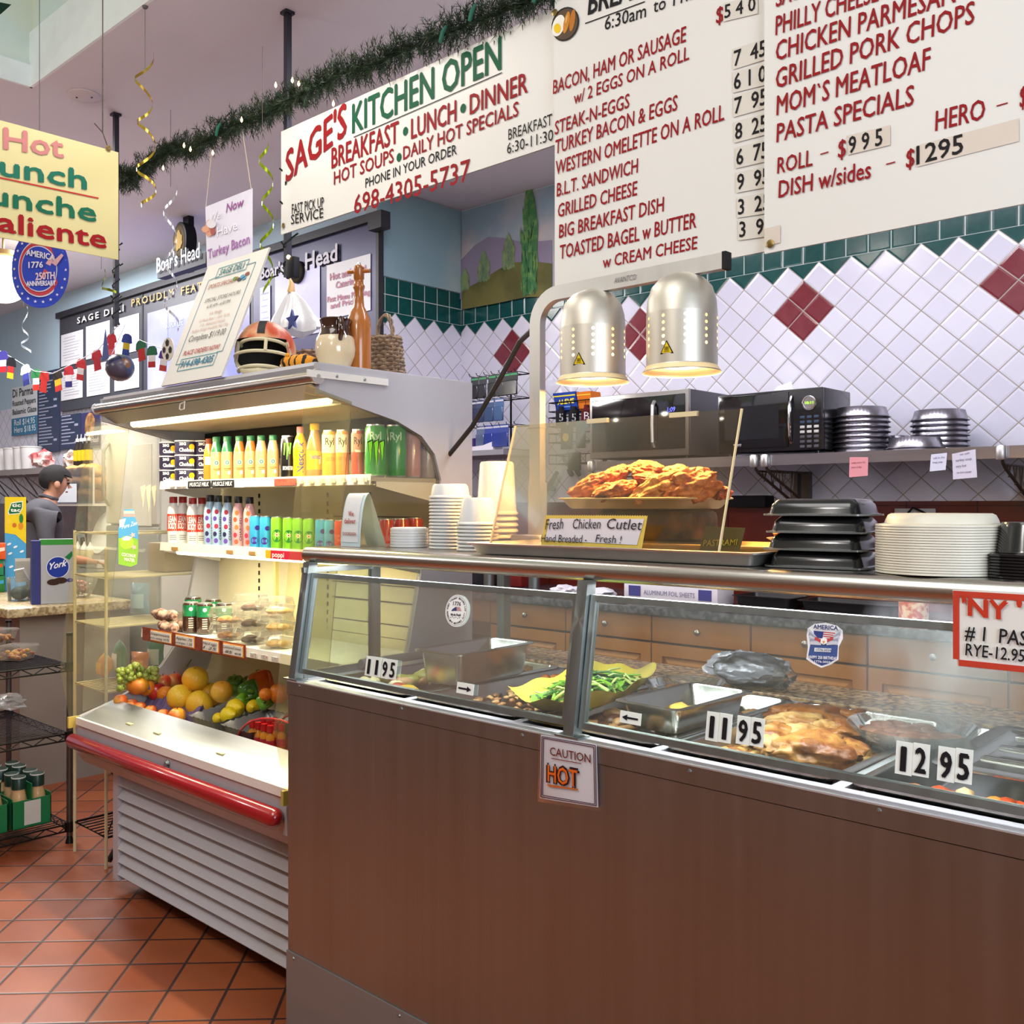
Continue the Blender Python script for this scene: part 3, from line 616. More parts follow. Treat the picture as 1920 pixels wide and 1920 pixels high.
def goods():
 S1, S2, S3 = 1.4855, 1.2505, .9255; Y1 = 1.885
 # yogurt tubs
 navy = mat('tub_navy', '#23203a', .35); lidm = mat('tub_lid', '#e8e6e0', .4)
 for c, px in enumerate((317, 350, 384)):
  for l in range(3):
   loc, r, h = pick(px, 46, 868, 897, Y1 + (0, 0, .05)[c], S1); r = (.036, .043, .036)[c]; h = .052; a = face(loc); loc.z += l * .054; L = MB()
   cyltext(L, 'Chobani', r, .010, .013, a, 0, width=r * 1.3, bold=.03); cyltext(L, '20G', r, .034, .010, a - .35, 0, bold=.03)
   disc_on(L, r, .028, .011, a + .45, 1 if l else 1)
   product('yogurt_tub', '%s navy yogurt tub in the %s' % (('bottom', 'middle', 'top')[l], ('stack nearest the end glass', 'middle stack of yogurt tubs', 'stack beside the orange bottle')[c]), 'yogurt tub', 'yogurt tubs on the upper shelf', loc,
     [('tub', MB().lathe([(r * .90, 0), (r, .008), (r, .0485), (r * 1.02, .0495), (r * 1.02, .0525)], 18, [0, 0, 1, 1]), [navy, lidm]), ('printing', L, [ink('#f4f2ea'), ink('#f0b51e')])])
 org = mat('liquid_orange', '#d9792b', **gl)
 bottle('drink_bottle', 'orange bottle with white label between yogurt tubs and coffee bottles', None, 392, 20, 812, 894, Y1, S1, BOT, 0, [org], ink('#6b2d18'), (.64, .88), extra=lambda L, r, h, a, lm: (lm.append(ink('#efe2d2')), patch(L, r, .40 * h, .58 * h, a - .8, a + .8, 0)))
 bottle('drink_bottle', 'brown capped bottle behind the first iced coffee bottle', None, 405, 20, 803, 886, 1.97, S1, BOT, 0, [org], ink('#5b2413'), (.64, .88))
 coffee = mat('iced_coffee', '#e0ad6c', **gl)
 for i, (px, sl, sn) in enumerate(((406, '#2b7a4b', 'green'), (426, '#2b7a4b', 'green'), (449, '#d07a33', 'orange'), (470, '#d07a33', 'orange'), (490, '#e4b87f', 'tan'), (512, '#e4b87f', 'tan'))):
  def deco(L, r, h, a, lm):
   lm += [ink('#f3efe4'), ink('#1f6b47'), ink('#7a4a22')]
   disc_on(L, r, .42 * h, .34 * r * 1.3, a, 0); disc_on(L, r, .42 * h, .26 * r * 1.3, a, 1, k=1.02); disc_on(L, r, .42 * h, .12 * r * 1.3, a, 0, k=1.028)
   patch(L, r, .16 * h, .24 * h, a + .1, a + .55, 0, 3); patch(L, r, .28 * h, .295 * h, a - .6, a + .6, 2, 6); patch(L, r, .25 * h, .262 * h, a - .5, a + .3, 2, 6)
  bottle('iced_coffee_bottle', '%s iced coffee bottle with %s shoulder, %s of its pair counting from the yogurt' % (sn == 'green' and 'tan' or 'creamy', sn, ORD[i % 2]), 'iced coffee bottles', px, 22, 806, 891, Y1, S1, BOT, [0, 0, 0, 1, 1, 1], [coffee, mat('sleeve_' + sn, sl, **gl)], mat('cap_green', '#1f6a45', .4), (.66, .885), extra=deco)
 def claws(L, r, h, a, lm, z0=.45, z1=.82, c='#6fd23a'):
  lm.append(ink(c)); k = len(lm) - 1
  for d, q in ((-.45, .1), (-.05, 0), (.35, .12)):
   L.grid(lambda u, v: (r * 1.012 * math.cos(a + d + (u - .5) * .26 * (1 - v * .6) - .1 * v), r * 1.012 * math.sin(a + d + (u - .5) * .26 * (1 - v * .6) - .1 * v), h * (z1 - (z1 - z0 - q) * v)), 1, 5, k)
 can('energy_drink_can', 'black energy drink can with green claw mark', None, 540, 27, 803, 887, Y1, S1, mat('can_black', '#121214', **gl), txt=[('MONSTER', .22, .08, 1.5, '#e8e8e4', False)], extra=claws)
 yel = mat('bottle_yellow', '#f2c21c', **gl)
 bottle('milk_drink_bottle', 'yellow chocolate milk bottle with pink cap', None, 563, 27, 790, 889, Y1, S1, [(.86, 0), (1, .04), (.94, .3), (1, .5), (1, .62), (.7, .78), (.45, .86), (.45, .88)], 0, [yel], ink('#d98a86'), (.5, .88), txt=[('Nesquik', .42, .12, 4.2, '#3b3f8c', True)])
 bottle('milk_drink_bottle', 'glass bottle of chocolate drink with yellow cap and label', None, 590, 31, 785, 889, Y1, S1, [(.86, 0), (1, .03), (1, .17), (1, .50), (.98, .56), (.62, .80), (.5, .88), (.5, .9)], [0, 0, 1, 0, 0, 0, 0], [mat('choc_milk', '#b9884e', **gl), yel], ink('#f4c51d'), (.56, .885), txt=[('Yoohoo', .36, .09, 1.4, '#3a55b0', False)], extra=lambda L, r, h, a, lm: (lm.append(ink('#e9e2cf')), patch(L, r, .27 * h, .40 * h, a + .5, a + .9, len(lm) - 1, 3)))
 for i, (px, w, c, c2, nm) in enumerate(((618, 28, '#f0b43a', '#efe7cf', 'yellow and white'), (642, 25, '#ee9430', '#efe7cf', 'orange and white'), (671, 25, '#c8553d', '#d98a70', 'red and peach'))):
  def deco(L, r, h, a, lm):
   lm.append(ink(c2)); k = len(lm) - 1; patch(L, r, .52 * h, .89 * h, a - 1.5, a + 1.5, k, 10); lm.append(ink('#4d8a3c')); L.add([(r * 1.02 * math.cos(a + x), r * 1.02 * math.sin(a + x), z * h) for x, z in ((-.5, .56), (0, .48), (.8, .55), (0, .62))], [(0, 1, 2, 3)], k + 1)
   lm.append(ink('#3b3a34')); cyltext(L, 'Ryl', r * 1.01, .68 * h, .14 * h, a, k + 2, width=1.2 * r, bold=.02); lm.append(ink('#f6f2e4')); cyltext(L, 'tea', r * 1.02, .52 * h, .06 * h, a, k + 3, bold=.03); lm.append(ink('#8a5a1e')); cyltext(L, 'ICED TEA', r * 1.01, .36 * h, .07 * h, a, k + 4, width=1.4 * r)
  can('tea_can', 'tall %s iced tea can' % nm, 'iced tea cans', px, w, 795, 887, Y1, S1, mat('tea_' + str(i), c, **gl), extra=deco)
 XR = KR - .05
 for i, (px, c, nm, gr) in enumerate(((704, '#3f9a45', 'green iced tea can behind the claw sticker', 1), (742, '#2f8f3f', 'dark green iced tea can beside the end glass', 1), (772, '#b98a8a', 'pink and silver can deeper along the end glass', 0), (800, '#9a8f92', 'silver can at the very back by the end glass', 0))):
  can('tea_can', nm, None, px, 40 if i < 2 else 34, 788, 888, 0, S1, mat('side_can_%d' % i, c, **gl), X=XR + .0, txt=[('Ryl', .70, .14, 1.1, '#cfe8c4', False)] if gr else ())
 # protein shakes, fruit smoothies, sodas
 wht = mat('shake_white', '#eceae4', **gl); redl = ink('#d9402a')
 for i, px in enumerate((325, 343, 361.5, 379)):
  def deco(L, r, h, a, lm):
   lm += [redl, ink('#f4efe6'), ink('#77736c')]; patch(L, r, .28 * h, .64 * h, a - 1.5, a + 1.5, 0, 10)
   cyltext(L, 'LEAN', r * 1.01, .47 * h, .12 * h, a - .2, 1, width=1.5 * r, bold=.03); cyltext(L, 'BODY', r * 1.01, .33 * h, .12 * h, a - .2, 1, width=1.5 * r, bold=.03)
   for z in (.10, .14, .18): patch(L, r, z * h, (z + .015) * h, a - .6, a + .5, 2, 5)
  bottle('protein_shake_bottle', '%s white protein shake bottle with red cap from the end glass' % ORD[i], 'white protein shakes', px, 22, 931, 1020, Y1 + .03 * (i % 2), S2, SHAKE, 0, [wht], mat('cap_red', '#9b1c1c', .4), (.66, .87), extra=deco)
 for i, (px, c, nm) in enumerate(((394, '#a9c6dd', 'blue'), (409, '#a9c6dd', 'blue'), (427, '#a9c6dd', 'blue'), (447, '#e7aeb0', 'pink'), (468, '#e7aeb0', 'pink'))):
  def deco(L, r, h, a, lm):
   A = ('#5a3f96', '#9b2f45', '#2d2a55') if nm == 'blue' else ('#e0583a', '#e9783f', '#d8384e')
   lm += [ink(q) for q in A] + [ink('#d7e6ef'), ink('#343a52')]
   for k, (z, d) in enumerate(((.55, -.1), (.40, .15), (.25, -.1), (.12, .1), (.68, .2))): disc_on(L, r, z * h, .34 * r, a - .45 + d, k % 3, sy=1.2)
   cyltext(L, 'CHARGED', r, .36 * h, .36 * r, a + .35, 4, width=.45 * h, vertical=True, bold=.02)
  bottle('smoothie_bottle', '%s fruit drink bottle with black cap, %s of the %s ones counting from the shakes' % (nm, ORD[i if i < 3 else i - 3], nm), 'fruit drink bottles', px, 23, 925, 1021, Y1, S2, SHAKE, 0, [mat('drink_' + nm, c, **gl)], mat('cap_black', '#1b1a1e', .4), (.64, .87), extra=deco)
 for i, (px, c, nm) in enumerate(((479, '#3aa2d0', 'blue'), (498, '#3aa2d0', 'blue'), (519, '#7ec032', 'green'), (541, '#7ec032', 'green'), (559, '#7ec032', 'green'), (579, '#7ec032', 'green'), (602, '#3f9fc4', 'blue'), (619, '#3f9fc4', 'blue'), (638, '#c23a2c', 'red'), (660, '#c23a2c', 'red'))):
  def deco(L, r, h, a, lm):
   if nm == 'blue':
    lm += [ink('#3c2a86'), ink('#6b4bb0')]; disc_on(L, r, .62 * h, .42 * r, a + .3, 0); disc_on(L, r, .25 * h, .62 * r, a - .2, 0); disc_on(L, r, .25 * h, .25 * r, a - .2, 1, k=1.03)
   elif nm == 'green':
    lm += [ink('#2b7a33'), ink('#f3e6c0'), ink('#d0503a')]; disc_on(L, r, .42 * h, .85 * r, a, 0, sy=1.3)
    vs = [(r * 1.03 * math.cos(a + (.55 if k % 2 else .22) * math.cos(k * PI / 8)), r * 1.03 * math.sin(a + (.55 if k % 2 else .22) * math.cos(k * PI / 8)), (.45 * h) + (.55 if k % 2 else .22) * r * math.sin(k * PI / 8)) for k in range(16)]
    L.add(vs, [tuple(range(16))], 1); disc_on(L, r, .45 * h, .14 * r, a, 2, k=1.05)
   else: lm.append(ink('#e26a4c')); disc_on(L, r, .45 * h, .6 * r, a, 0)
  n = [q for q in ('blue', 'blue', 'green', 'green', 'green', 'green', 'blue', 'blue', 'red', 'red')][:i].count(nm)
  can('soda_can', '%s slim soda can, %s of the %s ones from the fruit drinks' % (nm, ORD[n], nm), 'slim soda cans', px, 22, 962, 1026, Y1 - .01, S2, mat('soda_' + nm, c, **gl), extra=deco)
 for i, px in enumerate((724, 752, 778)): can('soda_can', '%s red soda can by the end glass behind the delivery card' % ORD[i], 'slim soda cans', px, 30, 962, 1030, 0, S2, mat('soda_red', '#b8302c', **gl), X=XR)
 # salami, coffee cans, lidded boxes on the low shelf
 sal = mat('salami_casing', '#6b4638', .7, col2='#b79a84', scale=55, bump=.12, bscale=90)
 for i, (px, py, L, ya, z) in enumerate(((308, 1162, .17, .05, .990), (314, 1182, .17, -.12, .949), (345, 1176, .13, .12, .949))):
  q = aty(px, py, (1.80, 1.79, 1.86)[i]); r = random.Random(i); b = MB(); N = 12
  b.tube([(-L / 2 + L * k / N, .008 * math.sin(k * .9), .004 * math.cos(k * 1.3)) for k in range(N + 1)], [.003 + .019 * math.sin(PI * (k + .2) / (N + .4)) ** .4 for k in range(N + 1)], 12)
  s = b.build('salami', sal, None); s.location = (q.x, (1.80, 1.79, 1.86)[i], z); s.rotation_euler = (0, 0, ya); tag(s, ('fat dry salami lying on top at the end of the low shelf', 'dry salami beneath the fat one behind the price tags', 'thin salami next to the coffee cans')[i], 'salami', 'dry salami')
 for i, (px, Y, hid) in enumerate(((358, 1.86, 0), (384, 1.88, 0), (362, 1.95, 0), (400, 1.97, 0), (420, 1.93, 1))):
  def deco(L, r, h, a, lm):
   lm += [ink('#e8e4d8'), ink('#cfc8b8')]; disc_on(L, r, .78 * h, .25 * r, a, 0)
   for k in range(5): patch(L, r, (.18 + .07 * k) * h, (.215 + .07 * k) * h, a - .3, a + .3, 1, 4)
  t = can('coffee_can', ('coffee can nearest the salami', 'coffee can beside the lidded boxes', 'coffee can behind the one nearest the salami', 'coffee can behind the cookie boxes', 'coffee can showing through a clear lid')[i], 'green topped coffee cans', px, 30, 1128, 1187, Y, S3, mat('coffee_brown', '#3a2418', **gl), extra=deco)
  loc, r, h = pick(px, 30, 1128, 1187, Y, S3); MB().lathe([(r * 1.004, .55 * h), (r * 1.004, .90 * h)], 18).build('green_band', mat('coffee_green', '#1e7a4a', **gl), t)
 pl = clear('clear_plastic', '#fbfbf6', .13, '#f0efe6', 1.2, .06); cook = mat('cookie_gold', '#c98a3c', .8, col2='#8a4f1f', scale=40, bump=.4); choc = mat('cookie_dark', '#5b3422', .8, col2='#3a2016', scale=40, bump=.4); pie = mat('crumb_cake', '#e3c98d', .8, col2='#cda35e', scale=45, bump=.4)
 boxes = [(425, 1182, 1.80, 0, cook, 'golden cookies'), (425, 1182, 1.80, 1, cook, 'golden cookies'), (470, 1190, 1.80, 0, choc, 'dark cookies'), (470, 1190, 1.80, 1, choc, 'dark cookies'), (470, 1190, 1.80, 2, choc, 'dark cookies'), (517, 1197, 1.80, 0, pie, 'crumb cake'), (517, 1197, 1.80, 1, pie, 'crumb cake'), (517, 1197, 1.80, 2, pie, 'crumb cake'), (455, 1170, 1.98, 0, cook, 'golden cookies'), (500, 1170, 1.98, 0, cook, 'golden cookies'), (500, 1170, 1.98, 1, cook, 'golden cookies')]
 for i, (px, py, Y, l, fm, nm) in enumerate(boxes):
  q = aty(px, py, Y + .05); t = thing('pastry_box', 'clear box of %s, %s, %s' % (nm, ('bottom of its stack', 'second in its stack', 'top of its stack')[l], 'near the price tags' if Y < 1.9 else ('beside the crumb cake at the back' if px > 480 else 'on its own at the back')), 'pastry box', (q.x, Y + .05, S3 + l * .0545 + .001), 0, 'clear pastry boxes')
  W2 = .048
  MB().open_lathe([(.038, 0), (.044, .003), (.050, .024), (.053, .025)], 4, M=Matrix.Rotation(PI / 4, 4, 'Z') @ Matrix.Scale(1.32, 4)).build('tray', pl, t, smooth=0)
  MB().open_lathe([(.053, .026), (.050, .027), (.045, .048), (.0, .051)], 16, M=Matrix.Rotation(PI / 4, 4, 'Z') @ Matrix.Scale(1.25, 4), wob=lambda a, z: .86 + .14 * abs(math.cos(2 * a)) ** .5 + .015 * math.cos(24 * a)).build('lid', pl, t, smooth=0)
  for k in range(3): MB().sphere((-.022 + .022 * k, .012 * (-1) ** k, .016), (.022, .024, .012), 10, 6).build('pastry', fm, t)
goods()
# ---------------------------------------------------------------- fruit on the lower deck
def deckz(Y):
 pts = [(1.70, .60), (1.78, .605), (2.00, .66), (2.075, .74)]
 for a, b in zip(pts, pts[1:]):
  if Y <= b[0]: return a[1] + (b[1] - a[1]) * (Y - a[0]) / (b[0] - a[0])
 return .74
def ondeck(px, py, dpx, lift=0.):
 """centre of a fruit seen at px,py with diameter dpx, lying on the deck (plus lift)"""
 Y = 1.80
 for _ in range(8):
  r = dpx / 2 * dep(aty(px, py, Y)) / FPX; z = deckz(Y) + r + lift; v = ray(px, py); t = (z - CH) / v.z; Y = min(2.06 - r, max(1.73 + r * .3, t * v.y))
 q = aty(px, py, Y)
 if q.x < KL + .03 + r: q = atx(px, py, KL + .03 + r)
 return q, r
def blob(name, label, cat, group, c, r, m, shape=(1, 1, 1), stem=None, rot=(0, 0, 0), dent=.0, dimple=None, base=None):
 pr = []
 for k in range(15):
  p = -PI / 2 + PI * k / 14; rr = math.cos(p); z = math.sin(p)
  d = dent * math.exp(-(rr / .32) ** 2) * (1 if z > 0 else .6); pr.append((max(rr * (1 + .04 * z) * r, 0), (z - d * (1 if z > 0 else -1)) * r))
 t = thing(name, label, cat, c, 0, group); t.rotation_euler = rot; t.scale = shape
 MB().lathe(pr, 24).build('body', m, t, smooth=80)
 if stem: MB().tube([(0, 0, r * (1 - dent) - .004), (.001, 0, r * (1 - dent) + r * .12), (.004, 0, r * (1 - dent) + r * .26)], r * .05, 6).build('stem', mat('stem_brown', '#5a4426', .7), t)
 if dimple: MB().lathe([(r * .10, r * (.992 - dent)), (r * .05, r * (1.012 - dent)), (0, r * (1.0 - dent))], 10).build('navel', dimple, t)
 return t
def deck():
 gf = mat('grapefruit_skin', '#f0c12f', .42, col2='#f3ad2c', scale=3, bump=.25, bscale=120); orr = mat('orange_skin', '#ee8a1e', .42, var=.06, bump=.3, bscale=130)
 apr = mat('apple_red', '#a5161c', .25, col2='#c8342a', scale=6, coat=.3); apy = mat('apple_blush', '#d9412e', .28, col2='#eab35a', scale=5, coat=.3); pch = mat('nectarine_skin', '#d9622a', .4, col2='#e9a146', scale=7)
 lem = mat('lemon_skin', '#f2d11d', .4, var=.05, bump=.25, bscale=110); nav = mat('navel_green', '#b08a2c', .6)
 gp = mat('green_pepper_skin', '#3f7d1f', .2, col2='#5f9b2a', scale=7, coat=.4); rp = mat('red_pepper_skin', '#cf3d14', .2, col2='#de6a1c', scale=5, coat=.4)
 # trays and pans first
 pur = mat('purple_tray', '#6d5c86', .6, var=.1); A = ondeck(215, 1318, 4)[0]; B = ondeck(357, 1364, 4)[0]
 t = thing('fruit_tray', 'crinkled purple moulded fruit tray holding the nectarines', 'fruit tray')
 P0 = Vector((A.x, 1.745, .0)); P1 = Vector((B.x, 1.745, .0))
 def w(u, v):
  x = P0.x + (P1.x - P0.x) * u; y = 1.715 + .11 * v; return (x, y, deckz(y) + .004 + .060 * (max(0, v - .55) / .45) ** 1.2 + .006 * math.sin(u * 38) * v + .004 * math.sin(u * 90) * v)
 MB().grid(w, 70, 8).build('liner', pur, t); MB().grid(lambda u, v: (P0.x + (P1.x - P0.x) * u, 1.825 + .012 * v + .004 * math.sin(u * 40), deckz(1.825) + .064 - .05 * v + .006 * math.sin(u * 38)), 70, 3).build('rim', pur, t)
 for i, (px, py) in enumerate(((226, 1314), (247, 1322), (263, 1328), (283, 1334), (306, 1341))):
  q, r = ondeck(px, py, 24, .006); q = aty(px, py, 1.755); r = 12 * dep(q) / FPX; q = q if q.x > KL + .025 + r else atx(px, py, KL + .025 + r); blob('nectarine', '%s blushed nectarine along the front lip from the grapes' % ORD[i], 'nectarine', 'nectarines in the purple tray', q, r, pch, dent=.12)
 q, r = ondeck(332, 1343, 33, .008); blob('apple', 'yellow blushed apple with stem at the front of the purple tray', 'apple', 'apples in the case', aty(332, 1343, 1.75), r, mat('apple_gold', '#e8a02e', .3, col2='#d9622a', scale=4, coat=.3), stem=1, dent=.2)
 for i, (px, py, d, lf, nm) in enumerate(((337, 1308, 48, .03, 'grapefruit nearest the mango row with its navel showing'), (373, 1320, 50, .0, 'grapefruit in front, navel towards the shopper'), (393, 1303, 46, .012, 'grapefruit behind the front ones'), (366, 1274, 49, .085, 'grapefruit on top of the pile'), (416, 1297, 38, .02, 'orange tinted grapefruit beside the green peppers'))):
  q, r = ondeck(px, py, d, lf); q = aty(px, py, q.y + (.0, -.0, .03, .03, .05)[i]); blob('grapefruit', 'yellow ' + nm, 'grapefruit', 'grapefruits in the pile', q, r, gf if i < 4 else mat('grapefruit_orange', '#f2a62c', .42, col2='#f0c04a', scale=3, bump=.25, bscale=120), dent=.03, dimple=nav, rot=(.9, .3 * i, 2.2 + .5 * i) if i < 2 else (.2, .1 * i, 0))
 q, r = ondeck(257, 1285, 34, .022); blob('mango', 'yellow orange mango between the grapes and the oranges', 'mango', None, q, r, mat('mango_skin', '#e3a325', .35, col2='#d97a28', scale=4), shape=(1.25, .95, .95), rot=(0, .2, .6))
 for i, (px, py, d, nm) in enumerate(((275, 1290, 29, 'orange with a small blue sticker'), (310, 1302, 31, 'orange in front of the apples'), (524, 1300, 36, 'large orange behind the clear guard'), (498, 1302, 22, 'small orange under the red pepper'))):
  q, r = ondeck(px, py, d, .024 if i < 2 else .04); o = blob('orange', nm, 'orange', 'oranges in the case', q, r, orr, dent=.03)
  if i == 0:
   a = face(q); MB().grid(lambda u, v: (r * 1.01 * math.cos(a + (u - .5) * .8) * math.cos(.35 + (v - .5) * .8), r * 1.01 * math.sin(a + (u - .5) * .8) * math.cos(.35 + (v - .5) * .8), r * 1.01 * math.sin(.35 + (v - .5) * .8)), 4, 4).build('sticker', ink('#4f63a8'), o)
 for i, (px, py, d, m, nm) in enumerate(((294, 1297, 35, apr, 'dark red apple at the front of the apples'), (305, 1279, 30, apy, 'pink and yellow apple behind the dark red one'), (326, 1277, 32, apy, 'shiny blushed apple beside the top grapefruit'), (341, 1284, 28, apr, 'red apple tucked against the grapefruit'))):
  q, r = ondeck(px, py, d, .03 if i else .02); q = aty(px, py, q.y + .02 * i); blob('apple', nm, 'apple', 'apples in the case', q, r, m, stem=1, dent=.2)
 # grapes
 t = thing('grape_bunch', 'bunch of green grapes at the end of the fruit deck', 'grapes'); rr = random.Random(4); g = MB(); q, _ = ondeck(256, 1270, 14, .03)
 for i in range(75):
  px = 222 + 74 * rr.random(); top = 1243 + abs(px - 262) * .32; py = top + (1300 - top) * rr.random() * (.85 if px < 240 else .5)
  p = aty(px, py, 1.90 + .05 * rr.random() - (py - 1255) * .0016)
  if p.x < KL + .04: p = atx(px, py, KL + .04 + .05 * rr.random())
  p.z = max(p.z, deckz(p.y) + .012); g.sphere(p, .0105 + .0015 * rr.random(), 10, 7)
 g.build('grapes', mat('grape_green', '#8a9c3c', .25, col2='#a9b455', scale=20, coat=.2), t); MB().tube([(q.x + .03, 1.95, q.z + .02), (q.x + .05, 1.96, q.z + .05)], .003, 6).build('stalk', mat('stem_green', '#6a7a32', .6), t)
 t = thing('leaf', 'green leaf lying behind the apples', 'leaf'); p = aty(306, 1268, 1.99); MB().grid(lambda u, v: (p.x + (u - .5) * .10, p.y + .02 * v, p.z + (v - .5) * .06 * math.sin(PI * min(.98, u + .06)) + .015 * u), 8, 4).build('blade', mat('leaf_green', '#3f8a26', .4), t)
 # lemons in ridged foil loaf pans
 foil = mat('loaf_foil', '#8d8d90', .38, metal=.5, var=.12); foil_d = foil
 for i, (px, py, nm) in enumerate(((424, 1348, 'foil loaf pan with lemons, the one nearer the grapefruits'), (487, 1366, 'foil loaf pan next to the red basket'))):
  q = aty(px, py, 1.80); t = thing('foil_loaf_pan', nm, 'loaf pan', (q.x, 1.80, .622), 0, 'foil loaf pans'); L, Wd, H = .088, .085, .066
  pts = 60
  def rim(k, s, z, wv):
   a = 2 * PI * k / pts; c, n2 = math.cos(a), math.sin(a); m = max(abs(c), abs(n2)); x, y = c / m, n2 / m; f = s * (1 + wv * .03 * math.sin(a * 24)); return (x * L * f, y * Wd * f, z + .006 * (y + .0) * 2 + wv * .0025 * math.sin(a * 24 + 1))
  b = MB(); rings = [(.80, 0, 0), (1., H, .5), (1.07, H + .003, 1), (1.0, H - .001, .5), (.79, .006, 0)]
  vs = [rim(k, s, z, wv) for s, z, wv in rings for k in range(pts)]; fs = [(j * pts + k, j * pts + (k + 1) % pts, (j + 1) * pts + (k + 1) % pts, (j + 1) * pts + k) for j in range(len(rings) - 1) for k in range(pts)]; fs += [tuple(range(4 * pts, 5 * pts)), tuple(range(pts))[::-1]]
  b.add(vs, fs).build('tray', foil, t, smooth=50)
 for i, (px, py, d, nm, ro) in enumerate(((441, 1328, 40, 'largest lemon in the foil pan', .3), (476, 1326, 32, 'lemon nearest the green peppers', -.2), (428, 1341, 36, 'lemon in front of the largest one', .5), (409, 1347, 24, 'small lemon half hidden at the pan edge', .1))):
  q, r = ondeck(px, py, d, .035); pr = [(0, -1.35), (.2, -1.25), (.35, -1.08), (.72, -.7), (.97, -.2), (1, .1), (.85, .55), (.5, .95), (.25, 1.15), (.2, 1.25), (0, 1.32)]
  t = thing('lemon', 'yellow ' + nm, 'lemon', q, 0, 'lemons in the foil pan'); t.rotation_euler = (PI / 2 - .2, .25, ro + 1.1); MB().lathe([(a * r * .9, b * r * .9) for a, b in pr], 20).build('body', lem, t, smooth=80)
 # peppers
 def pepper(px, py, w, nm, m, rot, Y, lobes=4):
  q = aty(px, py, Y); r = w / 2 * dep(q) / FPX; t = thing('bell_pepper', nm, 'pepper', q, 0, 'peppers on the deck'); t.rotation_euler = rot
  pr = [(0, -1.0), (.35, -1.02), (.62, -.9), (.80, -.5), (.95, .1), (1.0, .5), (.82, .82), (.45, .92), (.2, .80), (0, .74)]
  MB().lathe([(a * r, b * r * 1.1) for a, b in pr], 32, wob=lambda a, z: 1 + .09 * math.cos(lobes * a)).build('body', m, t, smooth=80)
  MB().tube([(0, 0, r * .8), (.003, 0, r * 1.15), (.012, 0, r * 1.5)], [r * .22, r * .13, r * .16], 8).build('stem', mat('pepper_stem', '#6f9a35', .5), t)
 pepper(441, 1286, 34, 'green pepper beside the orange tinted grapefruit', gp, (.3, .2, 0), 1.97); pepper(470, 1297, 44, 'dark green pepper lying on its side', gp, (1.3, .3, .8), 1.94); pepper(452, 1314, 26, 'light green knobbly pepper behind the lemons', mat('pepper_light', '#6fae2a', .25, coat=.3), (1.2, 0, 2), 1.88)
 pepper(492, 1287, 52, 'red and orange pepper with long green stem', rp, (-.5, -.9, .4), 1.98); pepper(499, 1315, 32, 'light green pepper next to the red basket', mat('pepper_light', '#6fae2a', .25), (1.4, .2, .6), 1.88); pepper(465, 1283, 26, 'green pepper behind the dark green one', gp, (.2, .6, 1), 2.0)
 # wire basket of little bottles
 t = thing('wire_basket', 'red wire basket with arched handle holding little sauce bottles', 'basket'); rw = mat('basket_red', '#b31d1a', .35, coat=.3)
 a = aty(452, 1392, 1.73); x0 = a.x; x1 = KR - .04; y0, y1 = 1.715, 1.86; zb = .632; h = .11
 b = MB()
 for y in (y0, y1):
  b.tube([(x0 + (x1 - x0) * (.5 - .5 * math.cos(PI * k / 14)), y, zb + h * math.sin(PI * k / 14)) for k in range(15)], .004, 8)
 b.tube([(x0, y0, zb), (x1, y0, zb), (x1, y1, zb), (x0, y1, zb)], .004, 8, closed=True); b.build('handle', rw, t)
 MB().box(x0, x1, y0 - .002, y0 + .003, zb - .002, zb + .022).box(x0, x1, y1, y1 + .003, zb, zb + .02).box(x0, x1, y0, y1, zb - .006, zb - .002).build('tray', rw, t, smooth=0)
 MB().box(x0 + .08, x1, y0 - .006, y0 - .002, zb - .006, zb + .018).build('name_strip', ink('#22201f'), t, smooth=0)
 lettering('TER', (x1 - .075, y0 - .0065, zb), (x1 - .02, y0 - .0065, zb), .014, (0, -1, 0), ink('#e8e4dc'), t)
 amber = mat('amber_bottle', '#c07a1c', .2, coat=.4); rcap = mat('red_cap', '#b5141a', .3)
 for i in range(9):
  x = x0 + .055 + .034 * (i % 4) + .008 * (i // 4); y = y0 + .022 + .036 * (i // 4); q = Vector((x, y, zb - .001)); rr2 = .0135
  if x > x1 - .015: continue
  k = product('sauce_bottle', 'little amber sauce bottle with red cap, %s row, %s from the handle end' % (('front', 'middle', 'rear')[i // 4], ORD[i % 4]), 'sauce bottle', 'little sauce bottles', q,
     [('body', MB().lathe([(.9 * rr2, 0), (rr2, .004), (rr2, .042), (.5 * rr2, .055)], 12), amber), ('cap', MB().lathe([(.55 * rr2, .055), (.75 * rr2, .056), (.75 * rr2, .078)], 12), rcap), ('label', MB().lathe([(rr2 * 1.02, .010), (rr2 * 1.02, .032)], 12), ink('#b3343a'))])
 # stickers on the clear end guards and the coconut water picture
 def sticker_claws(X, px, py, s, label):
  t = thing('claw_sticker', label, 'sticker')
  for d, L, c in ((-10, 1, 0), (1, 1.25, 0), (12, .9, 0)):
   for nm, gw, col, off in (('outline', 5.2, '#1d2418', 0), ('fill', 3.6, '#7bd12e', .0012)):
    pts = [(-1, 0), (1, -.1), (1.1, .08), (.75, .35), (.62, .7), (.1, 1.02), (-.05, .7), (-.6, .35), (-.7, .15)]
    k = .93 if nm == 'fill' else 1; q = [atx(px + (d + x * gw) * s, py + (y * 42 * L * k + (2 if nm == 'fill' else 0)) * s, X + .0008 + off) for x, y in pts]
    MB().add(q, [tuple(range(len(q)))]).build(nm, ink(col) if X > -3 else ink('#b5aa96'), t, smooth=0)
 sticker_claws(KR + .006, 704, 828, 1., 'green claw mark sticker on the clear end guard'); sticker_claws(KL + .013, 277, 913, .95, 'faded claw mark sticker on the far end glass')
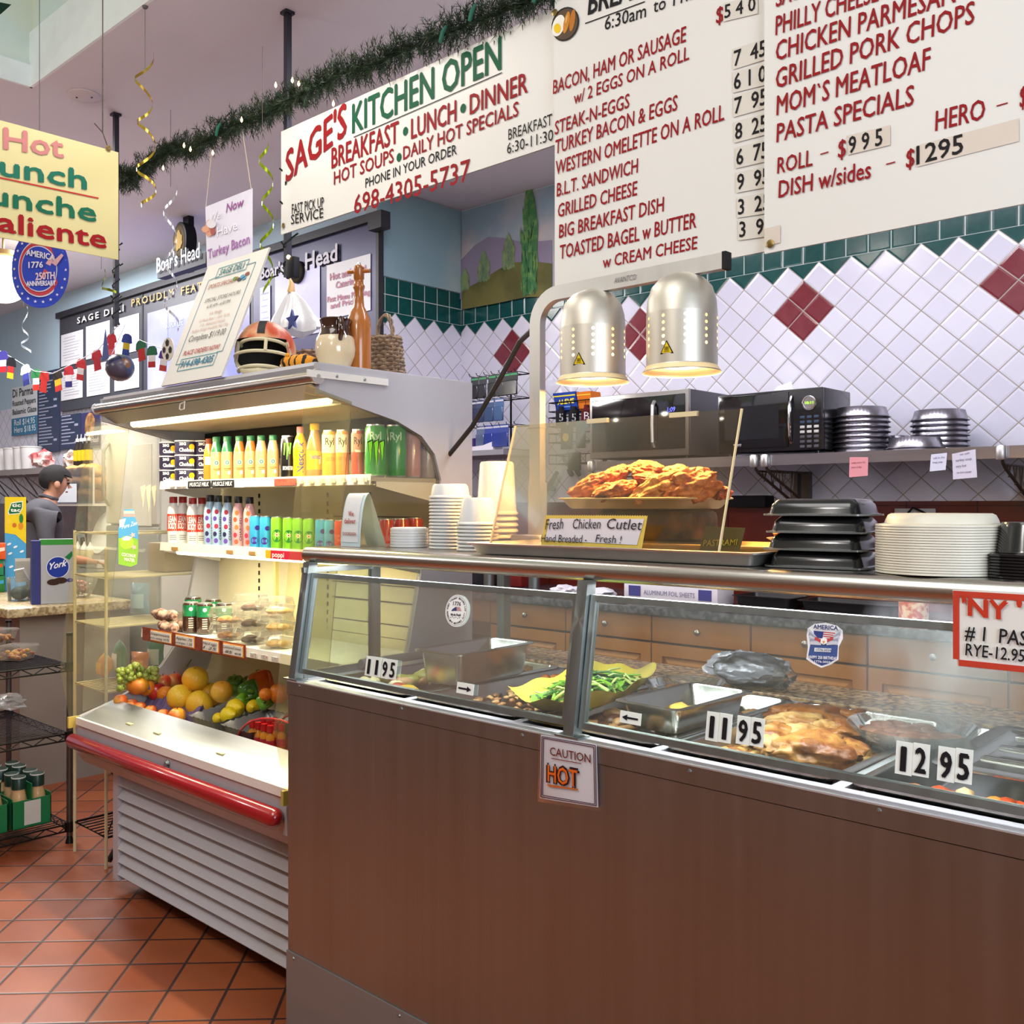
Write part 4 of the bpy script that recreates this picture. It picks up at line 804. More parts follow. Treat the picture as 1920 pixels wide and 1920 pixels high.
 t = thing('coconut_water_decal', 'bottle shaped coconut water picture stuck on the far clear guard', 'sticker'); X = KL + .014
 def pl(pts, c, off): q = [atx(x, y, X + off) for x, y in pts]; return MB().add(q, [tuple(range(len(q)))]).build('print', ink(c), t, smooth=0)
 pl([(233, 955), (251, 955), (252, 966), (259, 985), (259, 1035), (257, 1058), (245, 1063), (222, 1058), (222, 990), (232, 966)], '#4b93c4', 0)
 pl([(222, 1010), (240, 1004), (259, 1012), (259, 1035), (257, 1058), (245, 1063), (222, 1058)], '#7fb03e', .0006); pl([(232, 958), (252, 958), (252, 963), (232, 963)], '#d7d2a4', .0006); pl([(232, 964), (252, 964), (253, 969), (231, 969)], '#d98f8c', .0006)
 pl([(225, 1012), (233, 1005), (246, 1006), (251, 1015), (247, 1027), (234, 1030), (226, 1024)], '#9dbf46', .0012); pl([(228, 1010), (237, 1005), (247, 1007), (243, 1013), (233, 1014)], '#f1efe2', .0018)
 for cx, cy_ in ((249, 1003), (251, 1026)): pl([(cx + 5.5 * math.cos(k * PI / 5) * (1 if k % 2 else .5), cy_ + 5.5 * math.sin(k * PI / 5) * (1 if k % 2 else .5)) for k in range(10)], '#e9a9b0', .0024)
 pl([(224, 975), (236, 972), (232, 985), (224, 990)], '#e4eef2', .0006)
 xwrite(t, X, [('COCONUT', 228, 1042, 254, 1046, 6, '#eef2e0', .03), ('WATER', 232, 1051, 252, 1054, 6, '#eef2e0', .03)], off=.002)
 xwrite(t, X, [('Pure Zen', 228, 992, 256, 984, 8, '#dfeaf2', 0, .3)], off=.002)
deck()
# ---------------------------------------------------------------- food pans in the steam table
from mathutils import noise as mn
def chunk(mb, c, r, seed, rough=.25, mi=0, sub=2, rz=0, freq=1.6):
 bm = bmesh.new(); bmesh.ops.create_icosphere(bm, subdivisions=sub, radius=1); o = Vector((seed * 3.7, seed * 1.3, seed * .7)); R = Matrix.Rotation(rz, 3, 'Z')
 for v in bm.verts:
  d = 1 + rough * mn.noise(v.co * freq + o) + rough * .5 * mn.noise(v.co * freq * 2.7 + o); v.co = R @ Vector((v.co.x * d * r[0], v.co.y * d * r[1], v.co.z * d * r[2])) + Vector(c)
 return mb.bm(bm, mi)
def rrect(x0, x1, y0, y1, r, n=5):
 out = []
 for cx, cy_, a in ((x1 - r, y1 - r, 0), (x0 + r, y1 - r, PI / 2), (x0 + r, y0 + r, PI), (x1 - r, y0 + r, 1.5 * PI)):
  out += [(cx + r * math.cos(a + PI / 2 * k / n), cy_ + r * math.sin(a + PI / 2 * k / n)) for k in range(n + 1)]
 return out
def panmesh(w, d, h, lip=.014, taper=.012, r=.03, th=.0015):
 """rounded pan centred on the origin, rim at z = h, base at z = 0, with a rolled lip"""
 def ring(e, z): return [(x, y, z) for x, y in rrect(-w / 2 + e, w / 2 - e, -d / 2 + e, d / 2 - e, max(.006, r - e * .5))]
 R = [ring(0, h - .004), ring(-.001, h - .001), ring(.003, h), ring(lip, h), ring(lip + .002, h - .004), ring(lip + taper, .006), ring(lip + taper + .006, .0015), ]
 B = [ring(lip + taper + .005, 0), ring(lip + taper - th, .004), ring(lip + .0005, h - .005), ring(.001, h - .0035)]
 b = MB(); n = len(R[0])
 for S, rev in ((R, 0), (B, 0)):
  o = len(b.v); b.v += [p for q in S for p in q]
  for j in range(len(S) - 1):
   for k in range(n): b.f.append([o + j * n + k, o + j * n + (k + 1) % n, o + (j + 1) * n + (k + 1) % n, o + (j + 1) * n + k]); b.m.append(0)
  b.f.append([o + (0 if rev or S is B else (len(S) - 1) * n) + k for k in range(n)]); b.m.append(0)
 return b
PANY0, PANY1 = 1.533, 2.112
def stuff(o, label, cat): REBASE.append(o); return tag(o, label, cat, kind='stuff')
def steamtable():
 names = [('peppers and sausage', -2.095, -1.758), ('crumbled brown meat', -1.738, -1.405), ('roast slices', -1.386, -1.052), ('chicken pieces', -1.032, -.70), ('red sauce', -.676, -.345)]
 for i, (nm, x0, x1) in enumerate(names):
  h = .075; t = thing('steam_table_pan', 'steel steam table pan holding %s' % nm, 'food pan', ((x0 + x1) / 2, (PANY0 + PANY1) / 2, LZ + .006 - h), 0, 'steam table pans')
  panmesh(x1 - x0, PANY1 - PANY0, h).build('pan', pan_steel, t, smooth=50)
 def pile(x0, x1, y0, y1, z, n, size, m, label, cat, seed, rough=.3, sub=1, flat=.5, name=None, dome=.015):
  r = random.Random(seed); b = MB(); ms = m if isinstance(m, list) else [m]
  for k in range(n):
   x = r.uniform(x0, x1); y = r.uniform(y0, y1); s = size * r.uniform(.7, 1.25); u = 1 - (2 * (x - x0) / (x1 - x0) - 1) ** 2
   chunk(b, (x, y, z + dome * u * r.random() + .004 * r.random()), (s, s * r.uniform(.45, .9), s * flat), seed + k, rough, r.randrange(len(ms)), sub, r.uniform(0, PI))
  return stuff(b.build(name or cat.replace(' ', '_'), ms, None, smooth=60), label, cat)
 gpep = mat('cooked_pepper_green', '#9c9a3a', .35, var=.15); ypep = mat('cooked_pepper_yellow', '#e6bd2a', .35); rpep = mat('cooked_pepper_red', '#c2482a', .35); onion = mat('cooked_onion', '#e8dcae', .4); saus = mat('cooked_sausage', '#b98a5c', .5, var=.2)
 base = mat('brown_fond', '#8a5a34', .5, col2='#b07a44', scale=60, bump=.4)
 for x0, x1, m in ((-2.06, -1.79, base), (-1.70, -1.44, base), (-1.35, -1.09, mat('dark_fond', '#4a2c1e', .5, col2='#70452c', scale=50, bump=.4)), (-1.0, -.735, mat('chicken_fond', '#a8743c', .45, col2='#6d4322', scale=40, bump=.4)), (-.645, -.375, mat('sauce_fond', '#a8481c', .35, col2='#d98a4a', scale=18, bump=.3))):
  pass
 pile(-2.05, -1.80, 1.58, 2.06, LZ - .012, 70, .026, [gpep, ypep, rpep, onion, saus, gpep], 'sauteed peppers onions and sausage in the pan at the end of the counter', 'peppers', 11, sub=2)
 pile(-1.70, -1.45, 1.58, 2.07, LZ - .022, 150, .012, [base, mat('rice_tan', '#c99c66', .6)], 'crumbled browned meat and rice in the pan under the yellow platter', 'browned meat', 23)
 pile(-1.35, -1.09, 1.58, 2.07, LZ - .024, 60, .026, [mat('roast_brown', '#5a3626', .45, var=.25), mat('roast_tan', '#a77c4e', .5, var=.2)], 'dark roast slices in the pan behind the arrow card', 'roast meat', 31, sub=2)
 pile(-1.66, -1.46, 1.92, 2.08, LZ + .004, 70, .017, [mat('potato_orange', '#d98228', .5, var=.15), mat('potato_brown', '#a8561c', .5)], 'roasted orange potato wedges behind the yellow platter', 'potatoes', 41, flat=.7)
 pile(-1.0, -.735, 1.56, 2.07, LZ - .03, 130, .02, [mat('chicken_shred', '#c99a54', .5, var=.2), mat('chicken_dark', '#8f5a2a', .5, var=.2)], 'shredded chicken and drippings in the wide pan', 'shredded chicken', 57, sub=1)
 pile(-.645, -.375, 1.56, 1.70, LZ - .03, 60, .02, [mat('sauce_red', '#b8431a', .35, var=.2), mat('sauce_cheese', '#e6b98a', .45, var=.1), mat('sauce_orange', '#d9822e', .4)], 'red sauce and melted cheese at the front of the last pan', 'baked pasta', 63)
 rr = random.Random(5); skin = [mat('roast_skin', '#b07a3c', .4, col2='#7d431c', scale=22, bump=.5, bscale=50), mat('roast_pale', '#c9a066', .45, col2='#a06a34', scale=26, bump=.5, bscale=50), mat('roast_deep', '#7d431c', .38, col2='#a0642c', scale=18, bump=.4)]
 spots = [((1450, 1385), (.05, .035, .026), 0, 'golden chicken piece behind the price card 95'), ((1498, 1355), (.06, .03, .02), 1, 'shredded pale chicken piece at the near wall of the pan'), ((1530, 1345), (.06, .05, .026), 2, 'browned chicken piece with dark skin'), ((1505, 1385), (.05, .03, .024), 1, 'pale chicken strip in the middle of the pan'), ((1545, 1372), (.045, .035, .022), 1, 'chicken piece in front of the dark skinned one'), ((1525, 1408), (.075, .055, .03), 0, 'large flat chicken thigh at the front of the pan'), ((1455, 1402), (.05, .03, .02), 1, 'torn chicken piece at the corner by the rail'), ((1580, 1375), (.05, .04, .022), 2, 'chicken piece beside the oval dish'), ((1475, 1340), (.05, .03, .02), 2, 'dark shredded chicken at the back of the pan'), ((1565, 1405), (.05, .04, .022), 0, 'chicken piece next to the large flat thigh'), ((1590, 1345), (.04, .03, .02), 2, 'dark chicken end near the pan rim')]
 for i, ((px, py), sz, k, nm) in enumerate(spots):
  q = atz(px, py, LZ + .005); q.x = max(-.99, min(-.745, q.x)); q.y = max(1.58, min(2.05, q.y)); b = MB(); chunk(b, (0, 0, 0), sz, 70 + i, .45, 0, 4, rr.uniform(-.5, .9), 1.5)
  o = b.build('chicken_piece', skin[k], None, smooth=80); o.location = q; tag(o, nm, 'chicken', 'roast chicken pieces')
 # loose pans and dishes standing across the steam table
 def pan(name, label, cat, c, w, d, h, rz, m=None, r=.025):
  t = thing(name, label, cat, c, rz); panmesh(w, d, h, r=r).build('pan', m or pan_steel, t, smooth=50); return t
 pan('hotel_pan', 'empty small steel pan standing across the peppers pan', 'food pan', (-1.80, 1.81, LZ + .007), .17, .31, .085, .06)
 t = pan('hotel_pan', 'small deep steel pan with sliced potatoes beside the foil loaf', 'food pan', (-1.115, 1.74, LZ + .0065), .165, .29, .055, -.02)
 pile(-1.16, -1.08, 1.66, 1.80, LZ + .016, 14, .024, [mat('potato_gold', '#dcae4e', .5, var=.15), ypep], 'yellow potato slices in the small deep pan', 'potatoes', 77, flat=.4, sub=2)
 q = atz(1240, 1298, LZ + .02); t = thing('oval_dish', 'glass oval dish with brown gravy behind the small deep pan', 'dish', (-1.27, 1.98, LZ + .008), 0); MB().open_lathe([(.05, 0), (.07, .01), (.085, .03), (.088, .03), (.072, .012), (.05, .003), (0, .003)], 28, M=Matrix.Scale(1.25, 4, (0, 1, 0))).build('dish', clear('dish_glass', haze=.12), t)
 chb = MB(); [chunk(chb, (-.02 + .02 * k, .03 * math.sin(k * 2), .016), (.03, .03, .010), 90 + k, .3, 0, 2) for k in range(4)]; o = chb.build('gravy_meat', mat('gravy_brown', '#7a4a22', .3, col2='#c98a32', scale=30), None); o.location = (-1.27, 1.98, LZ + .006); tag(o, 'brown gravy meat in the glass oval dish', 'gravy meat', kind='stuff')
 # yellow wavy platter with greens
 yel = mat('platter_yellow', '#e9cf56', .25, var=.04, coat=.4)
 t = thing('serving_platter', 'yellow wavy edged platter heaped with greens', 'platter', (-1.40, 1.77, LZ + .009), math.radians(14)); n = 72; rings = []
 for s, z, wv in ((.62, .002, 0), (.80, .012, .2), (1.0, .040, 1), (1.02, .042, 1), (.99, .040, 1), (.78, .016, .2), (.60, .006, 0)):
  row = []
  for k in range(n):
   a = 2 * PI * k / n; c, s2 = math.cos(a), math.sin(a); p = (abs(c) ** 3.2 + abs(s2) ** 3.2) ** (-1 / 3.2); cor = max(0, abs(math.sin(2 * a))) ** 6
   row.append((.105 * c * p * s * (1 + .06 * cor * wv), .245 * s2 * p * s * (1 + .05 * cor * wv), z + wv * (.006 * math.sin(a * 8) + .016 * cor)))
  rings.append(row)
 b = MB(); b.v = [p for q in rings for p in q]; b.f = [[j * n + k, j * n + (k + 1) % n, (j + 1) * n + (k + 1) % n, (j + 1) * n + k] for j in range(6) for k in range(n)] + [list(range(n))[::-1], list(range(6 * n, 7 * n))]; b.m = [0] * len(b.f); b.build('platter', yel, t, smooth=70)
 gr = [mat('greens_bright', '#6f9f2f', .45, var=.2), mat('greens_deep', '#2f5f2a', .4, var=.2), mat('greens_pale', '#b9c77a', .5, var=.1)]; b = MB(); r = random.Random(9); rot = Matrix.Rotation(math.radians(14), 3, 'Z')
 for i in range(230):
  v = r.uniform(-1, 1); u = r.uniform(-1, 1); c = rot @ Vector((.06 * u, .17 * v + .01, 0)); h = LZ + .03 + .035 * (1 - u * u) * (1 - v * v * .6) * r.random(); a = r.uniform(0, 2 * PI); L = r.uniform(.015, .035)
  p0 = Vector((-1.40 + c.x, 1.77 + c.y, h)); d = Vector((math.cos(a) * L, math.sin(a) * L, r.uniform(-.008, .014))); k = r.choice([0, 0, 1, 1, 1, 2])
  if k == 2 or r.random() < .3: b.tube([p0 - d, p0 + Vector((0, 0, .008)), p0 + d], [.0035, .003, .002], 5, k)
  else:
   w = Vector((-d.y, d.x, r.uniform(-.006, .006))) * .45; b.add([p0 - d, p0 - d * .2 + w + Vector((0, 0, .006)), p0 + d, p0 + d * .1 - w], [(0, 1, 2, 3)], k)
 stuff(b.build('cooked_greens', gr, None, smooth=60), 'cooked leafy greens heaped on the yellow platter', 'greens')
 # foil loaf with cling film
 q = atz(1415, 1282, LZ + .05); b = MB(); chunk(b, (0, 0, 0), (.105, .052, .040), 120, .22, 0, 4, .25, 2.2); t = thing('foil_wrapped_loaf', 'loaf wrapped in crinkled foil and clear film at the back of the steam table', 'wrapped loaf', (-1.225, 2.19, LZ + .052)); b.build('loaf', mat('crinkled_foil', '#d9d8e6', .3, metal=.3, bump=.6, bscale=40), t, smooth=25)
 b = MB(); chunk(b, (.03, -.02, -.004), (.10, .066, .046), 121, .3, 0, 3, .1, 2.5); b.build('film', clear('cling_film', haze=.03, gloss=1.6, rough=.08), t, smooth=20)
 # oval dish and lid in the steaming pan
 t = thing('oval_dish', 'wide glass dish of dark meat set over the steaming pan', 'dish', (-.70, 1.88, LZ + .008)); MB().open_lathe([(.07, 0), (.095, .008), (.115, .032), (.119, .033), (.117, .030), (.098, .012), (.07, .003), (0, .003)], 32).build('dish', clear('dish_glass'), t)
 b = MB(); rr = random.Random(3)
 for k in range(26): a = rr.uniform(0, 6.28); d = .075 * rr.random() ** .5; chunk(b, (d * math.cos(a), d * math.sin(a), .018), (.022, .018, .010), 140 + k, .35, 0, 2)
 o = b.build('shredded_meat', mat('dark_pork', '#6b4636', .45, col2='#8f6450', scale=50), None, smooth=60); o.location = (-.70, 1.88, LZ + .006); tag(o, 'dark shredded meat in the wide glass dish', 'shredded meat', kind='stuff')
 t = thing('pan_cover', 'ribbed steel lid over the rear of the last pan', 'pan lid', (-.44, 1.905, LZ + .006)); panmesh(.34, .40, .012, lip=.03, taper=.01).build('lid', pan_steel, t, smooth=50)
 for k in range(3): MB().rbox(-.11, .11, -.12 + .10 * k, -.10 + .10 * k, .008, .018, .004).build('rib', pan_steel, t)
def digits_and_signs():
 wm = mat('card_white', '#e6ebe4', .5); bk = ink('#19161a')
 def card(txt, x0, x1, ytop, ybot, slope, label, gap=0):
  t = thing('number_card', label, 'price card', None, 0, 'number cards on the glass'); n = len(txt); w = (x1 - x0) / n; zc = 1.0; Y = 1.492
  for k, ch in enumerate(txt):
   xa, xb = x0 + k * w + .3, x0 + (k + 1) * w - .3; dy = slope * (k * w)
   a, b, c, d = (aty(xa, ybot + dy, Y), aty(xb, ybot + dy + slope * w, Y), aty(xb, ytop + dy + slope * w, Y), aty(xa, ytop + dy, Y))
   z0 = min(a.z, b.z); Z0 = (a.z + b.z) / 2; Z1 = (c.z + d.z) / 2
   def L(x, z): return Vector((x, lean(z) - .0035, z))
   q = MB().slab(L(a.x, Z0), L(b.x, Z0), L(b.x, Z1), L(a.x, Z1), (0, 1, 0), .0012).build('digit_card', wm, t, smooth=0); h = Z1 - Z0; ww = b.x - a.x
   A = L(a.x + ww * .2, Z0 + h * .12); B = L(b.x - ww * .2, Z0 + h * .12); up = (L(0, 1) - L(0, 0)).normalized()
   if ch in '><':
    mz = Z0 + h * .5; s = 1 if ch == '>' else -1; cx = (a.x + b.x) / 2; hw = ww * .38
    pts = [(-hw, .08), (hw * .35, .08), (hw * .35, .26), (hw, 0), (hw * .35, -.26), (hw * .35, -.08), (-hw, -.08)]
    pts = [L(cx + s * x, mz + y * h) - Vector((0, .0015, 0)) for x, y in pts]; MB().add(pts, [tuple(range(7))]).build('arrow', bk, q, smooth=0)
   elif ch == '1': lettering(ch, L(a.x + ww * .34, Z0 + h * .12), L(b.x - ww * .36, Z0 + h * .12), h * .74, (0, -1, 0), bk, q, name='digit', up=up, bold=.02)
   else: lettering(ch, A, B, h * .74, (0, -1, 0), bk, q, name='digit', up=up, bold=.03)
 card('11', 678, 707, 1231, 1267, .14, 'number card 11 on the glass in front of the peppers'); card('95', 708, 736, 1236, 1272, .14, 'number card 95 on the glass in front of the peppers')
 card('>', 850, 882, 1281, 1301, .1, 'arrow card pointing towards the yellow platter'); card('<', 1156, 1196, 1335, 1357, .1, 'arrow card pointing back at the roast slices')
 card('11', 1317, 1365, 1336, 1389, .14, 'number card 11 in front of the small deep pan'); card('95', 1374, 1426, 1344, 1396, .14, 'number card 95 in front of the chicken pan')
 card('12', 1673, 1737, 1393, 1453, .11, 'number card 12 in front of the steaming pan'); card('95', 1752, 1818, 1403, 1466, .11, 'number card 95 beside the 12 at the steaming pan')
 # caution card taped under the ledge
 Y = CY - .006; t = thing('caution_sign', 'hand drawn caution hot card taped to the steel front', 'sign')
 def R(pts, c, off, nm='print', par=t): q = [aty(x, y, Y - off) for x, y in pts]; return MB().add(q, [tuple(range(len(q)))]).build(nm, ink(c) if isinstance(c, str) else c, par, smooth=0)
 q = [aty(x, y, Y) for x, y in ((1014, 1378), (1118, 1396), (1121, 1514), (1012, 1497))]; MB().slab(q[3], q[2], q[1], q[0], (0, 1, 0), .0012).build('card', mat('card_grey_white', '#d9d8de', .35), t, smooth=0)
 q = [aty(x, y, Y - .0012) for x, y in ((1010, 1374), (1123, 1394), (1127, 1522), (1008, 1503))]; MB().add(q, [(0, 1, 2, 3)]).build('laminate', clear('laminate_film', haze=.03), t, smooth=0)
 for e in (0, 3):
  fr = ((1016 + e, 1381 + e), (1116 - e, 1398 + e), (1118 - e, 1511 - e), (1014 + e, 1494 - e))
  for k in range(4): a, b = Vector(fr[k]), Vector(fr[(k + 1) % 4]); n = Vector((-(b - a).y, (b - a).x)).normalized() * .7; R([tuple(a - n), tuple(b - n), tuple(b + n), tuple(a + n)], '#4a2436', .002, 'border')
 ywrite(t, Y, [('CAUTION', 1033, 1415, 1109, 1430, 15, '#6b2418', .01), ('HOT', 1028, 1465, 1086, 1477, 33, '#3a1a14', .07)], off=.003); ywrite(t, Y, [('HOT', 1029.5, 1463.5, 1084.5, 1475.5, 30, '#d9611e', .015)], off=.0042)
 R([(1034, 1421), (1090, 1431), (1090, 1432.5), (1034, 1422.5)], '#7a2f1c', .003, 'underline'); R([(1025, 1470), (1084, 1479), (1084, 1482), (1030, 1475)], '#b8622a', .003, 'underline')
 # NY sign hanging from the roll
 Y = 1.528; t = thing('pastrami_price_sign', 'red bordered handwritten NY sign hanging from the counter roll', 'sign')
 def R2(pts, c, off, nm='border'): q = [aty(x, y, Y - off) for x, y in pts]; return MB().add(q, [tuple(range(len(q)))]).build(nm, ink(c), t, smooth=0)
 x3, x2 = aty(1786, 1106, Y), aty(1795, 1250, Y); W3 = .20
 MB().slab((x2.x, Y, x2.z), (x2.x + W3, Y, x2.z + .004), (x3.x + W3, Y, x3.z + .004), (x3.x, Y, x3.z), (0, 1, 0), .0012).build('card', mat('card_cream', '#e4e2da', .5), t, smooth=0)
 bm_ = MB(); rc = ink('#c2402c')
 for (x0, z0, x1, z1) in ((x3.x + .001, x3.z - .010, x3.x + W3, x3.z - .001), (x2.x + .002, x2.z + .002, x2.x + W3, x2.z + .011), (x3.x + .001, x2.z + .0112, x3.x + .010, x3.z - .0102)): bm_ = MB().box(x0, x1, Y - .0012, Y - .0008, z0, z1).build('border', rc, t, smooth=0)
 ywrite(t, Y, [("'NY", 1806, 1152, 1890, 1162, 33, '#c23a22', .045), ("'", 1908, 1160, 1916, 1161, 33, '#c23a22', .03), ('# 1  PASTRAMI', 1810, 1198, 2030, 1222, 26, '#211f22', .012, .1), ('RYE-12.95', 1811, 1228, 1922, 1241, 22, '#211f22', .012, .1)], off=.0025)
 q = [aty(x, y, Y - .001) for x, y in ((1796, 1250), (1990, 1275), (1990, 1290), (1796, 1263))]; MB().add(q, [(0, 1, 2, 3)]).build('film_edge', clear('laminate_film'), t, smooth=0)
 # stickers on the glass
 Yg = lean(1.13) - .006; t = thing('round_sticker', 'round white 1776 sticker with torn flag on the glass', 'sticker'); c = aty(856.5, 1145, lean(1.15) + .003); rad = 30 * dep(c) / FPX; up = Vector((0, .155, 1)).normalized()
 def disc(cc, r, c2, off, nm, ry=None):
  vs = [Vector(cc) + Vector((r * math.cos(2 * PI * k / 40), 0, 0)) + up * ((ry or r) * math.sin(2 * PI * k / 40)) + Vector((0, -off * .3, 0)) for k in range(40)]; return MB().add(vs, [tuple(range(40))]).build(nm, ink(c2), t, smooth=0)
 disc(c, rad, '#eef0ee', .003, 'backing'); disc(c, rad * .93, '#3a3b44', .0036, 'ring'); disc(c, rad * .91, '#eef0ee', .0042, 'face')
 b = MB()
 for word, a0, s in (('WHEN TYRANNY BECOMES LAW', PI * .97, -1), ('REBELLION BECOMES DUTY', PI * 1.05, 1)):
  n = len(word)
  for k, ch in enumerate(word):
   if ch == ' ': continue
   a = a0 + s * (PI * (.94 if s < 0 else .90)) * k / (n - 1); R_ = rad * (.74 if s < 0 else .84); p = Vector((math.cos(a), 0, 0)) * R_ + up * (math.sin(a) * R_) + c + Vector((0, -.0018, 0)); d = Vector((-math.sin(a), 0, 0)) * s + up * (math.cos(a) * s); u2 = Vector((math.cos(a), 0, 0)) * (-s) + up * (math.sin(a) * -s)
   letters(b, ch, p - d * .0016, p + d * .0016, .0042, (0, -1, 0), up=u2, off=0, bold=.02)
 b.build('lettering', ink('#2b2c36'), t, smooth=0)
 def on(x, z): return c + Vector((x * rad, -.0018, 0)) + up * (z * rad)
 lettering('1776', on(-.34, .32), on(.34, .32), rad * .24, (0, -1, 0), ink('#4a3a4a'), t, up=up, off=0, bold=.02); lettering('We the People', on(-.45, -.34), on(.45, -.30), rad * .15, (0, -1, 0), ink('#3a3b44'), t, up=up, off=0, shear=.3, bold=.03)
 MB().add([on(-.45, -.05), on(.05, .0), on(-.05, .26), on(-.35, .08)], [(0, 1, 2, 3)]).build('print', ink('#3a4a7a'), t, smooth=0)
 for k in range(4): MB().add([on(-.05 + .0 * k, .0 + k * .065), on(.48 - .05 * k, .02 + k * .065), on(.44 - .05 * k, .05 + k * .065), on(-.05, .035 + k * .065)], [(0, 1, 2, 3)]).build('print', ink('#b03a44'), t, smooth=0)
 for k in range(6): MB().add([on(-.5 + .16 * k, -.5 + .05 * (k % 2)), on(-.38 + .16 * k, -.44 + .05 * (k % 2)), on(-.46 + .16 * k, -.42 + .05 * (k % 2))], [(0, 1, 2)]).build('print', ink('#4a4b54'), t, smooth=0)
 t = thing('shield_sticker', 'shield shaped America eagle birthday sticker on the glass', 'sticker'); Y = lean(1.12) - .004
 def S(pts, col, off, nm='print'): q = [aty(1400 + x * .27083, 1080 + y * .27083, Y) for x, y in pts]; q = [Vector((p.x, lean(p.z) + .003 - off * .6, p.z)) for p in q]; return MB().add(q, [tuple(range(len(q)))]).build(nm, ink(col), t, smooth=0)
 S([(430, 340), (510, 330), (590, 352), (630, 385), (636, 440), (610, 500), (614, 585), (560, 620), (500, 640), (440, 612), (392, 580), (398, 500), (384, 420), (388, 370)], '#f1f1f4', 0, 'backing')
 S([(415, 470), (605, 485), (604, 575), (550, 610), (502, 626), (450, 600), (404, 565)], '#44588f', .0008); S([(430, 385), (500, 392), (495, 440), (440, 430)], '#39447f', .0008)
 for k in range(4): S([(500, 392 + 14 * k), (580, 400 + 14 * k), (580, 407 + 14 * k), (500, 399 + 14 * k)], '#c24a4a', .0008)
 for s in (-1, 1):
  for k in range(5): S([(508 + s * 12, 470 - 4 * k), (508 + s * (108 - 4 * k), 370 + 22 * k), (508 + s * (116 - 6 * k), 392 + 22 * k), (508 + s * 20, 485)], ('#c9ccd6', '#9aa0b0')[k % 2], .0016 + .0002 * k)
  S([(508 + s * 5, 455), (508 + s * 60, 425), (508 + s * 66, 445), (508 + s * 8, 475)], '#c24a4a', .003)
 S([(488, 440), (508, 430), (530, 442), (532, 470), (508, 482), (486, 468)], '#f4f4f2', .0036); S([(500, 455), (518, 455), (509, 478)], '#d9a02c', .0042); S([(445, 502), (562, 508), (560, 534), (445, 528)], '#e6e8ee', .0016)
 for (s, x0, y0, x1, y1, h, col) in (('AMERICA', 422, 372, 592, 384, 28, '#2e3a6e'), ('1776-2026', 452, 524, 556, 528, 15, '#6a7290'), ('HAPPY 250 BIRTHDAY', 400, 576, 606, 588, 20, '#f4f4f8'), ('1776-2026', 446, 604, 556, 610, 14, '#f4f4f8')):
  A = aty(1400 + x0 * .27083, 1080 + y0 * .27083, Y - .006); B = aty(1400 + x1 * .27083, 1080 + y1 * .27083, Y - .006); A.y = lean(A.z) - .0005; B.y = lean(B.z) - .0005; lettering(s, A, B, h * .27083 * dep(A) / FPX, (0, -1, 0), ink(col), t, bold=.04, off=0)
steamtable(); digits_and_signs()
# ---------------------------------------------------------------- things on the counter top
TT = TZ_ + .0005
frost = mat('frosted_plastic', '#e4e4e2', .35, var=.03, trans=.0, alpha=.86, spec=.4)
def stack(name, cat, group, c, r, n, pitch, proto, top, lab_top, lab_rest):
 """n nested copies, each its own object; the topmost shows its whole body"""
 objs = []
 base = None
 for k in range(n):
  z = c[2] + pitch * k
  if base is None:
   base = proto((c[0], c[1], z)); tag(base, lab_rest if n > 1 else lab_top, cat, group); o = base
  else: o = dup(base, (c[0], c[1], z), label=lab_rest, group=group)
  if k == n - 1: o['label'] = lab_top
  objs.append(o)
 return objs
def tub(r0, r1, h, m, lipw=.004, liph=.006, n=28):
 """upside down tub: rim at the bottom, closed base on top"""
 def f(loc):
  o = thing('deli_cup', 'x', 'cup', loc)
  MB().open_lathe([(r1 - .004, .001), (r1 - .002, 0), (r1 + lipw, 0), (r1 + lipw, liph * .5), (r1 + .001, liph), (r1 - .001, liph + .001), (r0 + .001, h - .006), (r0 - .003, h), (r0 - .008, h), (r0 - .012, h - .003), (0, h - .003)], n).build('cup', m, o)
  return o
 return f
def lidp(r, h, m, dome=None, name='container_cover', n=40):
 def f(loc):
  o = thing(name, 'x', 'lid', loc); d = dome or (.88, .3)
  MB().open_lathe([(r * .985, .0005), (r, 0), (r, h * .6), (r * .99, h), (r * .93, h), (r * d[0], h * (1 + d[1])), (0, h * (1 + d[1]))], n).build('lid', m, o); return o
 return f
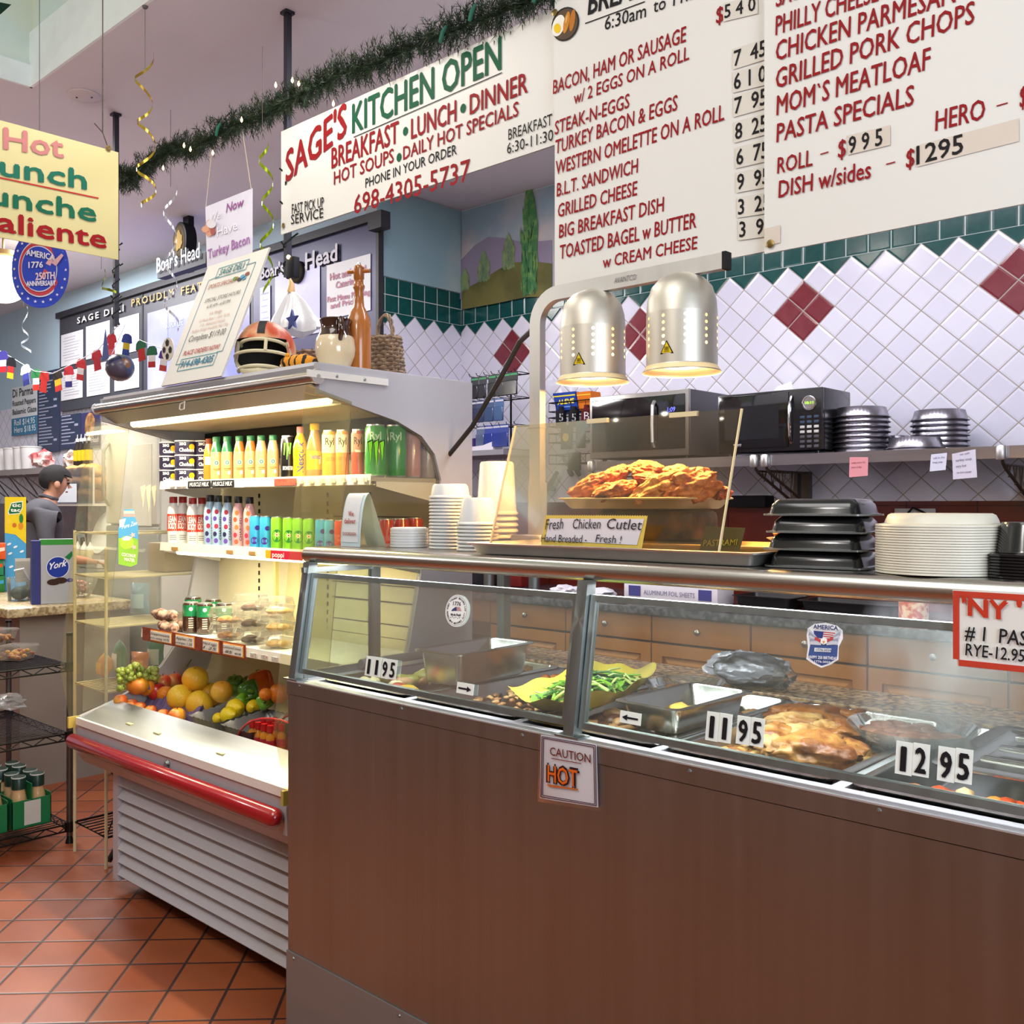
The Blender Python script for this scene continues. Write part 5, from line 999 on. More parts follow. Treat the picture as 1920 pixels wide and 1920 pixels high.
def topgoods():
 q = atz(740, 1026, TT); r = 36 * dep(q) / FPX; y = q.y + r
 stack('container_cover', 'lid', 'clear flat lids', (q.x, y + .0, TT), r, 7, .0072, lidp(r, .0066, frost), 0, 'topmost flat clear lid of the low stack beside the delivery card', 'flat clear lid under the topmost in the low stack beside the delivery card')
 q = atz(815, 1029, TT); r = 40 * dep(q) / FPX; stack('deli_cup', 'cup', 'tall cup stack', (q.x, q.y + r, TT), r, 16, .0086, tub(r * .83, r * .94, .036, frost), 0, 'upturned clear cup on top of the tallest nested cup stack', 'nested clear cup below the top of the tallest cup stack')
 q = atz(868, 1033, TT); r = 39 * dep(q) / FPX; stack('deli_cup', 'cup', 'short cup stack', (q.x, q.y + r, TT), r, 8, .0090, tub(r * .74, r * .95, .066, frost), 0, 'upturned clear cup on top of the short nested stack', 'nested clear cup lower in the short stack')
 q = aty(941, 1000, 1.90); r = 40 * dep(q) / FPX; zc = TT + .024; stack('deli_cup', 'cup', 'quart cup stack', (q.x, 1.88, zc), r, 5, .0155, tub(r * .78, r * .95, .140, mat('frosted_warm', '#ece8dd', .35, alpha=.93), liph=.008), 0, 'tall upturned white quart cup beside the lamp post', 'nested quart cup rim below the tall upturned one')
 # delivery card
 t = thing('tent_card', 'curved paper tent card reading We deliver at the end of the counter', 'card'); A = atz(639, 1024, TT); B = Vector((A.x + .083, A.y, TT)); pap = mat('tent_paper', '#cfe3e6', .5); inn = mat('tent_inside', '#dfe6cf', .6); H = .143; D = .06
 def arc(u, v): return (A.x + .083 * u + .006 * v, A.y + D * (.5 - .5 * math.cos(min(v, 1) * PI * .5)) * .9, TT + H * math.sin(v * PI / 2))
 MB().grid(arc, 1, 14).build('front', pap, t); MB().grid(lambda u, v: (A.x + .083 * u + .006 * (1 - v), A.y + D * (.45 + 1.05 * (v ** 1.6)), TT + H * math.cos(v * PI / 2)), 1, 14).build('back', inn, t)
 b = MB()
 for (s, x0, x1, z, h, c) in (('We', .032, .054, .082, .013, '#b9473c'), ('deliver', .017, .066, .062, .013, '#b9473c'), ('DOORDASH', .014, .070, .030, .0085, '#b04a42')):
  v = math.asin(z / H) * 2 / PI; yy = A.y + D * (.5 - .5 * math.cos(v * PI * .5)) * .9 - .003; lettering(s, (A.x + x0, yy, TT + z), (A.x + x1, yy, TT + z), h, (0, -1, 0), ink(c), t, bold=.02)
 MB().grid(lambda u, v: (A.x + .008 + .067 * u, arc(u, .05 + .9 * v)[1] - .0012, arc(u, .05 + .9 * v)[2]), 1, 12).build('panel', mat('tent_panel', '#e6eaea', .5), t)
 MB().add([(A.x + .032, A.y + D * .3, TT + .118), (A.x + .052, A.y + D * .3, TT + .118), (A.x + .056, A.y + D * .29, TT + .112), (A.x + .050, A.y + D * .28, TT + .107), (A.x + .044, A.y + D * .28, TT + .107), (A.x + .046, A.y + D * .29, TT + .112)], [(0, 1, 2, 3, 4, 5)]).build('print', ink('#d98a84'), t, smooth=0)
 # sheet pan with an inner tray, lamp and chicken
 t = thing('sheet_pan', 'wide aluminium sheet pan overhanging the counter roll', 'sheet pan', (-1.22, 1.785, TT)); panmesh(.735, .46, .026, lip=.009, taper=.012, r=.02).build('pan', alum, t, smooth=50)
 ytray = mat('tray_lamplit', '#c9a76a', .35, metal=.5)  # aluminium tray, the yellow lamplight is put into its colour
 t = thing('serving_tray', 'inner metal tray under the heat lamp post', 'tray', (-1.205, 1.88, TT + .002)); panmesh(.64, .235, .026, lip=.008, taper=.01, r=.02).build('tray', ytray, t, smooth=50)
 # heat lamp
 o = thing('heat_lamp', 'two bulb aluminium heat lamp standing over the fried chicken', 'heat lamp'); Y = 1.92; xp = -1.683; w = .017
 za = 1.945; R = .075; pts = [(xp, 1.322), (xp, za - R)] + [(xp + R - R * math.cos(a), za - R + R * math.sin(a)) for a in [PI / 2 * k / 8 for k in range(1, 9)]] + [(-1.126, za)]
 b = MB(); vs = []; fs = []
 for i, (x, z) in enumerate(pts):
  p0 = Vector(pts[max(0, i - 1)]); p1 = Vector(pts[min(len(pts) - 1, i + 1)]); d = (p1 - p0).normalized(); n = Vector((-d.y, d.x)); e = .018
  for s, yy in ((-1, -.011), (-1, .011), (1, .011), (1, -.011)): vs.append((x + n.x * e * s, Y + yy, z + n.y * e * s))
 for i in range(len(pts) - 1):
  for k in range(4): fs.append((i * 4 + k, i * 4 + (k + 1) % 4, i * 4 + 4 + (k + 1) % 4, i * 4 + 4 + k))
 b.add(vs, fs).build('arm', alum, o, smooth=50)
 MB().box(-1.128, -1.118, Y - .0125, Y + .0125, za - .0195, za + .0195).build('end_cap', ink('#1c1c1e'), o, smooth=0)
 MB().box(xp - .021, xp + .021, Y - .0135, Y + .0135, 1.322, 1.46).build('sleeve', alum, o, smooth=0); MB().rbox(xp - .05, xp + .05, Y - .05, Y + .05, TT + .006, 1.324, .004).build('base', alum, o)
 MB().box(xp - .0195, xp + .0195, Y - .0125, Y + .0125, 1.60, 1.604).build('joint', steel_d, o, smooth=0)
 lettering('AVANTCO', (-1.425, Y - .0115, za - .006), (-1.360, Y - .0115, za - .006), .013, (0, -1, 0), ink('#77787a'), o, shear=.2)
 hood_m = mat('hood_aluminium', '#cfcabd', .46, metal=.85, var=.04); glow_in = mat('hood_inside', '#ffd79a', .5);
 for hx0 in (-1.50, -1.24):
  n = 48; R0 = .0815; prof_ = [(.0905, 1.706), (.0905, 1.708), (.0845, 1.712), (R0, 1.722), (R0, 1.84), (R0 * .97, 1.872), (R0 * .86, 1.902), (R0 * .64, 1.922), (R0 * .34, 1.934), (.012, 1.937), (.012, 1.9275)]
  h = MB()
  # dotted vent holes: leave out small faces in five rows
  zs = [1.722, 1.757] + sum([[1.762 + .0155 * k, 1.7692 + .0155 * k] for k in range(5)], []) + [1.84]
  h.open_lathe([p for p in prof_[:4]], n); h.open_lathe(prof_[4:], n)
  a_n = 70; vs = []; fs = []
  for z in zs:
   for k in range(a_n): a = 2 * PI * (k + .5) / a_n; vs.append((R0 * math.cos(a), R0 * math.sin(a), z))
  for j in range(len(zs) - 1):
   for k in range(a_n):
    q4 = (j * a_n + k, j * a_n + (k + 1) % a_n, (j + 1) * a_n + (k + 1) % a_n, (j + 1) * a_n + k)
    if j in (2, 4, 6, 8, 10) and k % 7 == 3:      # round vent hole: keep only the four corners of the cell
     c4 = [Vector(vs[i]) for i in q4]
     for m in range(4): h.add([c4[m], c4[m].lerp(c4[(m + 1) % 4], .32), c4[m].lerp(c4[m - 1], .32)], [(0, 1, 2)])
    else: fs.append(q4)
  h.add(vs, fs); so = h.build('lamp_shade', hood_m, o, smooth=50); so.location = (hx0, Y, 0)
  li = MB().open_lathe([(.0895, 1.709), (.081, 1.722), (.0795, 1.748)], 40).build('reflector', mat('hood_reflector', '#ffe0a8', .4, var=.02), so)
  bu = MB().lathe([(.0, 1.717), (.040, 1.719), (.062, 1.730), (.060, 1.755), (.03, 1.82), (.02, 1.86)], 24).build('bulb', mat('bulb_glow', '#ffca80', .4, emit=16.), so)
  a = math.atan2(-Y, -hx0) - .42; tr = MB(); c0 = Vector((R0 * 1.012 * math.cos(a), R0 * 1.012 * math.sin(a), 1.752))
  def tp(x, z, k): return (R0 * k * math.cos(a + x / R0), R0 * k * math.sin(a + x / R0), 1.752 + z)
  tr.add([tp(-.0165, -.012, 1.012), tp(.0165, -.012, 1.012), tp(0, .019, 1.012)], [(0, 1, 2)], 0); tr.add([tp(-.0125, -.0095, 1.02), tp(.0125, -.0095, 1.02), tp(0, .0145, 1.02)], [(0, 1, 2)], 1)
  for k in (-1, 0, 1): tr.add([tp(k * .0035 - .0008, -.004, 1.03), tp(k * .0035 + .0008, -.004, 1.03), tp(k * .0035 + .0016, .004, 1.03), tp(k * .0035, .004, 1.03)], [(0, 1, 2, 3)], 0)
  tr.add([tp(-.006, -.0068, 1.03), tp(.006, -.0068, 1.03), tp(.006, -.0058, 1.03), tp(-.006, -.0058, 1.03)], [(0, 1, 2, 3)], 0)
  tr.build('warning_label', [ink('#1c1a14'), ink('#e3c21c')], so, smooth=0)
  MB().cyl((hx0, Y, 1.936), (hx0, Y, 1.93), .012, n=12).build('mount', steel, o)
 P = [aty(1003, 614, 1.935), aty(975, 640, 1.99), aty(935, 715, 2.06), aty(885, 800, 2.12), aty(830, 868, 2.16), aty(770, 930, 2.18), aty(712, 975, 2.20), aty(690, 1000, 2.22)]
 MB().tube(P, .0075, 8).build('power_cord', mat('black_cord', '#1d1815', .5), o); MB().cyl(P[0] + Vector((.02, 0, .005)), P[0] + Vector((-.01, .01, -.005)), .011, n=10).build('cord_grip', ink('#151414'), o)
 # chicken tray on a stand
 t = thing('food_stand', 'dark slotted stand under the chicken tray', 'stand'); MB().rbox(-1.44, -1.16, 1.84, 1.96, TT + .028, 1.392, .02).build('stand', mat('stand_brown', '#3a2a1c', .4, metal=.4, col2='#6b4a2a', scale=20), t)
 t = thing('chicken_tray', 'small raised tray holding the fried chicken cutlets', 'tray', (-1.335, 1.905, 1.3925)); panmesh(.37, .225, .026, lip=.007, taper=.016, r=.03).build('tray', mat('tray_enamel', '#d9c9a6', .35, metal=.4), t, smooth=50)
 ck = [mat('cutlet_crust', '#c9772e', .55, col2='#8f3f16', scale=38, bump=.9, bscale=80), mat('cutlet_pale', '#d99a4e', .55, col2='#b8692a', scale=30, bump=.8, bscale=70), mat('cutlet_red', '#b8501c', .5, col2='#7d2c12', scale=34, bump=.9, bscale=80)]
 for i, (px, py, L, W2, H, rz, tl, k, Y_, nm) in enumerate(((1112, 912, .085, .030, .020, .25, -.38, 0, 1.86, 'long pointed chicken cutlet at the lamp post end of the tray'), (1152, 922, .070, .028, .018, .3, -.25, 0, 1.83, 'chicken cutlet lying low between the pointed and the pale one'), (1155, 890, .045, .026, .016, .6, -.3, 0, 1.91, 'small cutlet with a ragged end behind the pointed one'), (1212, 881, .058, .028, .016, -.1, .15, 0, 1.93, 'flat cutlet on top at the back of the tray'), (1215, 900, .050, .024, .014, -.2, .1, 2, 1.88, 'reddish cutlet under the flat top one'), (1240, 912, .095, .026, .020, .35, -.42, 1, 1.84, 'long pale cutlet slanting down to the tray rim'), (1290, 912, .090, .042, .028, .35, -.25, 0, 1.86, 'largest craggy cutlet near the plexi edge'), (1270, 887, .045, .022, .014, .1, .1, 1, 1.92, 'pale cutlet tip at the top of the heap'), (1352, 925, .040, .015, .012, -.5, -.1, 2, 1.90, 'thin curled strip of crust at the tray corner'), (1225, 930, .085, .03, .018, .1, -.1, 0, 1.90, 'cutlet at the bottom of the heap'), (1180, 930, .075, .03, .018, .4, -.1, 2, 1.92, 'dark cutlet underneath at the back'))):
  q = aty(px, py, Y_); b = MB(); chunk(b, (0, 0, 0), (L * .78, W2 * 1.2, H * 1.25), 200 + i, .34, 0, 5, 0, 1.7); o2 = b.build('chicken_cutlet', ck[k], None, smooth=80); o2.location = (q.x, q.y, max(q.z, 1.414)); o2.rotation_euler = (.15, tl, rz); tag(o2, nm, 'chicken', 'fried chicken cutlets')
 # leaning plexi guard
 t = thing('plexi_guard', 'smoky scratched plexiglass guard leaning in front of the chicken', 'guard'); x0, x1 = -1.552, -.956; ya, yb_, za2, zb2 = 1.602, 1.690, TT + .012, 1.588
 MB().slab((x0, ya, za2), (x1, ya, za2), (x1, yb_, zb2), (x0, yb_, zb2), (0, 1, 0), .004).build('sheet', clear('smoky_plexi', '#f3eee4', .03, '#8f877a', 1.0, .05), t, smooth=0)
 ed = mat('plexi_edge_glow', '#f2d9a4', .4)  # warm colour paints the sheet's edges as if lit
 for x in (x0, x1): MB().slab((x - .0012, ya - .0012, za2), (x + .0012, ya - .0012, za2), (x + .0012, yb_ - .0012, zb2), (x - .0012, yb_ - .0012, zb2), (0, 1, 0), .006).build('edge', ed, t, smooth=0)
 for xa, xb in ((-1.335, -1.28), (-1.12, -1.055)): MB().box(xa, xb, yb_ - .003, yb_ + .006, zb2 - .008, zb2 + .002).build('tape', mat('old_tape2', '#e2d2a6', .5), t, smooth=0)
 # handwritten cutlet card
 Y = 1.592; t = thing('chicken_price_card', 'handwritten Fresh Chicken Cutlet card with yellow zigzag border', 'card')
 c4 = [aty(x, y, Y) for x, y in ((1014, 1023), (1206, 1029), (1217, 967), (1023, 966))]
 b = MB(); N = 44;
 def edge(p, q_, n, amp): return [p + (q_ - p) * ((k + .5 * (j)) / n) + Vector((0, 0, amp if j else -amp)) for k in range(n) for j in (0, 1)]
 lo = edge(c4[0], c4[1], N, .0012); hi = edge(c4[3], c4[2], N, .0012); vs = lo + hi; n2 = len(lo); b.add(vs, [(k, k + 1, n2 + k + 1, n2 + k) for k in range(n2 - 1)]); b.build('border', ink('#e3c45c'), t, smooth=0)
 c5 = [aty(x, y, Y - .0012) for x, y in ((1022, 1013), (1194, 1022), (1208, 973), (1030, 972))]; MB().add(c5, [(0, 1, 2, 3)]).build('paper', ink('#e6dde0'), t, smooth=0)
 ywrite(t, Y, [('Fresh', 1024, 993, 1058, 991, 19, '#3a3238', .0, .25), ('Chicken', 1076, 991, 1128, 991, 18, '#3a3238', 0, .25), ('Cutlet', 1140, 991, 1206, 994, 19, '#3a3238', 0, .25), ('Hand Breaded -', 1016, 1016, 1102, 1018, 14, '#3a3238', 0, .2), ('Fresh !', 1118, 1016, 1168, 1019, 14, '#3a3238', 0, .25)], off=.0035)
 # pastrami tag, plate and roll
 Y = 1.66; t = thing('pastrami_tag', 'dark olive tag lettered PASTRAMI in yellow', 'card'); c4 = [aty(x, y, Y) for x, y in ((1311, 1033), (1386, 1033), (1397, 990), (1323, 987))]; MB().slab(*c4, (0, 1, 0), .002).build('card', mat('tag_olive', '#5a5230', .5), t, smooth=0)
 ywrite(t, Y, [('PASTRAMI', 1319, 1024, 1384, 1022, 11, '#c9b042', .01, .2)], off=.002)
 t = thing('plate', 'amber plate under the bread roll', 'plate', (-.905, 1.905, TT + .026)); MB().lathe([(.05, 0), (.085, .008), (.10, .016), (.098, .017), (.08, .011), (0, .008)], 30).build('plate', mat('plate_amber', '#c98a2c', .3), t)
 t = thing('bread_roll', 'toasted bread roll on the amber plate', 'bread', (-.945, 1.90, TT + .041)); b = MB(); chunk(b, (0, 0, .010), (.055, .04, .018), 300, .2, 0, 3); b.build('crust', mat('roll_crust', '#d98f3a', .5, col2='#b8631f', scale=10), t)
 MB().rbox(-.03, .10, -.03, -.012, -.008, .004, .003).build('tong_end', alum, t) if False else None
 # black containers, round lids, black bowls
 blk = mat('black_plastic', '#161618', .18, var=.04, coat=.3)
 bx = thing('takeout_container', 'x', 'container'); REBASE.remove(bx); q = Vector((-.775, 1.665, TT)); bx.location = q; bx.rotation_euler = (0, 0, .12)
 W2, D2, H2 = .168, .125, .030
 b = MB()
 def rr_(e, z): return [(x, y, z) for x, y in rrect(-W2 / 2 + e, W2 / 2 - e, -D2 / 2 + e, D2 / 2 - e, .016 - e * .4, 4)]
 rings = [rr_(-.004, 0), rr_(-.004, .003), rr_(.002, .0045), rr_(.004, .012), rr_(.006, .020), rr_(.014, H2 - .001), rr_(.02, H2)]; n = len(rings[0]); b.v = [p for s in rings for p in s]; b.f = [[j * n + k, j * n + (k + 1) % n, (j + 1) * n + (k + 1) % n, (j + 1) * n + k] for j in range(6) for k in range(n)] + [[6 * n + k for k in range(n)], [k for k in range(n)][::-1]]; b.m = [0] * len(b.f); b.build('tub', blk, bx, smooth=50)
 rings = [rr_(-.0065, .0002), rr_(-.0065, .0035)]; b = MB(); b.v = [p for s in rings for p in s]; b.f = [[k, (k + 1) % n, n + (k + 1) % n, n + k] for k in range(n)]; b.m = [0] * n; b.build('clear_rim', clear('rim_clear', haze=.25, gloss=1.6), bx)
 labs = ('lowest black rectangular container of the stack of four', 'second black rectangular container from the counter top', 'third black rectangular container from the counter top', 'topmost upturned black rectangular container'); bx['label'] = labs[0]; bx['group'] = 'stack of black containers'
 for k in range(1, 4): dup(bx, (q.x + .002 * (-1) ** k, q.y, TT + .0305 * k), .12 + .03 * (-1) ** k, label=labs[k])
 q = atz(1722, 1079, TT); r = 115 * dep(q) / FPX * 1.06; cr = mat('lid_cream', '#dcd6c4', .4, alpha=.96)
 stack('container_cover', 'lid', 'round cream lids', (q.x, q.y + r * .98, TT), r, 19, .0042, lidp(r, .0036, cr, n=56), 0, 'topmost ridged round cream lid', 'round cream lid beneath the domed top of the big lid stack')
 t = thing('domed_cover', 'domed frosted lid on top of the big cream lid stack', 'lid', (q.x, q.y + r * .98, TT + 19 * .0042 + .0006)); MB().open_lathe([(r * .86, 0), (r * .84, .006), (r * .80, .014), (r * .75, .0165), (0, .0165)], 56).build('lid', cr, t)
 q = atz(1912, 1086, TT); r = 84 * dep(q) / FPX; stack('takeout_bowl', 'bowl', 'black bowls', (q.x, q.y + r, TT), r, 8, .0046, lambda loc: (lambda o: (MB().open_lathe([(r * .9, .001), (r, 0), (r, .003), (r * .93, .0045), (r * .80, .0047), (0, .0047)], 36).build('rim', blk, o), o)[1])(thing('takeout_bowl', 'x', 'bowl', loc)), 0, 'topmost black rim of the bowl stack at the counter end', 'black bowl rim in the stack at the counter end')
 t = thing('takeout_bowl', 'upturned tall black bowl on top of the black stack', 'bowl', (q.x, q.y + r, TT + 8 * .0046 + .001)); MB().open_lathe([(r * .80, 0), (r * .78, .003), (r * .68, .040), (r * .64, .046), (0, .046)], 36).build('bowl', blk, t); t['group'] = 'black bowls'
topgoods()
# ---------------------------------------------------------------- back counter, wall shelves and what stands there
def back():
 wood = newmat('cabinet_maple'); m, p, xyz, tc = wood; n = noise(tc, 6, 5, (1, 1, .12)); c = mixc(n, '#8f6030', '#ad7a44'); c = mixc(noise(tc, 60, 3, (1, 1, .05)) * .35, c, '#8a5526'); NX.nt.links.new(c.k, p.inputs['Base Color']); p.inputs['Roughness'].default_value = .38; wood = m
 YC = 3.75; knobm = mat('pewter_knob', '#8d8a86', .35, metal=1)
 seams = [aty(x, 1150, YC).x for x in (840, 919, 1060, 1221, 1407, 1626, 1891)] + [.0]
 nm = ['narrow cabinet with the dark appliance gap beneath', 'cabinet behind the first window', 'cabinet behind the sneeze guard post', 'cabinet behind the yellow platter', 'cabinet behind the shield sticker', 'cabinet behind the steaming pan', 'cabinet beyond the NY sign']
 for i in range(len(seams) - 1):
  x0, x1 = seams[i], seams[i + 1]; g = .004
  t = thing('base_cabinet', 'maple drawer ' + nm[i], 'cabinet', None, 0, 'maple base cabinets')
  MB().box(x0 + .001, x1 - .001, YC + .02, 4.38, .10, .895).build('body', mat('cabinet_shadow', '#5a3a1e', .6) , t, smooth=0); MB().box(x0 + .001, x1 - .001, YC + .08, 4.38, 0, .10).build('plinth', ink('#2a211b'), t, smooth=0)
  d = MB().rbox(x0 + g, x1 - g, YC, YC + .02, .775, .893, .004).build('drawer', wood, t)
  MB().lathe([(.006, 0), (.006, .010), (.013, .014), (.014, .020), (.008, .026), (0, .027)], 14, M=Matrix.Translation(((x0 + x1) / 2, YC, .835)) @ Matrix.Rotation(PI / 2, 4, 'X')).build('knob', knobm, d)
  if i == 0:
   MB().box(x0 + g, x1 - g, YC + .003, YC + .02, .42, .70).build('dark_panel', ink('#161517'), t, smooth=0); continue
  b = MB(); a0, a1, z0, z1 = x0 + g, x1 - g, .12, .765; f = .055
  b.box(a0, a1, YC, YC + .02, z1 - f, z1).box(a0, a1, YC, YC + .02, z0, z0 + f).box(a0, a0 + f, YC, YC + .02, z0 + f, z1 - f).box(a1 - f, a1, YC, YC + .02, z0 + f, z1 - f)
  e = .03; o_ = [(a0 + f, z0 + f), (a1 - f, z0 + f), (a1 - f, z1 - f), (a0 + f, z1 - f)]; i_ = [(a0 + f + e, z0 + f + e), (a1 - f - e, z0 + f + e), (a1 - f - e, z1 - f - e), (a0 + f + e, z1 - f - e)]
  b.add([(x, YC + .014, z) for x, z in o_] + [(x, YC + .003, z) for x, z in i_], [(0, 1, 5, 4), (1, 2, 6, 5), (2, 3, 7, 6), (3, 0, 4, 7), (4, 5, 6, 7)]); b.build('door', wood, t, smooth=0)
 gr = mat('worktop_granite', '#35353b', .18, col2='#5c5a60', scale=38, detail=8, coat=.2)
 o = MB().rbox(seams[0] - .25, .3, YC - .03, 4.395, .897, .935, .006).build('worktop', gr, None); single(o, 'dark speckled granite worktop over the maple cabinets', 'worktop')
 # items on the worktop
 WZ = .9355
 def box3(name, label, cat, x0, x1, y0, y1, z0, z1, m, b=.003, group=None): o = MB().rbox(x0, x1, y0, y1, z0, z1, b).build(name, m, None); return single(o, label, cat, group)
 a = aty(1170, 1100, 3.95).x; b_ = aty(1345, 1100, 3.95).x; t = thing('carton', 'long white carton lying on the granite worktop', 'box'); MB().rbox(a, b_, 3.95, 4.10, WZ, WZ + .085, .003).build('box', mat('carton_white', '#d9d6dd', .5), t); lettering('ALUMINUM FOIL SHEETS', (a + .12, 3.949, WZ + .03), (b_ - .12, 3.949, WZ + .03), .022, (0, -1, 0), ink('#6a688c'), t)
 for xx in (a + .03, b_ - .10): MB().box(xx, xx + .07, 3.9475, 3.9495, WZ + .02, WZ + .07).build('print', ink('#4a4a86'), t, smooth=0)
 t = thing('baking_pan', 'black baking pan on the worktop behind the roll', 'pan', (aty(1440, 1105, 4.05).x, 4.08, WZ)); panmesh(.30, .22, .055).build('pan', mat('pan_black', '#1c1a1a', .4), t, smooth=50)
 t = thing('baking_pan', 'long dark pan on the worktop nearer the jar', 'pan', (aty(1590, 1120, 4.05).x, 4.1, WZ)); panmesh(.44, .2, .05).build('pan', mat('pan_black', '#1c1a1a', .4), t, smooth=50)
 q = aty(1711, 1150, 3.85); t = thing('spice_jar', 'squat jar of red and cream slaw on the worktop', 'jar', (q.x, 3.86, WZ)); MB().lathe([(.045, 0), (.055, .006), (.055, .09), (.05, .098)], 22).build('jar', mat('slaw', '#d9c49a', .4, col2='#b8562c', scale=45), t); MB().lathe([(.052, .0985), (.054, .10), (.054, .112), (.05, .114)], 22).build('lid', mat('lid_white', '#dcdad2', .5), t)
 q = aty(1085, 1100, 3.92); b = MB(); [chunk(b, (.08 * (k - 1.5), .02 * (k % 2), .02), (.07, .06, .026), 400 + k, .5, 0, 3, k) for k in range(4)]; o = b.build('cloth', mat('white_cloth', '#d6d4dc', .8), None); o.location = (q.x, 3.95, WZ); tag(o, 'crumpled white cloth on the worktop', 'cloth')
 for i, (px) in enumerate((905, 990)):
  q = aty(px, 1090, 3.95); t = thing('canister', ('short', 'tall')[i] + ' steel canister on the worktop seen below the counter roll', 'canister', (q.x, 4.0, WZ)); MB().lathe([(.03, 0), (.031, .14 + .02 * i), (.02, .15 + .02 * i)], 16).build('body', steel, t)
 q = aty(950, 1085, 4.15); box3('crate', 'red crate at the back of the worktop', 'crate', q.x - .14, q.x + .14, 4.12, 4.30, WZ, WZ + .15, mat('crate_red', '#7d1f1c', .5))
 for px, py, l in ((905, 1000, 'black appliance at the nook corner under the wall shelf'),):
  q = aty(px, py, 4.1); box3('toaster', l, 'appliance', q.x - .16, q.x + .10, 4.02, 4.28, WZ, WZ + .30, mat('appliance_dark', '#29262b', .3), .02)
 q = aty(1400, 950, 4.3); box3('towel_dispenser', 'black bar shaped holder on the red tile wall', 'holder', q.x - .12, q.x + .10, 4.30, 4.398, 1.39, 1.45, ink('#17161a'), .01)
 t = thing('outlet', 'grey wall outlet behind the round lids', 'outlet'); q = aty(1715, 968, 4.39); MB().rbox(q.x - .09, q.x + .09, 4.388, 4.399, q.z - .05, q.z + .035, .004).build('plate', mat('outlet_grey', '#b9b7b6', .5), t); MB().tube([(q.x - .03, 4.384, q.z + .01), (q.x - .0, 4.37, q.z + .04), (q.x + .06, 4.375, q.z + .01), (q.x + .16, 4.385, q.z - .10)], .005, 6).build('cord', ink('#181616'), t)
 # wall shelves
 sm = brushed('shelf_steel', ('#a19da2', '#b8b4b8'), .25, .38, (.05, 1, 1)); brk = mat('bracket_bronze', '#5f564a', .4, metal=.7)
 YS = 3.95
 xs = [aty(1105, 858, YS).x, aty(1424, 858, YS).x, aty(1885, 828, YS).x, .2]
 for i, l in enumerate(('steel wall shelf under the two microwaves', 'steel wall shelf holding the foil pie pans', 'steel wall shelf past the second bracket')):
  t = thing('wall_shelf', l, 'shelf', None, 0, 'steel wall shelves')
  MB().box(xs[i] + .004, xs[i + 1] - .004, YS, 4.39, 1.622, 1.625).box(xs[i] + .004, xs[i + 1] - .004, YS - .002, YS + .002, 1.578, 1.625).build('shelf', sm, t, smooth=0)
 for i, (x, l) in enumerate(((xs[0] + .02, 'wire shelf bracket behind the chicken tray'), (xs[1] - .02, 'wire shelf bracket nearest the black microwave'), (xs[1] + .035, 'wire shelf bracket at the pie pan shelf joint'), (xs[2] - .01, 'wire shelf bracket past the white notes'))):
  t = thing('shelf_bracket', l, 'bracket', None, 0, 'wire shelf brackets')
  MB().lathe([(.017, 0), (.020, .004), (.020, .05), (.016, .055)], 14, M=Matrix.Translation((x, YS - .012, 1.572))).build('cap', alum, t)
  b = MB().tube([(x, YS, 1.572), (x, YS + .02, 1.555), (x, 4.32, 1.555)], .005, 6).tube([(x, YS, 1.565), (x, YS + .03, 1.545), (x, 4.35, 1.40)], .007, 6)
  for k in range(6): y = YS + .06 + .04 * k; b.tube([(x, y, 1.555), (x, y + .02 * (-1) ** k, 1.545 - .145 * (y - YS) / .40)], .003, 5)
  b.build('truss', brk, t); MB().box(x - .018, x + .018, 4.32, 4.36, 1.39, 1.56).build('mount', brk, t, smooth=0)
 # microwaves
 def microwave(x0, x1, y0, y1, z0, z1, label, style):
  t = thing('microwave', label, 'microwave'); dk = mat('mw_black', '#17161a', .22, coat=.3); gl_ = mat('mw_glass', '#0b0b0d', .08, coat=.6)
  MB().rbox(x0, x1, y0 + .02, y1, z0 + .012, z1, .006).build('body', mat('mw_grey', '#4a484e', .4) if style else dk, t); w = x1 - x0
  for xx in (x0 + .05, x1 - .05): MB().cyl((xx, y0 + .06, z0), (xx, y0 + .06, z0 + .014), .012, n=10).build('foot', dk, t)
  if style:
   MB().rbox(x0, x1, y0, y0 + .02, z0 + .012, z1, .004).build('front', mat('mw_steel', '#a09c98', .32, metal=.9), t)
   d = MB().rbox(x0 + .018, x1 - .018, y0 - .006, y0 + .002, z0 + .045, z1 - .022, .003).build('door', gl_, t)
   MB().tube([(x1 - .19, y0 - .006, z1 - .05), (x1 - .183, y0 - .030, z1 - .07), (x1 - .183, y0 - .034, (z0 + z1) / 2), (x1 - .183, y0 - .030, z0 + .08), (x1 - .19, y0 - .006, z0 + .06)], .009, 8).build('handle', alum, t)
   lettering('1:09', (x1 - .115, y0 - .0065, z1 - .105), (x1 - .07, y0 - .0065, z1 - .105), .022, (0, -1, 0), mat('lcd_blue', '#5a62ff', .5, emit=2.2), t, name='display', shear=.15)
  else:
   MB().rbox(x0, x1, y0, y0 + .02, z0 + .012, z1, .006).build('front', dk, t); MB().rbox(x0 + .008, x1 - .155, y0 - .005, y0 + .002, z0 + .03, z1 - .01, .003).build('door', gl_, t)
   MB().box(x0 + .04, x1 - .20, y0 - .007, y0 - .004, z0 + .07, z1 - .06).build('window', mat('mw_window', '#1d1d22', .25), t, smooth=0)
   xh = x1 - .140; MB().tube([(xh, y0 - .004, z1 - .03), (xh, y0 - .02, z1 - .06), (xh, y0 - .026, (z0 + z1) / 2 + .01), (xh, y0 - .02, z0 + .075), (xh, y0 - .004, z0 + .045)], .0065, 8).build('handle', mat('chrome', '#d9d9dc', .12, metal=1), t)
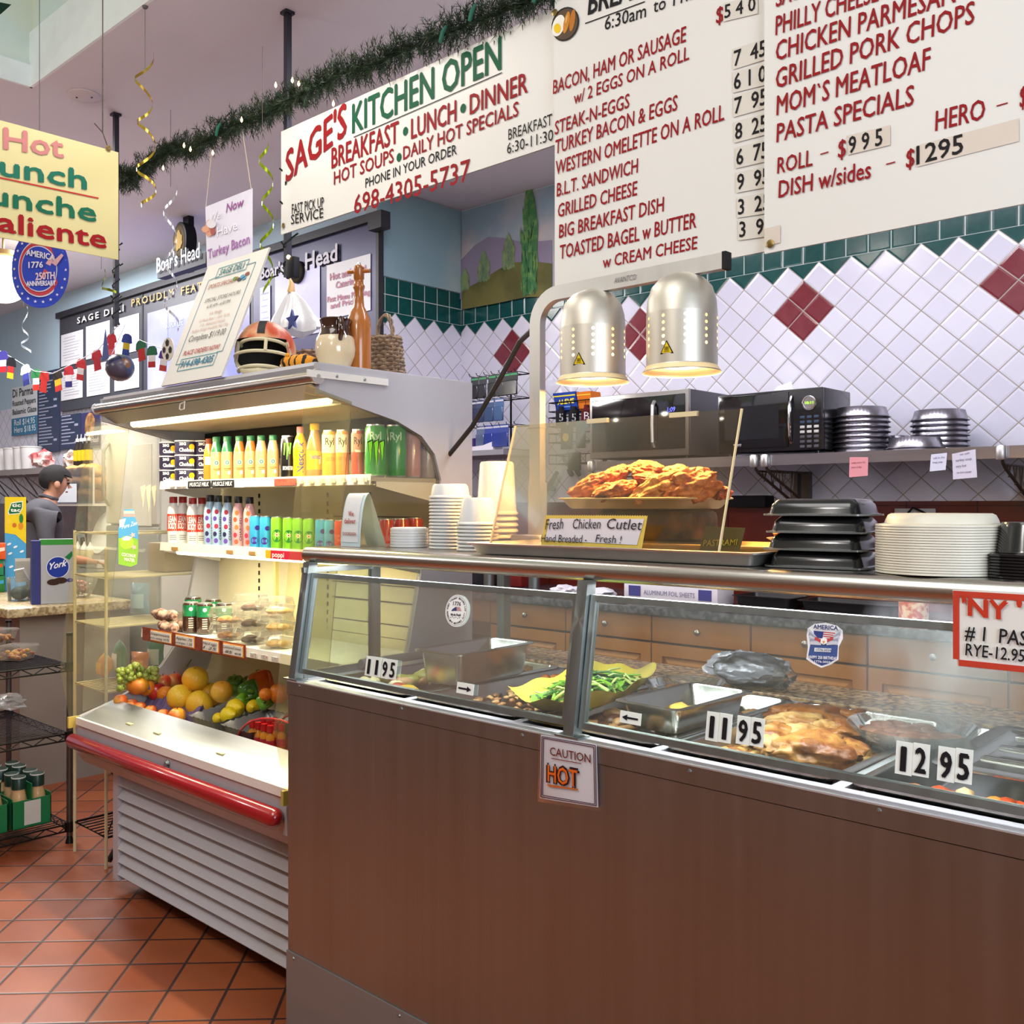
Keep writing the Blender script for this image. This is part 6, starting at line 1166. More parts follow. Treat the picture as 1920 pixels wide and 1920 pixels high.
   c = (x1 - .06, y0, z1 - .065); MB().lathe([(.032, 0), (.032, .004), (.027, .005), (.027, .001), (0, .001)], 28, M=Matrix.Translation(c) @ Matrix.Rotation(PI / 2, 4, 'X')).build('display_ring', mat('chrome', '#d9d9dc', .12, metal=1), t)
   lettering('10:11', (c[0] - .018, y0 - .003, c[2] - .005), (c[0] + .018, y0 - .003, c[2] - .005), .011, (0, -1, 0), mat('lcd_green', '#9adf2c', .5, emit=1.8), t, name='display')
   for r in range(7):
    for k in range(3):
     xx = x1 - .092 + .032 * k; zz = z1 - .125 - .021 * r; key = ink('#3d4f63') if r < 2 else (ink('#c9c7c2') if r in (2, 3) else ink('#55535a')); MB().rbox(xx - .011, xx + .011, y0 - .0025, y0 + .001, zz - .006, zz + .006, .002, 1).build('key', key, t)
   MB().rbox(x0 + .085, x0 + .125, y0 - .007, y0 - .004, z0 + .040, z0 + .052, .003).build('badge', mat('chrome', '#d9d9dc', .12, metal=1), t)
 microwave(-3.09, -2.50, 3.93, 4.30, 1.6255, 1.952, 'steel framed microwave with arched handle and blue clock', 1); microwave(-2.345, -1.838, 3.93, 4.21, 1.6255, 1.905, 'black microwave with round chrome display', 0)
 t = thing('card_pile', 'white card and green scrap lying on top of the black microwave', 'paper'); q = aty(1470, 715, 4.15); MB().slab((q.x - .07, 4.14, 1.906), (q.x + .06, 4.14, 1.906), (q.x + .02, 4.18, 1.972), (q.x - .05, 4.18, 1.955), (0, 1, 0), .003).build('card', mat('paper_white', '#e6e4ea', .6), t, smooth=0); MB().rbox(q.x - .02, q.x + .05, 4.08, 4.13, 1.906, 1.918, .002).build('scrap', ink('#2f5a46'), t)
 # foil pie pans
 fo = mat('pie_foil', '#b6b4bb', .28, metal=1, var=.1)
 def pie(r, h, up):
  def f(loc):
   o = thing('pie_pan', 'x', 'pie pan', loc); wob = (lambda a, z: 1 + (.010 * math.cos(44 * a) if .004 < z < h - .001 else 0))
   MB().open_lathe([(r * .97, .001), (r, 0), (r * 1.01, .003), (r * .93, .005), (r * .84, h - .002), (r * .80, h), (0, h)], 88, wob=wob).build('pan', fo, o, smooth=60); return o
  return f
 def pies(px, py, w, Y, n, pitch, h, top, rest, group):
  q = aty(px, py, Y); r = w / 2 * dep(q) / FPX; return stack('pie_pan', 'pie pan', group, (q.x, Y, 1.6255), r, n, pitch, pie(r, h, 1), 0, top, rest)
 pies(1615, 840, 104, 4.10, 8, .0215, .045, 'upturned foil pie pan on top of the stack beside the microwave', 'foil pie pan in the stack beside the microwave', 'pie pans beside the microwave')
 pies(1762, 825, 104, 4.22, 7, .0215, .045, 'upturned foil pie pan on top of the stack past the note', 'foil pie pan in the stack behind the white notes', 'pie pans behind the notes')
 pies(1716, 838, 104, 4.07, 2, .008, .045, 'foil pie pan standing low between the two stacks', 'flattened foil pie pan under the low one', 'low pie pans')
 pies(1682, 820, 50, 4.28, 2, .03, .05, 'small foil tin glimpsed between the pie pan stacks', 'small foil tin under another between the stacks', 'small foil tins')
 # notes stuck on the shelf lip
 def note(pts, col, label, lines):
  t = thing('paper_note', label, 'note', None, 0, 'notes on the shelf edge'); Y = YS - .004; q = [aty(x, y, Y) for x, y in pts]; MB().slab(q[3], q[2], q[1], q[0], (0, 1, 0), .0008).build('paper', mat('note_' + col[1:], col, .7), t, smooth=0)
  for l in lines: ywrite(t, Y, [l], off=.0012)
 note(((1593, 857), (1628, 857), (1627, 892), (1592, 895)), '#e0969c', 'pink paper note stuck to the shelf edge', [('order more foil', 1597, 870, 1622, 868, 4, '#9a5a66'), ('pans friday', 1597, 878, 1616, 877, 4, '#9a5a66')])
 note(((1746, 852), (1776, 849), (1773, 881), (1743, 884)), '#d9d9e8', 'small white note stuck to the shelf edge', [('call in the', 1750, 861, 1771, 859, 4, '#6a6a86'), ('bread order', 1749, 869, 1768, 868, 4, '#6a6a86')])
 note(((1785, 851), (1829, 842), (1832, 895), (1787, 899)), '#d3cfdc', 'larger white note with several lines of writing', [('no salt', 1800, 854, 1818, 851, 4, '#6a6472'), ('turkey soup', 1792, 866, 1822, 862, 5, '#6a6472'), ('Mary Smells', 1792, 877, 1812, 875, 5, '#6a6472') if False else ('very hot', 1792, 877, 1812, 875, 5, '#6a6472'), ('see back counter', 1794, 888, 1822, 886, 4, '#6a6472')])
 # battery rack in the nook
 sh = thing('wall_shelf', 'grey shelf in the nook under the battery rack', 'shelf', None, 0, 'steel wall shelves'); MB().box(-4.49, -3.78, 4.02, 4.39, 1.690, 1.72).build('shelf', mat('nook_shelf', '#8f8c94', .5), sh, smooth=0)
 RZ = 1.7205; t = thing('battery_rack', 'black wire rack hung with blister packs of batteries', 'rack'); q = aty(958, 820, 4.2); cx = q.x; b = MB(); bw = mat('wire_black', '#17171a', .4, metal=.5)
 b.cyl((cx, 4.2, RZ), (cx, 4.2, RZ + .47), .006, n=8); b.tube([(cx - .1, 4.12, RZ + .003), (cx + .1, 4.12, RZ + .003), (cx + .1, 4.28, RZ + .003), (cx - .1, 4.28, RZ + .003)], .005, 6, closed=True); b.tube([(cx + .17, 4.2, RZ), (cx + .17, 4.2, RZ + .48)], .004, 6)
 for z in (.14, .30, .44): b.tube([(cx - .2, 4.2, RZ + z), (cx + .18, 4.2, RZ + z)], .004, 6); [b.tube([(cx - .2 + .06 * k, 4.2, RZ + z), (cx - .2 + .06 * k, 4.06, RZ + z), (cx - .2 + .06 * k, 4.05, RZ + z + .015)], .0025, 5) for k in range(7)]
 b.build('wire_frame', bw, t)
 k = 0
 for row, (z, cols, w) in enumerate(((.44, ((-.17, '#26252c'), (-.10, '#2a2a33'), (-.02, '#1d2622'), (.05, '#15171a'), (.11, '#15171a'), (.16, '#14161a')), .062), (.30, ((-.19, '#2b3150'), (-.12, '#2f3f66'), (-.04, '#344f7a'), (.04, '#3c5f8f')), .072), (.15, ((-.12, '#5a6a8a'), (-.05, '#2a3f9a'), (.02, '#2a3f9a'), (.08, '#2c4290')), .07))):
  for j, (dx, c) in enumerate(cols):
   p_ = thing('battery_pack', '%s battery pack from the case on the %s hooks of the wire rack' % (ORD[j], ('top', 'middle', 'bottom')[row]), 'battery pack', (cx + dx, 4.07 - .004 * j, RZ + z - .135), 0, 'battery packs'); h = .13
   MB().box(-w / 2, w / 2, 0, .002, h * .62, h).build('card', mat('pack_' + c[1:], c, .4), p_, smooth=0); MB().box(-w / 2 + .004, w / 2 - .004, -.0008, 0, h * .86, h * .94).build('print', ink('#c9c9d6' if row else '#4fa06a'), p_, smooth=0)
   MB().rbox(-w / 2, w / 2, -.012, .002, 0, h * .64, .004, 1).build('blister', mat('blister_' + c[1:], c, .15, coat=.5, alpha=.85), p_)
 t = thing('pen_box', 'white counter box of coloured markers on the nook shelf', 'box', (aty(910, 828, 4.1).x, 4.09, RZ)); MB().prism([(-.11, 0), (.11, 0), (.11, .05), (.03, .03), (-.11, .022)], 'y', -.04, .04).build('box', mat('box_white', '#dcd9e2', .5), t, smooth=0)
 for k in range(9): MB().cyl((-.1 + .02 * k, 0, .03), (-.1 + .02 * k, 0, .078), .008, n=8).build('marker', ink(('#3b2f7a', '#3b2f7a', '#8f2030', '#8f2030', '#22704a', '#22704a', '#3b2f7a', '#20202a', '#20202a')[k]), t)
 # medicine rack behind the lamp hood
 t = thing('wire_rack', 'black wire basket rack hung on the tiles behind the lamp', 'rack'); b = MB(); q0 = aty(1040, 775, 4.25); q1 = aty(1110, 775, 4.25); xa, xb = q0.x, q1.x + .1
 for py in (772, 800, 830, 870):
  z = aty(1060, py, 4.25).z
  for dz in (0, .05): b.tube([(xa, 4.36, z + dz), (xa, 4.20, z + dz), (xb, 4.20, z + dz), (xb, 4.36, z + dz)], .003, 5)
  for k in range(8): x = xa + (xb - xa) * k / 7; b.tube([(x, 4.20, z + .05), (x, 4.20, z), (x, 4.36, z)], .002, 4)
 b.build('baskets', bw, t)
 def tiltbox(name, label, px0, px1, py0, py1, c, Y, txt=None, band=None, tilt=.0):
  t = thing(name, label, 'box'); A = aty(px0, py1, Y); B = aty(px1, py1, Y); h = (py1 - py0) * dep(A) / FPX; w = B.x - A.x; k = tilt
  MB().prism([(A.x, A.z), (B.x, A.z), (B.x - k, A.z + h), (A.x - k, A.z + h)], 'y', Y, Y + .09).build('carton', ink(c), t, smooth=0)
  if band: MB().add([(A.x - k * .80, Y - .001, A.z + h * .80), (B.x - k * .80, Y - .001, A.z + h * .80), (B.x - k * .86, Y - .001, A.z + h * .86), (A.x - k * .86, Y - .001, A.z + h * .86)], [(0, 1, 2, 3)]).build('band', ink(band), t, smooth=0)
  if txt: lettering(txt, (A.x + w * .14 - k * .45, Y, A.z + h * .42), (B.x - w * .12 - k * .45, Y, A.z + h * .44), h * .22, (0, -1, 0), ink('#f2e04a'), t, bold=.06, off=.002); MB().box(A.x + w * .15 - k * .3, A.x + w * .7 - k * .3, Y - .001, Y, A.z + h * .26, A.z + h * .31).build('print', ink('#7a9ad9'), t, smooth=0)
  return t
 tiltbox('medicine_box', 'blue pain relief box with yellow lettering in the wire rack', 1044, 1085, 737, 775, '#1c3f9a', 4.205, 'ALEVE', '#e8dc3a', .03); tiltbox('medicine_box', 'orange cold remedy box beside the steel microwave', 1086, 1112, 735, 770, '#d9741c', 4.21, None, '#eec23a', .02)
 for i, (px, py) in enumerate(((1052, 781), (1076, 781), (1100, 778))):
  q = aty(px, py, 4.19); t = thing('shot_bottle', ('small black energy shot bottle nearest the lamp post', 'small black energy shot bottle in the middle of the wire rack', 'dark red round label bottle beside the microwave frame')[i], 'bottle', (q.x, 4.19, q.z - .05), 0, 'bottles in the wire rack'); r = .030
  MB().lathe([(r * .95, 0), (r, .006), (r, .075), (r * .5, .09), (r * .5, .105)], 16).build('body', ink('#1b1a1c' if i < 2 else '#5a1a1a'), t); L = MB(); cyltext(L, '5' if i < 2 else 'B', r, .022, .042, face(t.location), 0, bold=.0); L.build('printing', ink('#c9c7cc' if i < 2 else '#e6e6ee'), t)
 for i, (px, py, w, h, c, l) in enumerate(((1062, 820, 26, 45, '#241f1e', 'dark packet with yellow round mark hanging in the wire rack'), (1088, 815, 20, 50, '#3a2f2c', 'brown packet hanging beside the microwave'), (1076, 865, 28, 34, '#221c1a', 'dark packet at the bottom of the wire rack'))):
  q = aty(px, py, 4.18); s = dep(q) / FPX; t = thing('snack_packet', l, 'packet', None, 0, 'packets in the wire rack'); MB().rbox(q.x - w * s / 2, q.x + w * s / 2, 4.175, 4.195, q.z - h * s / 2, q.z + h * s / 2, .004).build('packet', ink(c), t)
  if i == 0: MB().lathe([(7.5 * s, 0), (7.5 * s, .002), (0, .0025)], 20, M=Matrix.Translation((q.x, 4.174, q.z)) @ Matrix.Rotation(PI / 2, 4, 'X')).build('print', ink('#c9a83a'), t)
 # knives on the wall bar
 for i, (x0, y0, x1, y1, l) in enumerate(((1022, 925, 1045, 885, 'black handled knife on the tile wall beside the lamp post'), (1028, 912, 1040, 918, 'short steel peeler on the tile wall'), (1066, 880, 1073, 892, 'black knife handle under the wire rack'), (1079, 878, 1087, 892, 'second black knife handle under the wire rack'))):
  a = aty(x0, y0, 4.37); b_ = aty(x1, y1, 4.37); t = thing('kitchen_knife', l, 'knife', None, 0, 'knives on the wall'); MB().tube([a, a + (b_ - a) * .5, b_], [.012, .016, .012], 8).build('handle', ink('#211f22'), t); d = (a - b_).normalized(); MB().slab(a, a + d * .10, a + d * .09 + Vector((.012, 0, .02)), a + Vector((.008, 0, .025)), (0, 1, 0), .002).build('blade', steel, t, smooth=0)
back()
# ---------------------------------------------------------------- hanging menus, poles, garland
vinyl = mat('banner_vinyl', '#e3e2dc', .45, var=.03, scale=2)
REDI, GRN, BLK = '#930f17', '#0b5a3c', '#19171a'
def hang():
 iron = mat('pole_iron', '#2b2a33', .5, metal=.4)
 for (px, top, bot, l) in ((217, 212, 612, 'dark ceiling pole beside the yellow lunch sign'), (539, 25, 520, 'dark ceiling pole at the end of the kitchen banner')):
  p = aty(px, top, 2.17); b_ = aty(px, bot, 2.17); t = thing('ceiling_pole', l, 'pole', None, 0, 'ceiling poles'); MB().box(p.x - .011, p.x + .011, 2.16, 2.182, b_.z, ZC - .002).build('pole', iron, t, smooth=0); MB().box(p.x - .02, p.x + .02, 2.15, 2.19, ZC - .012, ZC - .001).build('flange', iron, t, smooth=0)
  r = random.Random(px); w = MB(); H = p.z - b_.z; w.tube([(p.x + .017 * math.cos(a * .9), 2.171 + .017 * math.sin(a * .9), b_.z + (H * .4) * a / 40) for a in range(41)], .0028, 5)
  for k in range(9):
   z = b_.z + H * .4 * r.random(); a = r.uniform(0, 6.28); w.tube([(p.x + .017 * math.cos(a), 2.171 + .017 * math.sin(a), z), (p.x + .055 * math.cos(a), 2.171 + .03 * math.sin(a), z + .012)], [.003, .004], 5)
  w.build('light_string', ink('#16241c'), t)
  if px > 500:
   q = aty(546, 505, 2.14); MB().rbox(q.x - .022, q.x + .030, 2.13, 2.158, q.z - .035, q.z + .045, .004).build('plug_box', ink('#191a20'), t)
   for (x, y) in ((541, 482), (545, 545)): q = aty(x, y, 2.13); MB().sphere(q, .008, 8, 6).build('fairy_bulb', mat('fairy_glow', '#ffd38a', .5, emit=9.), t)
 def banner(name, label, Y, x0, x1, z0, z1, holes=()):
  t = thing(name, label, 'sign'); MB().grid(lambda u, v: (x0 + (x1 - x0) * u, Y + (.0008) * math.sin(u * 9 + v * 2) * (1 - v), z0 + (z1 - z0) * v), 24, 6).grid(lambda u, v: (x1 - (x1 - x0) * u, Y + .006 + (.0008) * math.sin((1 - u) * 9 + v * 2) * (1 - v), z0 + (z1 - z0) * v), 24, 6).build('vinyl', vinyl, t)
  for x, z in holes: MB().lathe([(.004, 0), (.010, .001), (.010, .002), (.005, .003)], 14, M=Matrix.Translation((x, Y - .003, z)) @ Matrix.Rotation(PI / 2, 4, 'X')).build('eyelet', mat('brass', '#8f7a4a', .3, metal=1), t)
  return t
 # kitchen banner
 Y = 2.15; a = aty(527, 440, Y); x1 = aty(1045, 280, Y).x; zt = aty(527, 247, Y).z
 t = banner('kitchen_banner', 'long white Kitchen Open banner under the garland', Y, a.x, x1, a.z, zt, ((a.x + .02, a.z + .03),))
 O = dict(off=.0022)
 ywrite(t, Y, [("SAGE'S", 537, 342, 650, 252, 56, REDI, .022), ('KITCHEN OPEN', 661.7, 250, 940, 130, 53, GRN, .02), ('BREAKFAST', 622.7, 316, 748, 267, 37, REDI, .018), ('LUNCH', 772, 261, 856, 227, 37, REDI, .018), ('DINNER', 882, 215, 990, 173, 36, REDI, .018),
  ('HOT SOUPS', 627, 346.5, 739, 304, 24, REDI, .014), ('DAILY HOT SPECIALS', 757, 300, 973, 217, 24, REDI, .014), ('PHONE IN YOUR ORDER', 686, 352.5, 857, 289, 17, BLK, .005), ('698-4305-5737', 665, 402, 882, 338, 35, REDI, .01), ('FAST PICK UP', 548, 401.5, 608, 388, 18, BLK, .005), ('SERVICE', 546.5, 421, 607, 408, 17.5, BLK, .005), ('BREAKFAST', 954, 263, 1036, 234, 20, BLK, .0), ('6:30-11:30', 951.5, 289, 1038, 263, 20, BLK, .0)], **O)
 def strip(par, Y, x0, y0, x1, y1, w, c, off=.0022): q = [aty(x0, y0, Y - off), aty(x1, y1, Y - off)]; h = w * dep(q[0]) / FPX; MB().add([q[0], q[1], q[1] + Vector((0, 0, h)), q[0] + Vector((0, 0, h))], [(0, 1, 2, 3)]).build('rule', ink(c), par, smooth=0)
 strip(t, Y, 663, 258, 941, 137, 1.6, BLK)
 for x, y in ((760, 246), (868, 203), (748, 295)):
  q = aty(x, y, Y - .0022); MB().add([q + Vector((.0125 * math.cos(k * PI / 8), 0, .0145 * math.sin(k * PI / 8))) for k in range(16)], [tuple(range(16))]).build('dot', ink(GRN), t, smooth=0)
 # breakfast board
 Y = 2.13; a = aty(1040, 548, Y); xr = aty(1466, 487, Y).x; k = lambda v: v * .46875; f = lambda s, x0, y0, x1, y1, h, c=REDI, b=.012, sh=.06: (s, 1020 + x0 * .46875, y0 * .46875, 1020 + x1 * .46875, y1 * .46875, h * .46875, c, b, sh)
 t = banner('breakfast_menu', 'white hand painted breakfast price board beside the kitchen banner', Y, a.x, xr, a.z, a.z + 1.05, ((xr - .018, a.z + .035), (a.x + .004, aty(1030, 30, Y).z)))
 ywrite(t, Y, [f('BREAKFAST', 178, 60, 600, -85, 90, BLK, .02, .15), f('6:30am', 245, 122, 410, 68, 52, BLK, .005), f('to 11:30', 440, 52, 640, -18, 52, BLK, .005), f('BACON, HAM OR SAUSAGE', 38, 378, 570, 166, 54), f('w/ 2 EGGS ON A ROLL', 122, 418, 582, 238, 48), f('STEAK-N-EGGS', 45, 540, 343, 430, 52), f('TURKEY BACON & EGGS', 48, 617, 535, 440, 54), f('WESTERN OMELETTE ON A ROLL', 50, 700, 722, 480, 54), f('B.L.T. SANDWICH', 53, 787, 378, 690, 52), f('GRILLED CHEESE', 58, 870, 375, 780, 52), f('BIG BREAKFAST DISH', 62, 953, 482, 845, 52), f('TOASTED BAGEL w BUTTER', 66, 1037, 610, 910, 54), f('w CREAM CHEESE', 238, 1073, 615, 995, 46), f('$', 690, 95, 718, 86, 62)], **O)
 rows = (('5 4 0', 725, 75, 848, 42, 52), ('7  45', 763, 267, 890, 222, 60), ('6 1 0', 763, 360, 890, 325, 62), ('7  95', 765, 457, 893, 417, 62), ('8  25', 768, 560, 893, 523, 62), ('6  75', 773, 662, 898, 630, 62), ('9  95', 776, 760, 902, 733, 60), ('3  25', 780, 860, 905, 838, 60), ('3  95', 785, 950, 912, 930, 60))
 pm = mat('price_tape', '#d9d4c8', .5)
 for i, r in enumerate(rows):
  q = [aty(1020 + x * .46875, y * .46875, Y - .0026) for x, y in ((r[1] - 8, r[2] + 12), (r[3] + 8, r[4] + 12))]; h = (r[5] + 22) * .46875 * dep(q[0]) / FPX; MB().add([q[0], q[1], q[1] + Vector((0, 0, h)), q[0] + Vector((0, 0, h))], [(0, 1, 2, 3)]).build('price_patch', pm, t, smooth=0)
 ywrite(t, Y, [f(*r, c=BLK, b=.015, sh=0) for r in rows], off=.0036); strip(t, Y, 1097, 45, 1209, 4, 2, BLK)
 # egg and sausage picture
 def ell(cx, cy_, rx, ry, c, off, nm='print', rot=0):
  q = []
  for i in range(24):
   A_ = 2 * PI * i / 24; x = rx * math.cos(A_); y = ry * math.sin(A_); q.append(aty(cx + x * math.cos(rot) - y * math.sin(rot), cy_ + x * math.sin(rot) + y * math.cos(rot), Y - off))
  MB().add(q, [tuple(range(24))]).build(nm, ink(c), t, smooth=0)
 ell(1060, 45, 25, 33, '#2b2a28', .0024, rot=.35); ell(1060, 45, 22, 30, '#5a4a3a', .003, rot=.35); ell(1047, 48, 11, 21, '#f2f0e6', .0036, rot=.3); ell(1045, 53, 6.5, 9, '#efc92a', .0044)
 ell(1062, 42, 5, 21, '#c9862e', .0038, rot=.2); ell(1073, 38, 5, 21, '#b8742a', .0038, rot=.15); ell(1062, 36, 2, 8, '#e0a95a', .0046, rot=.2)
 # dinner board
 Y = 2.11; a = aty(1433, 476, Y); t = banner('dinner_menu', 'white hand painted hot dish price board overlapping the breakfast board', Y, a.x, a.x + 1.0, a.z, a.z + 1.05, ((a.x + .018, a.z + .020),))
 ywrite(t, Y, [f('SAUSAGE & PEPPERS', 930, 30, 1480, -180, 74), f('PHILLY CHEESE STEAK', 928, 142, 1560, -70, 74), f('CHICKEN PARMESAN', 930, 245, 1650, 8, 76), f('GRILLED PORK CHOPS', 930, 355, 1722, 92, 76), f('MOM`S MEATLOAF', 932, 462, 1548, 275, 76), f('PASTA SPECIALS', 932, 570, 1480, 420, 72), f('ROLL', 935, 695, 1075, 663, 62), f('$', 1178, 632, 1208, 624, 68), f('HERO', 1567, 525, 1765, 476, 78), f('$ 11', 1905, 430, 1990, 405, 78), f('DISH w/sides', 940, 792, 1308, 712, 66), f('$', 1450, 672, 1482, 663, 70)], **O)
 strip(t, Y, 1020 + 1105 * .46875, 620 * .46875, 1020 + 1138 * .46875, 610 * .46875, 2.4, REDI); strip(t, Y, 1020 + 1368 * .46875, 660 * .46875, 1020 + 1405 * .46875, 650 * .46875, 2.4, REDI); strip(t, Y, 1020 + 1810 * .46875, 427 * .46875, 1020 + 1855 * .46875, 414 * .46875, 2.6, REDI)
 for (x0, y0, x1, y1, h, tx) in ((1215, 620, 1385, 580, 78, None), (1490, 668, 1900, 565, 86, None), (883, 985, 945, 970, 70, None)):
  q = [aty(1020 + x0 * .46875, y0 * .46875, Y - .0026), aty(1020 + x1 * .46875, y1 * .46875, Y - .0026)]; hh = h * .46875 * dep(q[0]) / FPX; MB().add([q[0], q[1], q[1] + Vector((0, 0, hh)), q[0] + Vector((0, 0, hh))], [(0, 1, 2, 3)]).build('price_patch', mat('price_patch_beige', '#d9cdbf', .5), t, smooth=0)
 ywrite(t, Y, [f('9 9 5', 1222, 615, 1355, 580, 64, BLK, .015, 0), f('1295', 1493, 660, 1678, 612, 72, BLK, .015, 0)], off=.0036)
 # yellow lunch sign across the aisle
 X = -3.40; A = atx(222, 487, X); B = atx(0, 451, X); C = atx(212, 283, X); t = thing('lunch_sign', 'pale yellow bilingual hot lunch sign hung from the ceiling on wires', 'sign'); y1 = A.y; y0 = y1 - .62; zt = C.z + .0
 MB().box(X - .005, X, y0, y1, A.z, atx(212, 283, X).z).build('board', mat('sign_yellow', '#cfc48c', .5, var=.03, scale=2), t, smooth=0)
 xwrite(t, X, [('Hot', 7, 279, 118, 296, 39, '#bf7a78', .03), ('Lunch', -46, 321, 161, 355, 37, '#1a6a56', .035), ('Lunche', -66, 374, 179, 416, 37, '#146248', .035), ('Caliente', -62, 423, 198, 466, 37, '#930f17', .035)], off=.003)
 q = [atx(-60, 322, X + .002), atx(185, 373, X + .002)]; h = .005; MB().add([q[0], q[1], q[1] + Vector((0, 0, h)), q[0] + Vector((0, 0, h))], [(0, 1, 2, 3)]).build('rule', ink('#b8322e'), t, smooth=0)
 e = atx(203, 278, X + .002); MB().lathe([(.004, 0), (.010, .001), (.010, .002), (.004, .003)], 14, M=Matrix.Translation(e) @ Matrix.Rotation(PI / 2, 4, 'Y')).build('eyelet', mat('brass', '#8f7a4a', .3, metal=1), t)
 MB().tube([e, e + Vector((0, -.02, .05)), Vector((e.x, e.y - .02, 4.0))], .0022, 6).tube([e + Vector((0, -.02, .05)), e + Vector((0, -.05, .075))], .002, 5).tube([(X, y0 + .03, zt - .01), (X, y0 + .03, 4.0)], .0022, 6).build('hanging_wire', ink('#4a443c'), t)
 # we now have turkey bacon
 Y = 2.10; c4 = [aty(x, y, Y) for x, y in ((388, 502), (473, 476), (473, 353), (385, 388))]; t = thing('turkey_bacon_sign', 'white We Now Have Turkey Bacon sign on two strings', 'sign'); MB().slab(*c4, (0, 1, 0), .002).build('board', mat('sign_white', '#dedcec', .4), t, smooth=0)
 ywrite(t, Y, [('We', 395, 416, 414, 409, 15, '#f2f0fa', .02, .2), ('Now', 425, 399, 458, 386, 16, '#9a4f94', .02, .2), ('Have', 408, 444, 446, 430, 17, '#f4f2fb', .02), ('Turkey Bacon', 391, 486, 469, 456, 17, '#a86ab0', .02)], off=.003)
 for a_, b_ in (((386, 388), (397, 281)), ((471, 355), (453, 236))): MB().tube([aty(*a_, Y), aty(*b_, 2.15)], .0015, 5).build('string', ink('#b9a98a'), t)
 for (x, y, rx, ry, c, o) in ((392, 428, 8, 16, '#d99a7a', .004), (385, 430, 7, 6, '#e0a07a', .005), (396, 420, 9, 8, '#e6e2ea', .006), (399, 432, 5, 9, '#a8504a', .005)):
  MB().add([aty(x + rx * math.cos(k * PI / 8), y + ry * math.sin(k * PI / 8), Y - o) for k in range(16)], [tuple(range(16))]).build('picture', ink(c), t, smooth=0)
 # garland
 P = [(196, 330), (225, 330), (250, 338), (275, 312), (300, 296), (330, 275), (360, 282), (390, 262), (430, 240), (470, 222), (500, 213), (540, 187), (600, 160), (650, 133), (700, 120), (750, 98), (800, 77), (867, 50), (933, 23), (1000, -3), (1060, -25)]
 path = [aty(x, y, 2.135 if x > 520 else 2.16) for x, y in P]; pts = []
 for i in range(len(path) - 1):
  n = max(3, int((path[i + 1] - path[i]).length / .016)); pts += [path[i].lerp(path[i + 1], k / n) for k in range(n)]
 t = thing('garland', 'green artificial pine garland with fairy lights above the banners', 'garland'); r = random.Random(12); b = MB(); MB().tube(pts[::3], .006, 6).build('wire', ink('#1c2a1e'), t)
 for i, p in enumerate(pts):
  for s in range(7):
   d = Vector((r.uniform(-.7, .7), r.uniform(-1, 1) * (.5 if r.random() < .8 else .2), r.uniform(-1, 1))).normalized(); L = r.uniform(.03, .085)
   if d.y > .2: d.y *= .3
   for k in range(20):
    f_ = k / 20; c = p + d * (L * f_); q = d.orthogonal().normalized(); a = k * 2.4; w = d.cross(q); n = (q * math.cos(a) + w * math.sin(a) + d * .9).normalized(); e = c + n * r.uniform(.02, .034); sd = n.cross(d).normalized() * .0019; b.add([c - sd, c + sd, e], [(0, 1, 2)], r.randrange(3))
 b.build('needles', [mat('needle_a', '#152c1a', .6), mat('needle_b', '#1f381e', .6), mat('needle_c', '#2c3a1c', .6)], t, smooth=0)
 for (x, y) in ((517, 161), (453, 226), (345, 274), (357, 281), (306, 316), (399, 288), (560, 158), (625, 196), (548, 152)): q = aty(x, y, 2.11); MB().lathe([(.0, -.008), (.004, -.003), (.0045, .004), (0, .016)], 8, M=Matrix.Translation(q)).build('fairy_bulb', mat('fairy_glow', '#ffd38a', .5, emit=9.), t);
 for (x, y) in ((880, 40), (825, 80), (1000, 5), (405, 255)): q = aty(x, y, 2.09); MB().tube([q, q + Vector((.012, 0, .03)), q + Vector((.016, .01, .05))], [.006, .007, .004], 6).build('light_socket', ink('#2f6a56'), t)
 # ribbon swirls
 def swirl(pts, c, w, turns, rad, Y, label, hookpx=None):
  t = thing('ribbon_swirl', label, 'ribbon', None, 0, 'curled ribbons'); q = [aty(x, y, Y) for x, y in pts]; n = 120; seg = len(q) - 1; vs = []
  for i in range(n + 1):
   u = i / n * seg; k = min(seg - 1, int(u)); p = q[k].lerp(q[k + 1], u - k); a = 2 * PI * turns * i / n; p = p + RT * (rad * math.cos(a)) + FW * (rad * math.sin(a)); vs += [p + Vector((0, 0, w / 2)), p - Vector((0, 0, w / 2))]
  MB().add(vs, [(2 * i, 2 * i + 1, 2 * i + 3, 2 * i + 2) for i in range(n)]).build('ribbon', mat('ribbon_' + c[1:], c, .22, metal=.7), t, smooth=80)
  MB().tube([q[0], Vector((q[0].x, q[0].y, min(ZC, q[0].z + .35)))], .0012, 5).build('thread', ink('#5a5650'), t)
 swirl([(272, 100), (268, 180), (276, 250), (272, 330), (282, 388)], '#b89a3a', .014, 3.6, .034, 1.9, 'gold curled ribbon hanging left of the garland from a ceiling hook' if False else 'gold curled ribbon hanging from a ceiling hook beside the garland')
 swirl([(320, 350), (318, 420), (322, 500), (318, 560), (325, 618)], '#c9c8cf', .016, 3.2, .028, 2.2, 'silver curled ribbon hanging in front of the oval medallion')
 swirl([(492, 262), (500, 330), (503, 400), (498, 470), (505, 560)], '#8aa012', .016, 3.6, .022, 2.05, 'green curled ribbon hanging beside the turkey bacon sign')
 swirl([(44, 575), (50, 620), (44, 640), (52, 660)], '#c9d3da', .02, 2, .03, 3.2, 'pale curled ribbon in front of the painted sky')
 swirl([(190, 505), (196, 540), (212, 548)], '#7a8a1c', .012, 1, .015, 2.1, 'short green ribbon curling round the far pole')
hang()
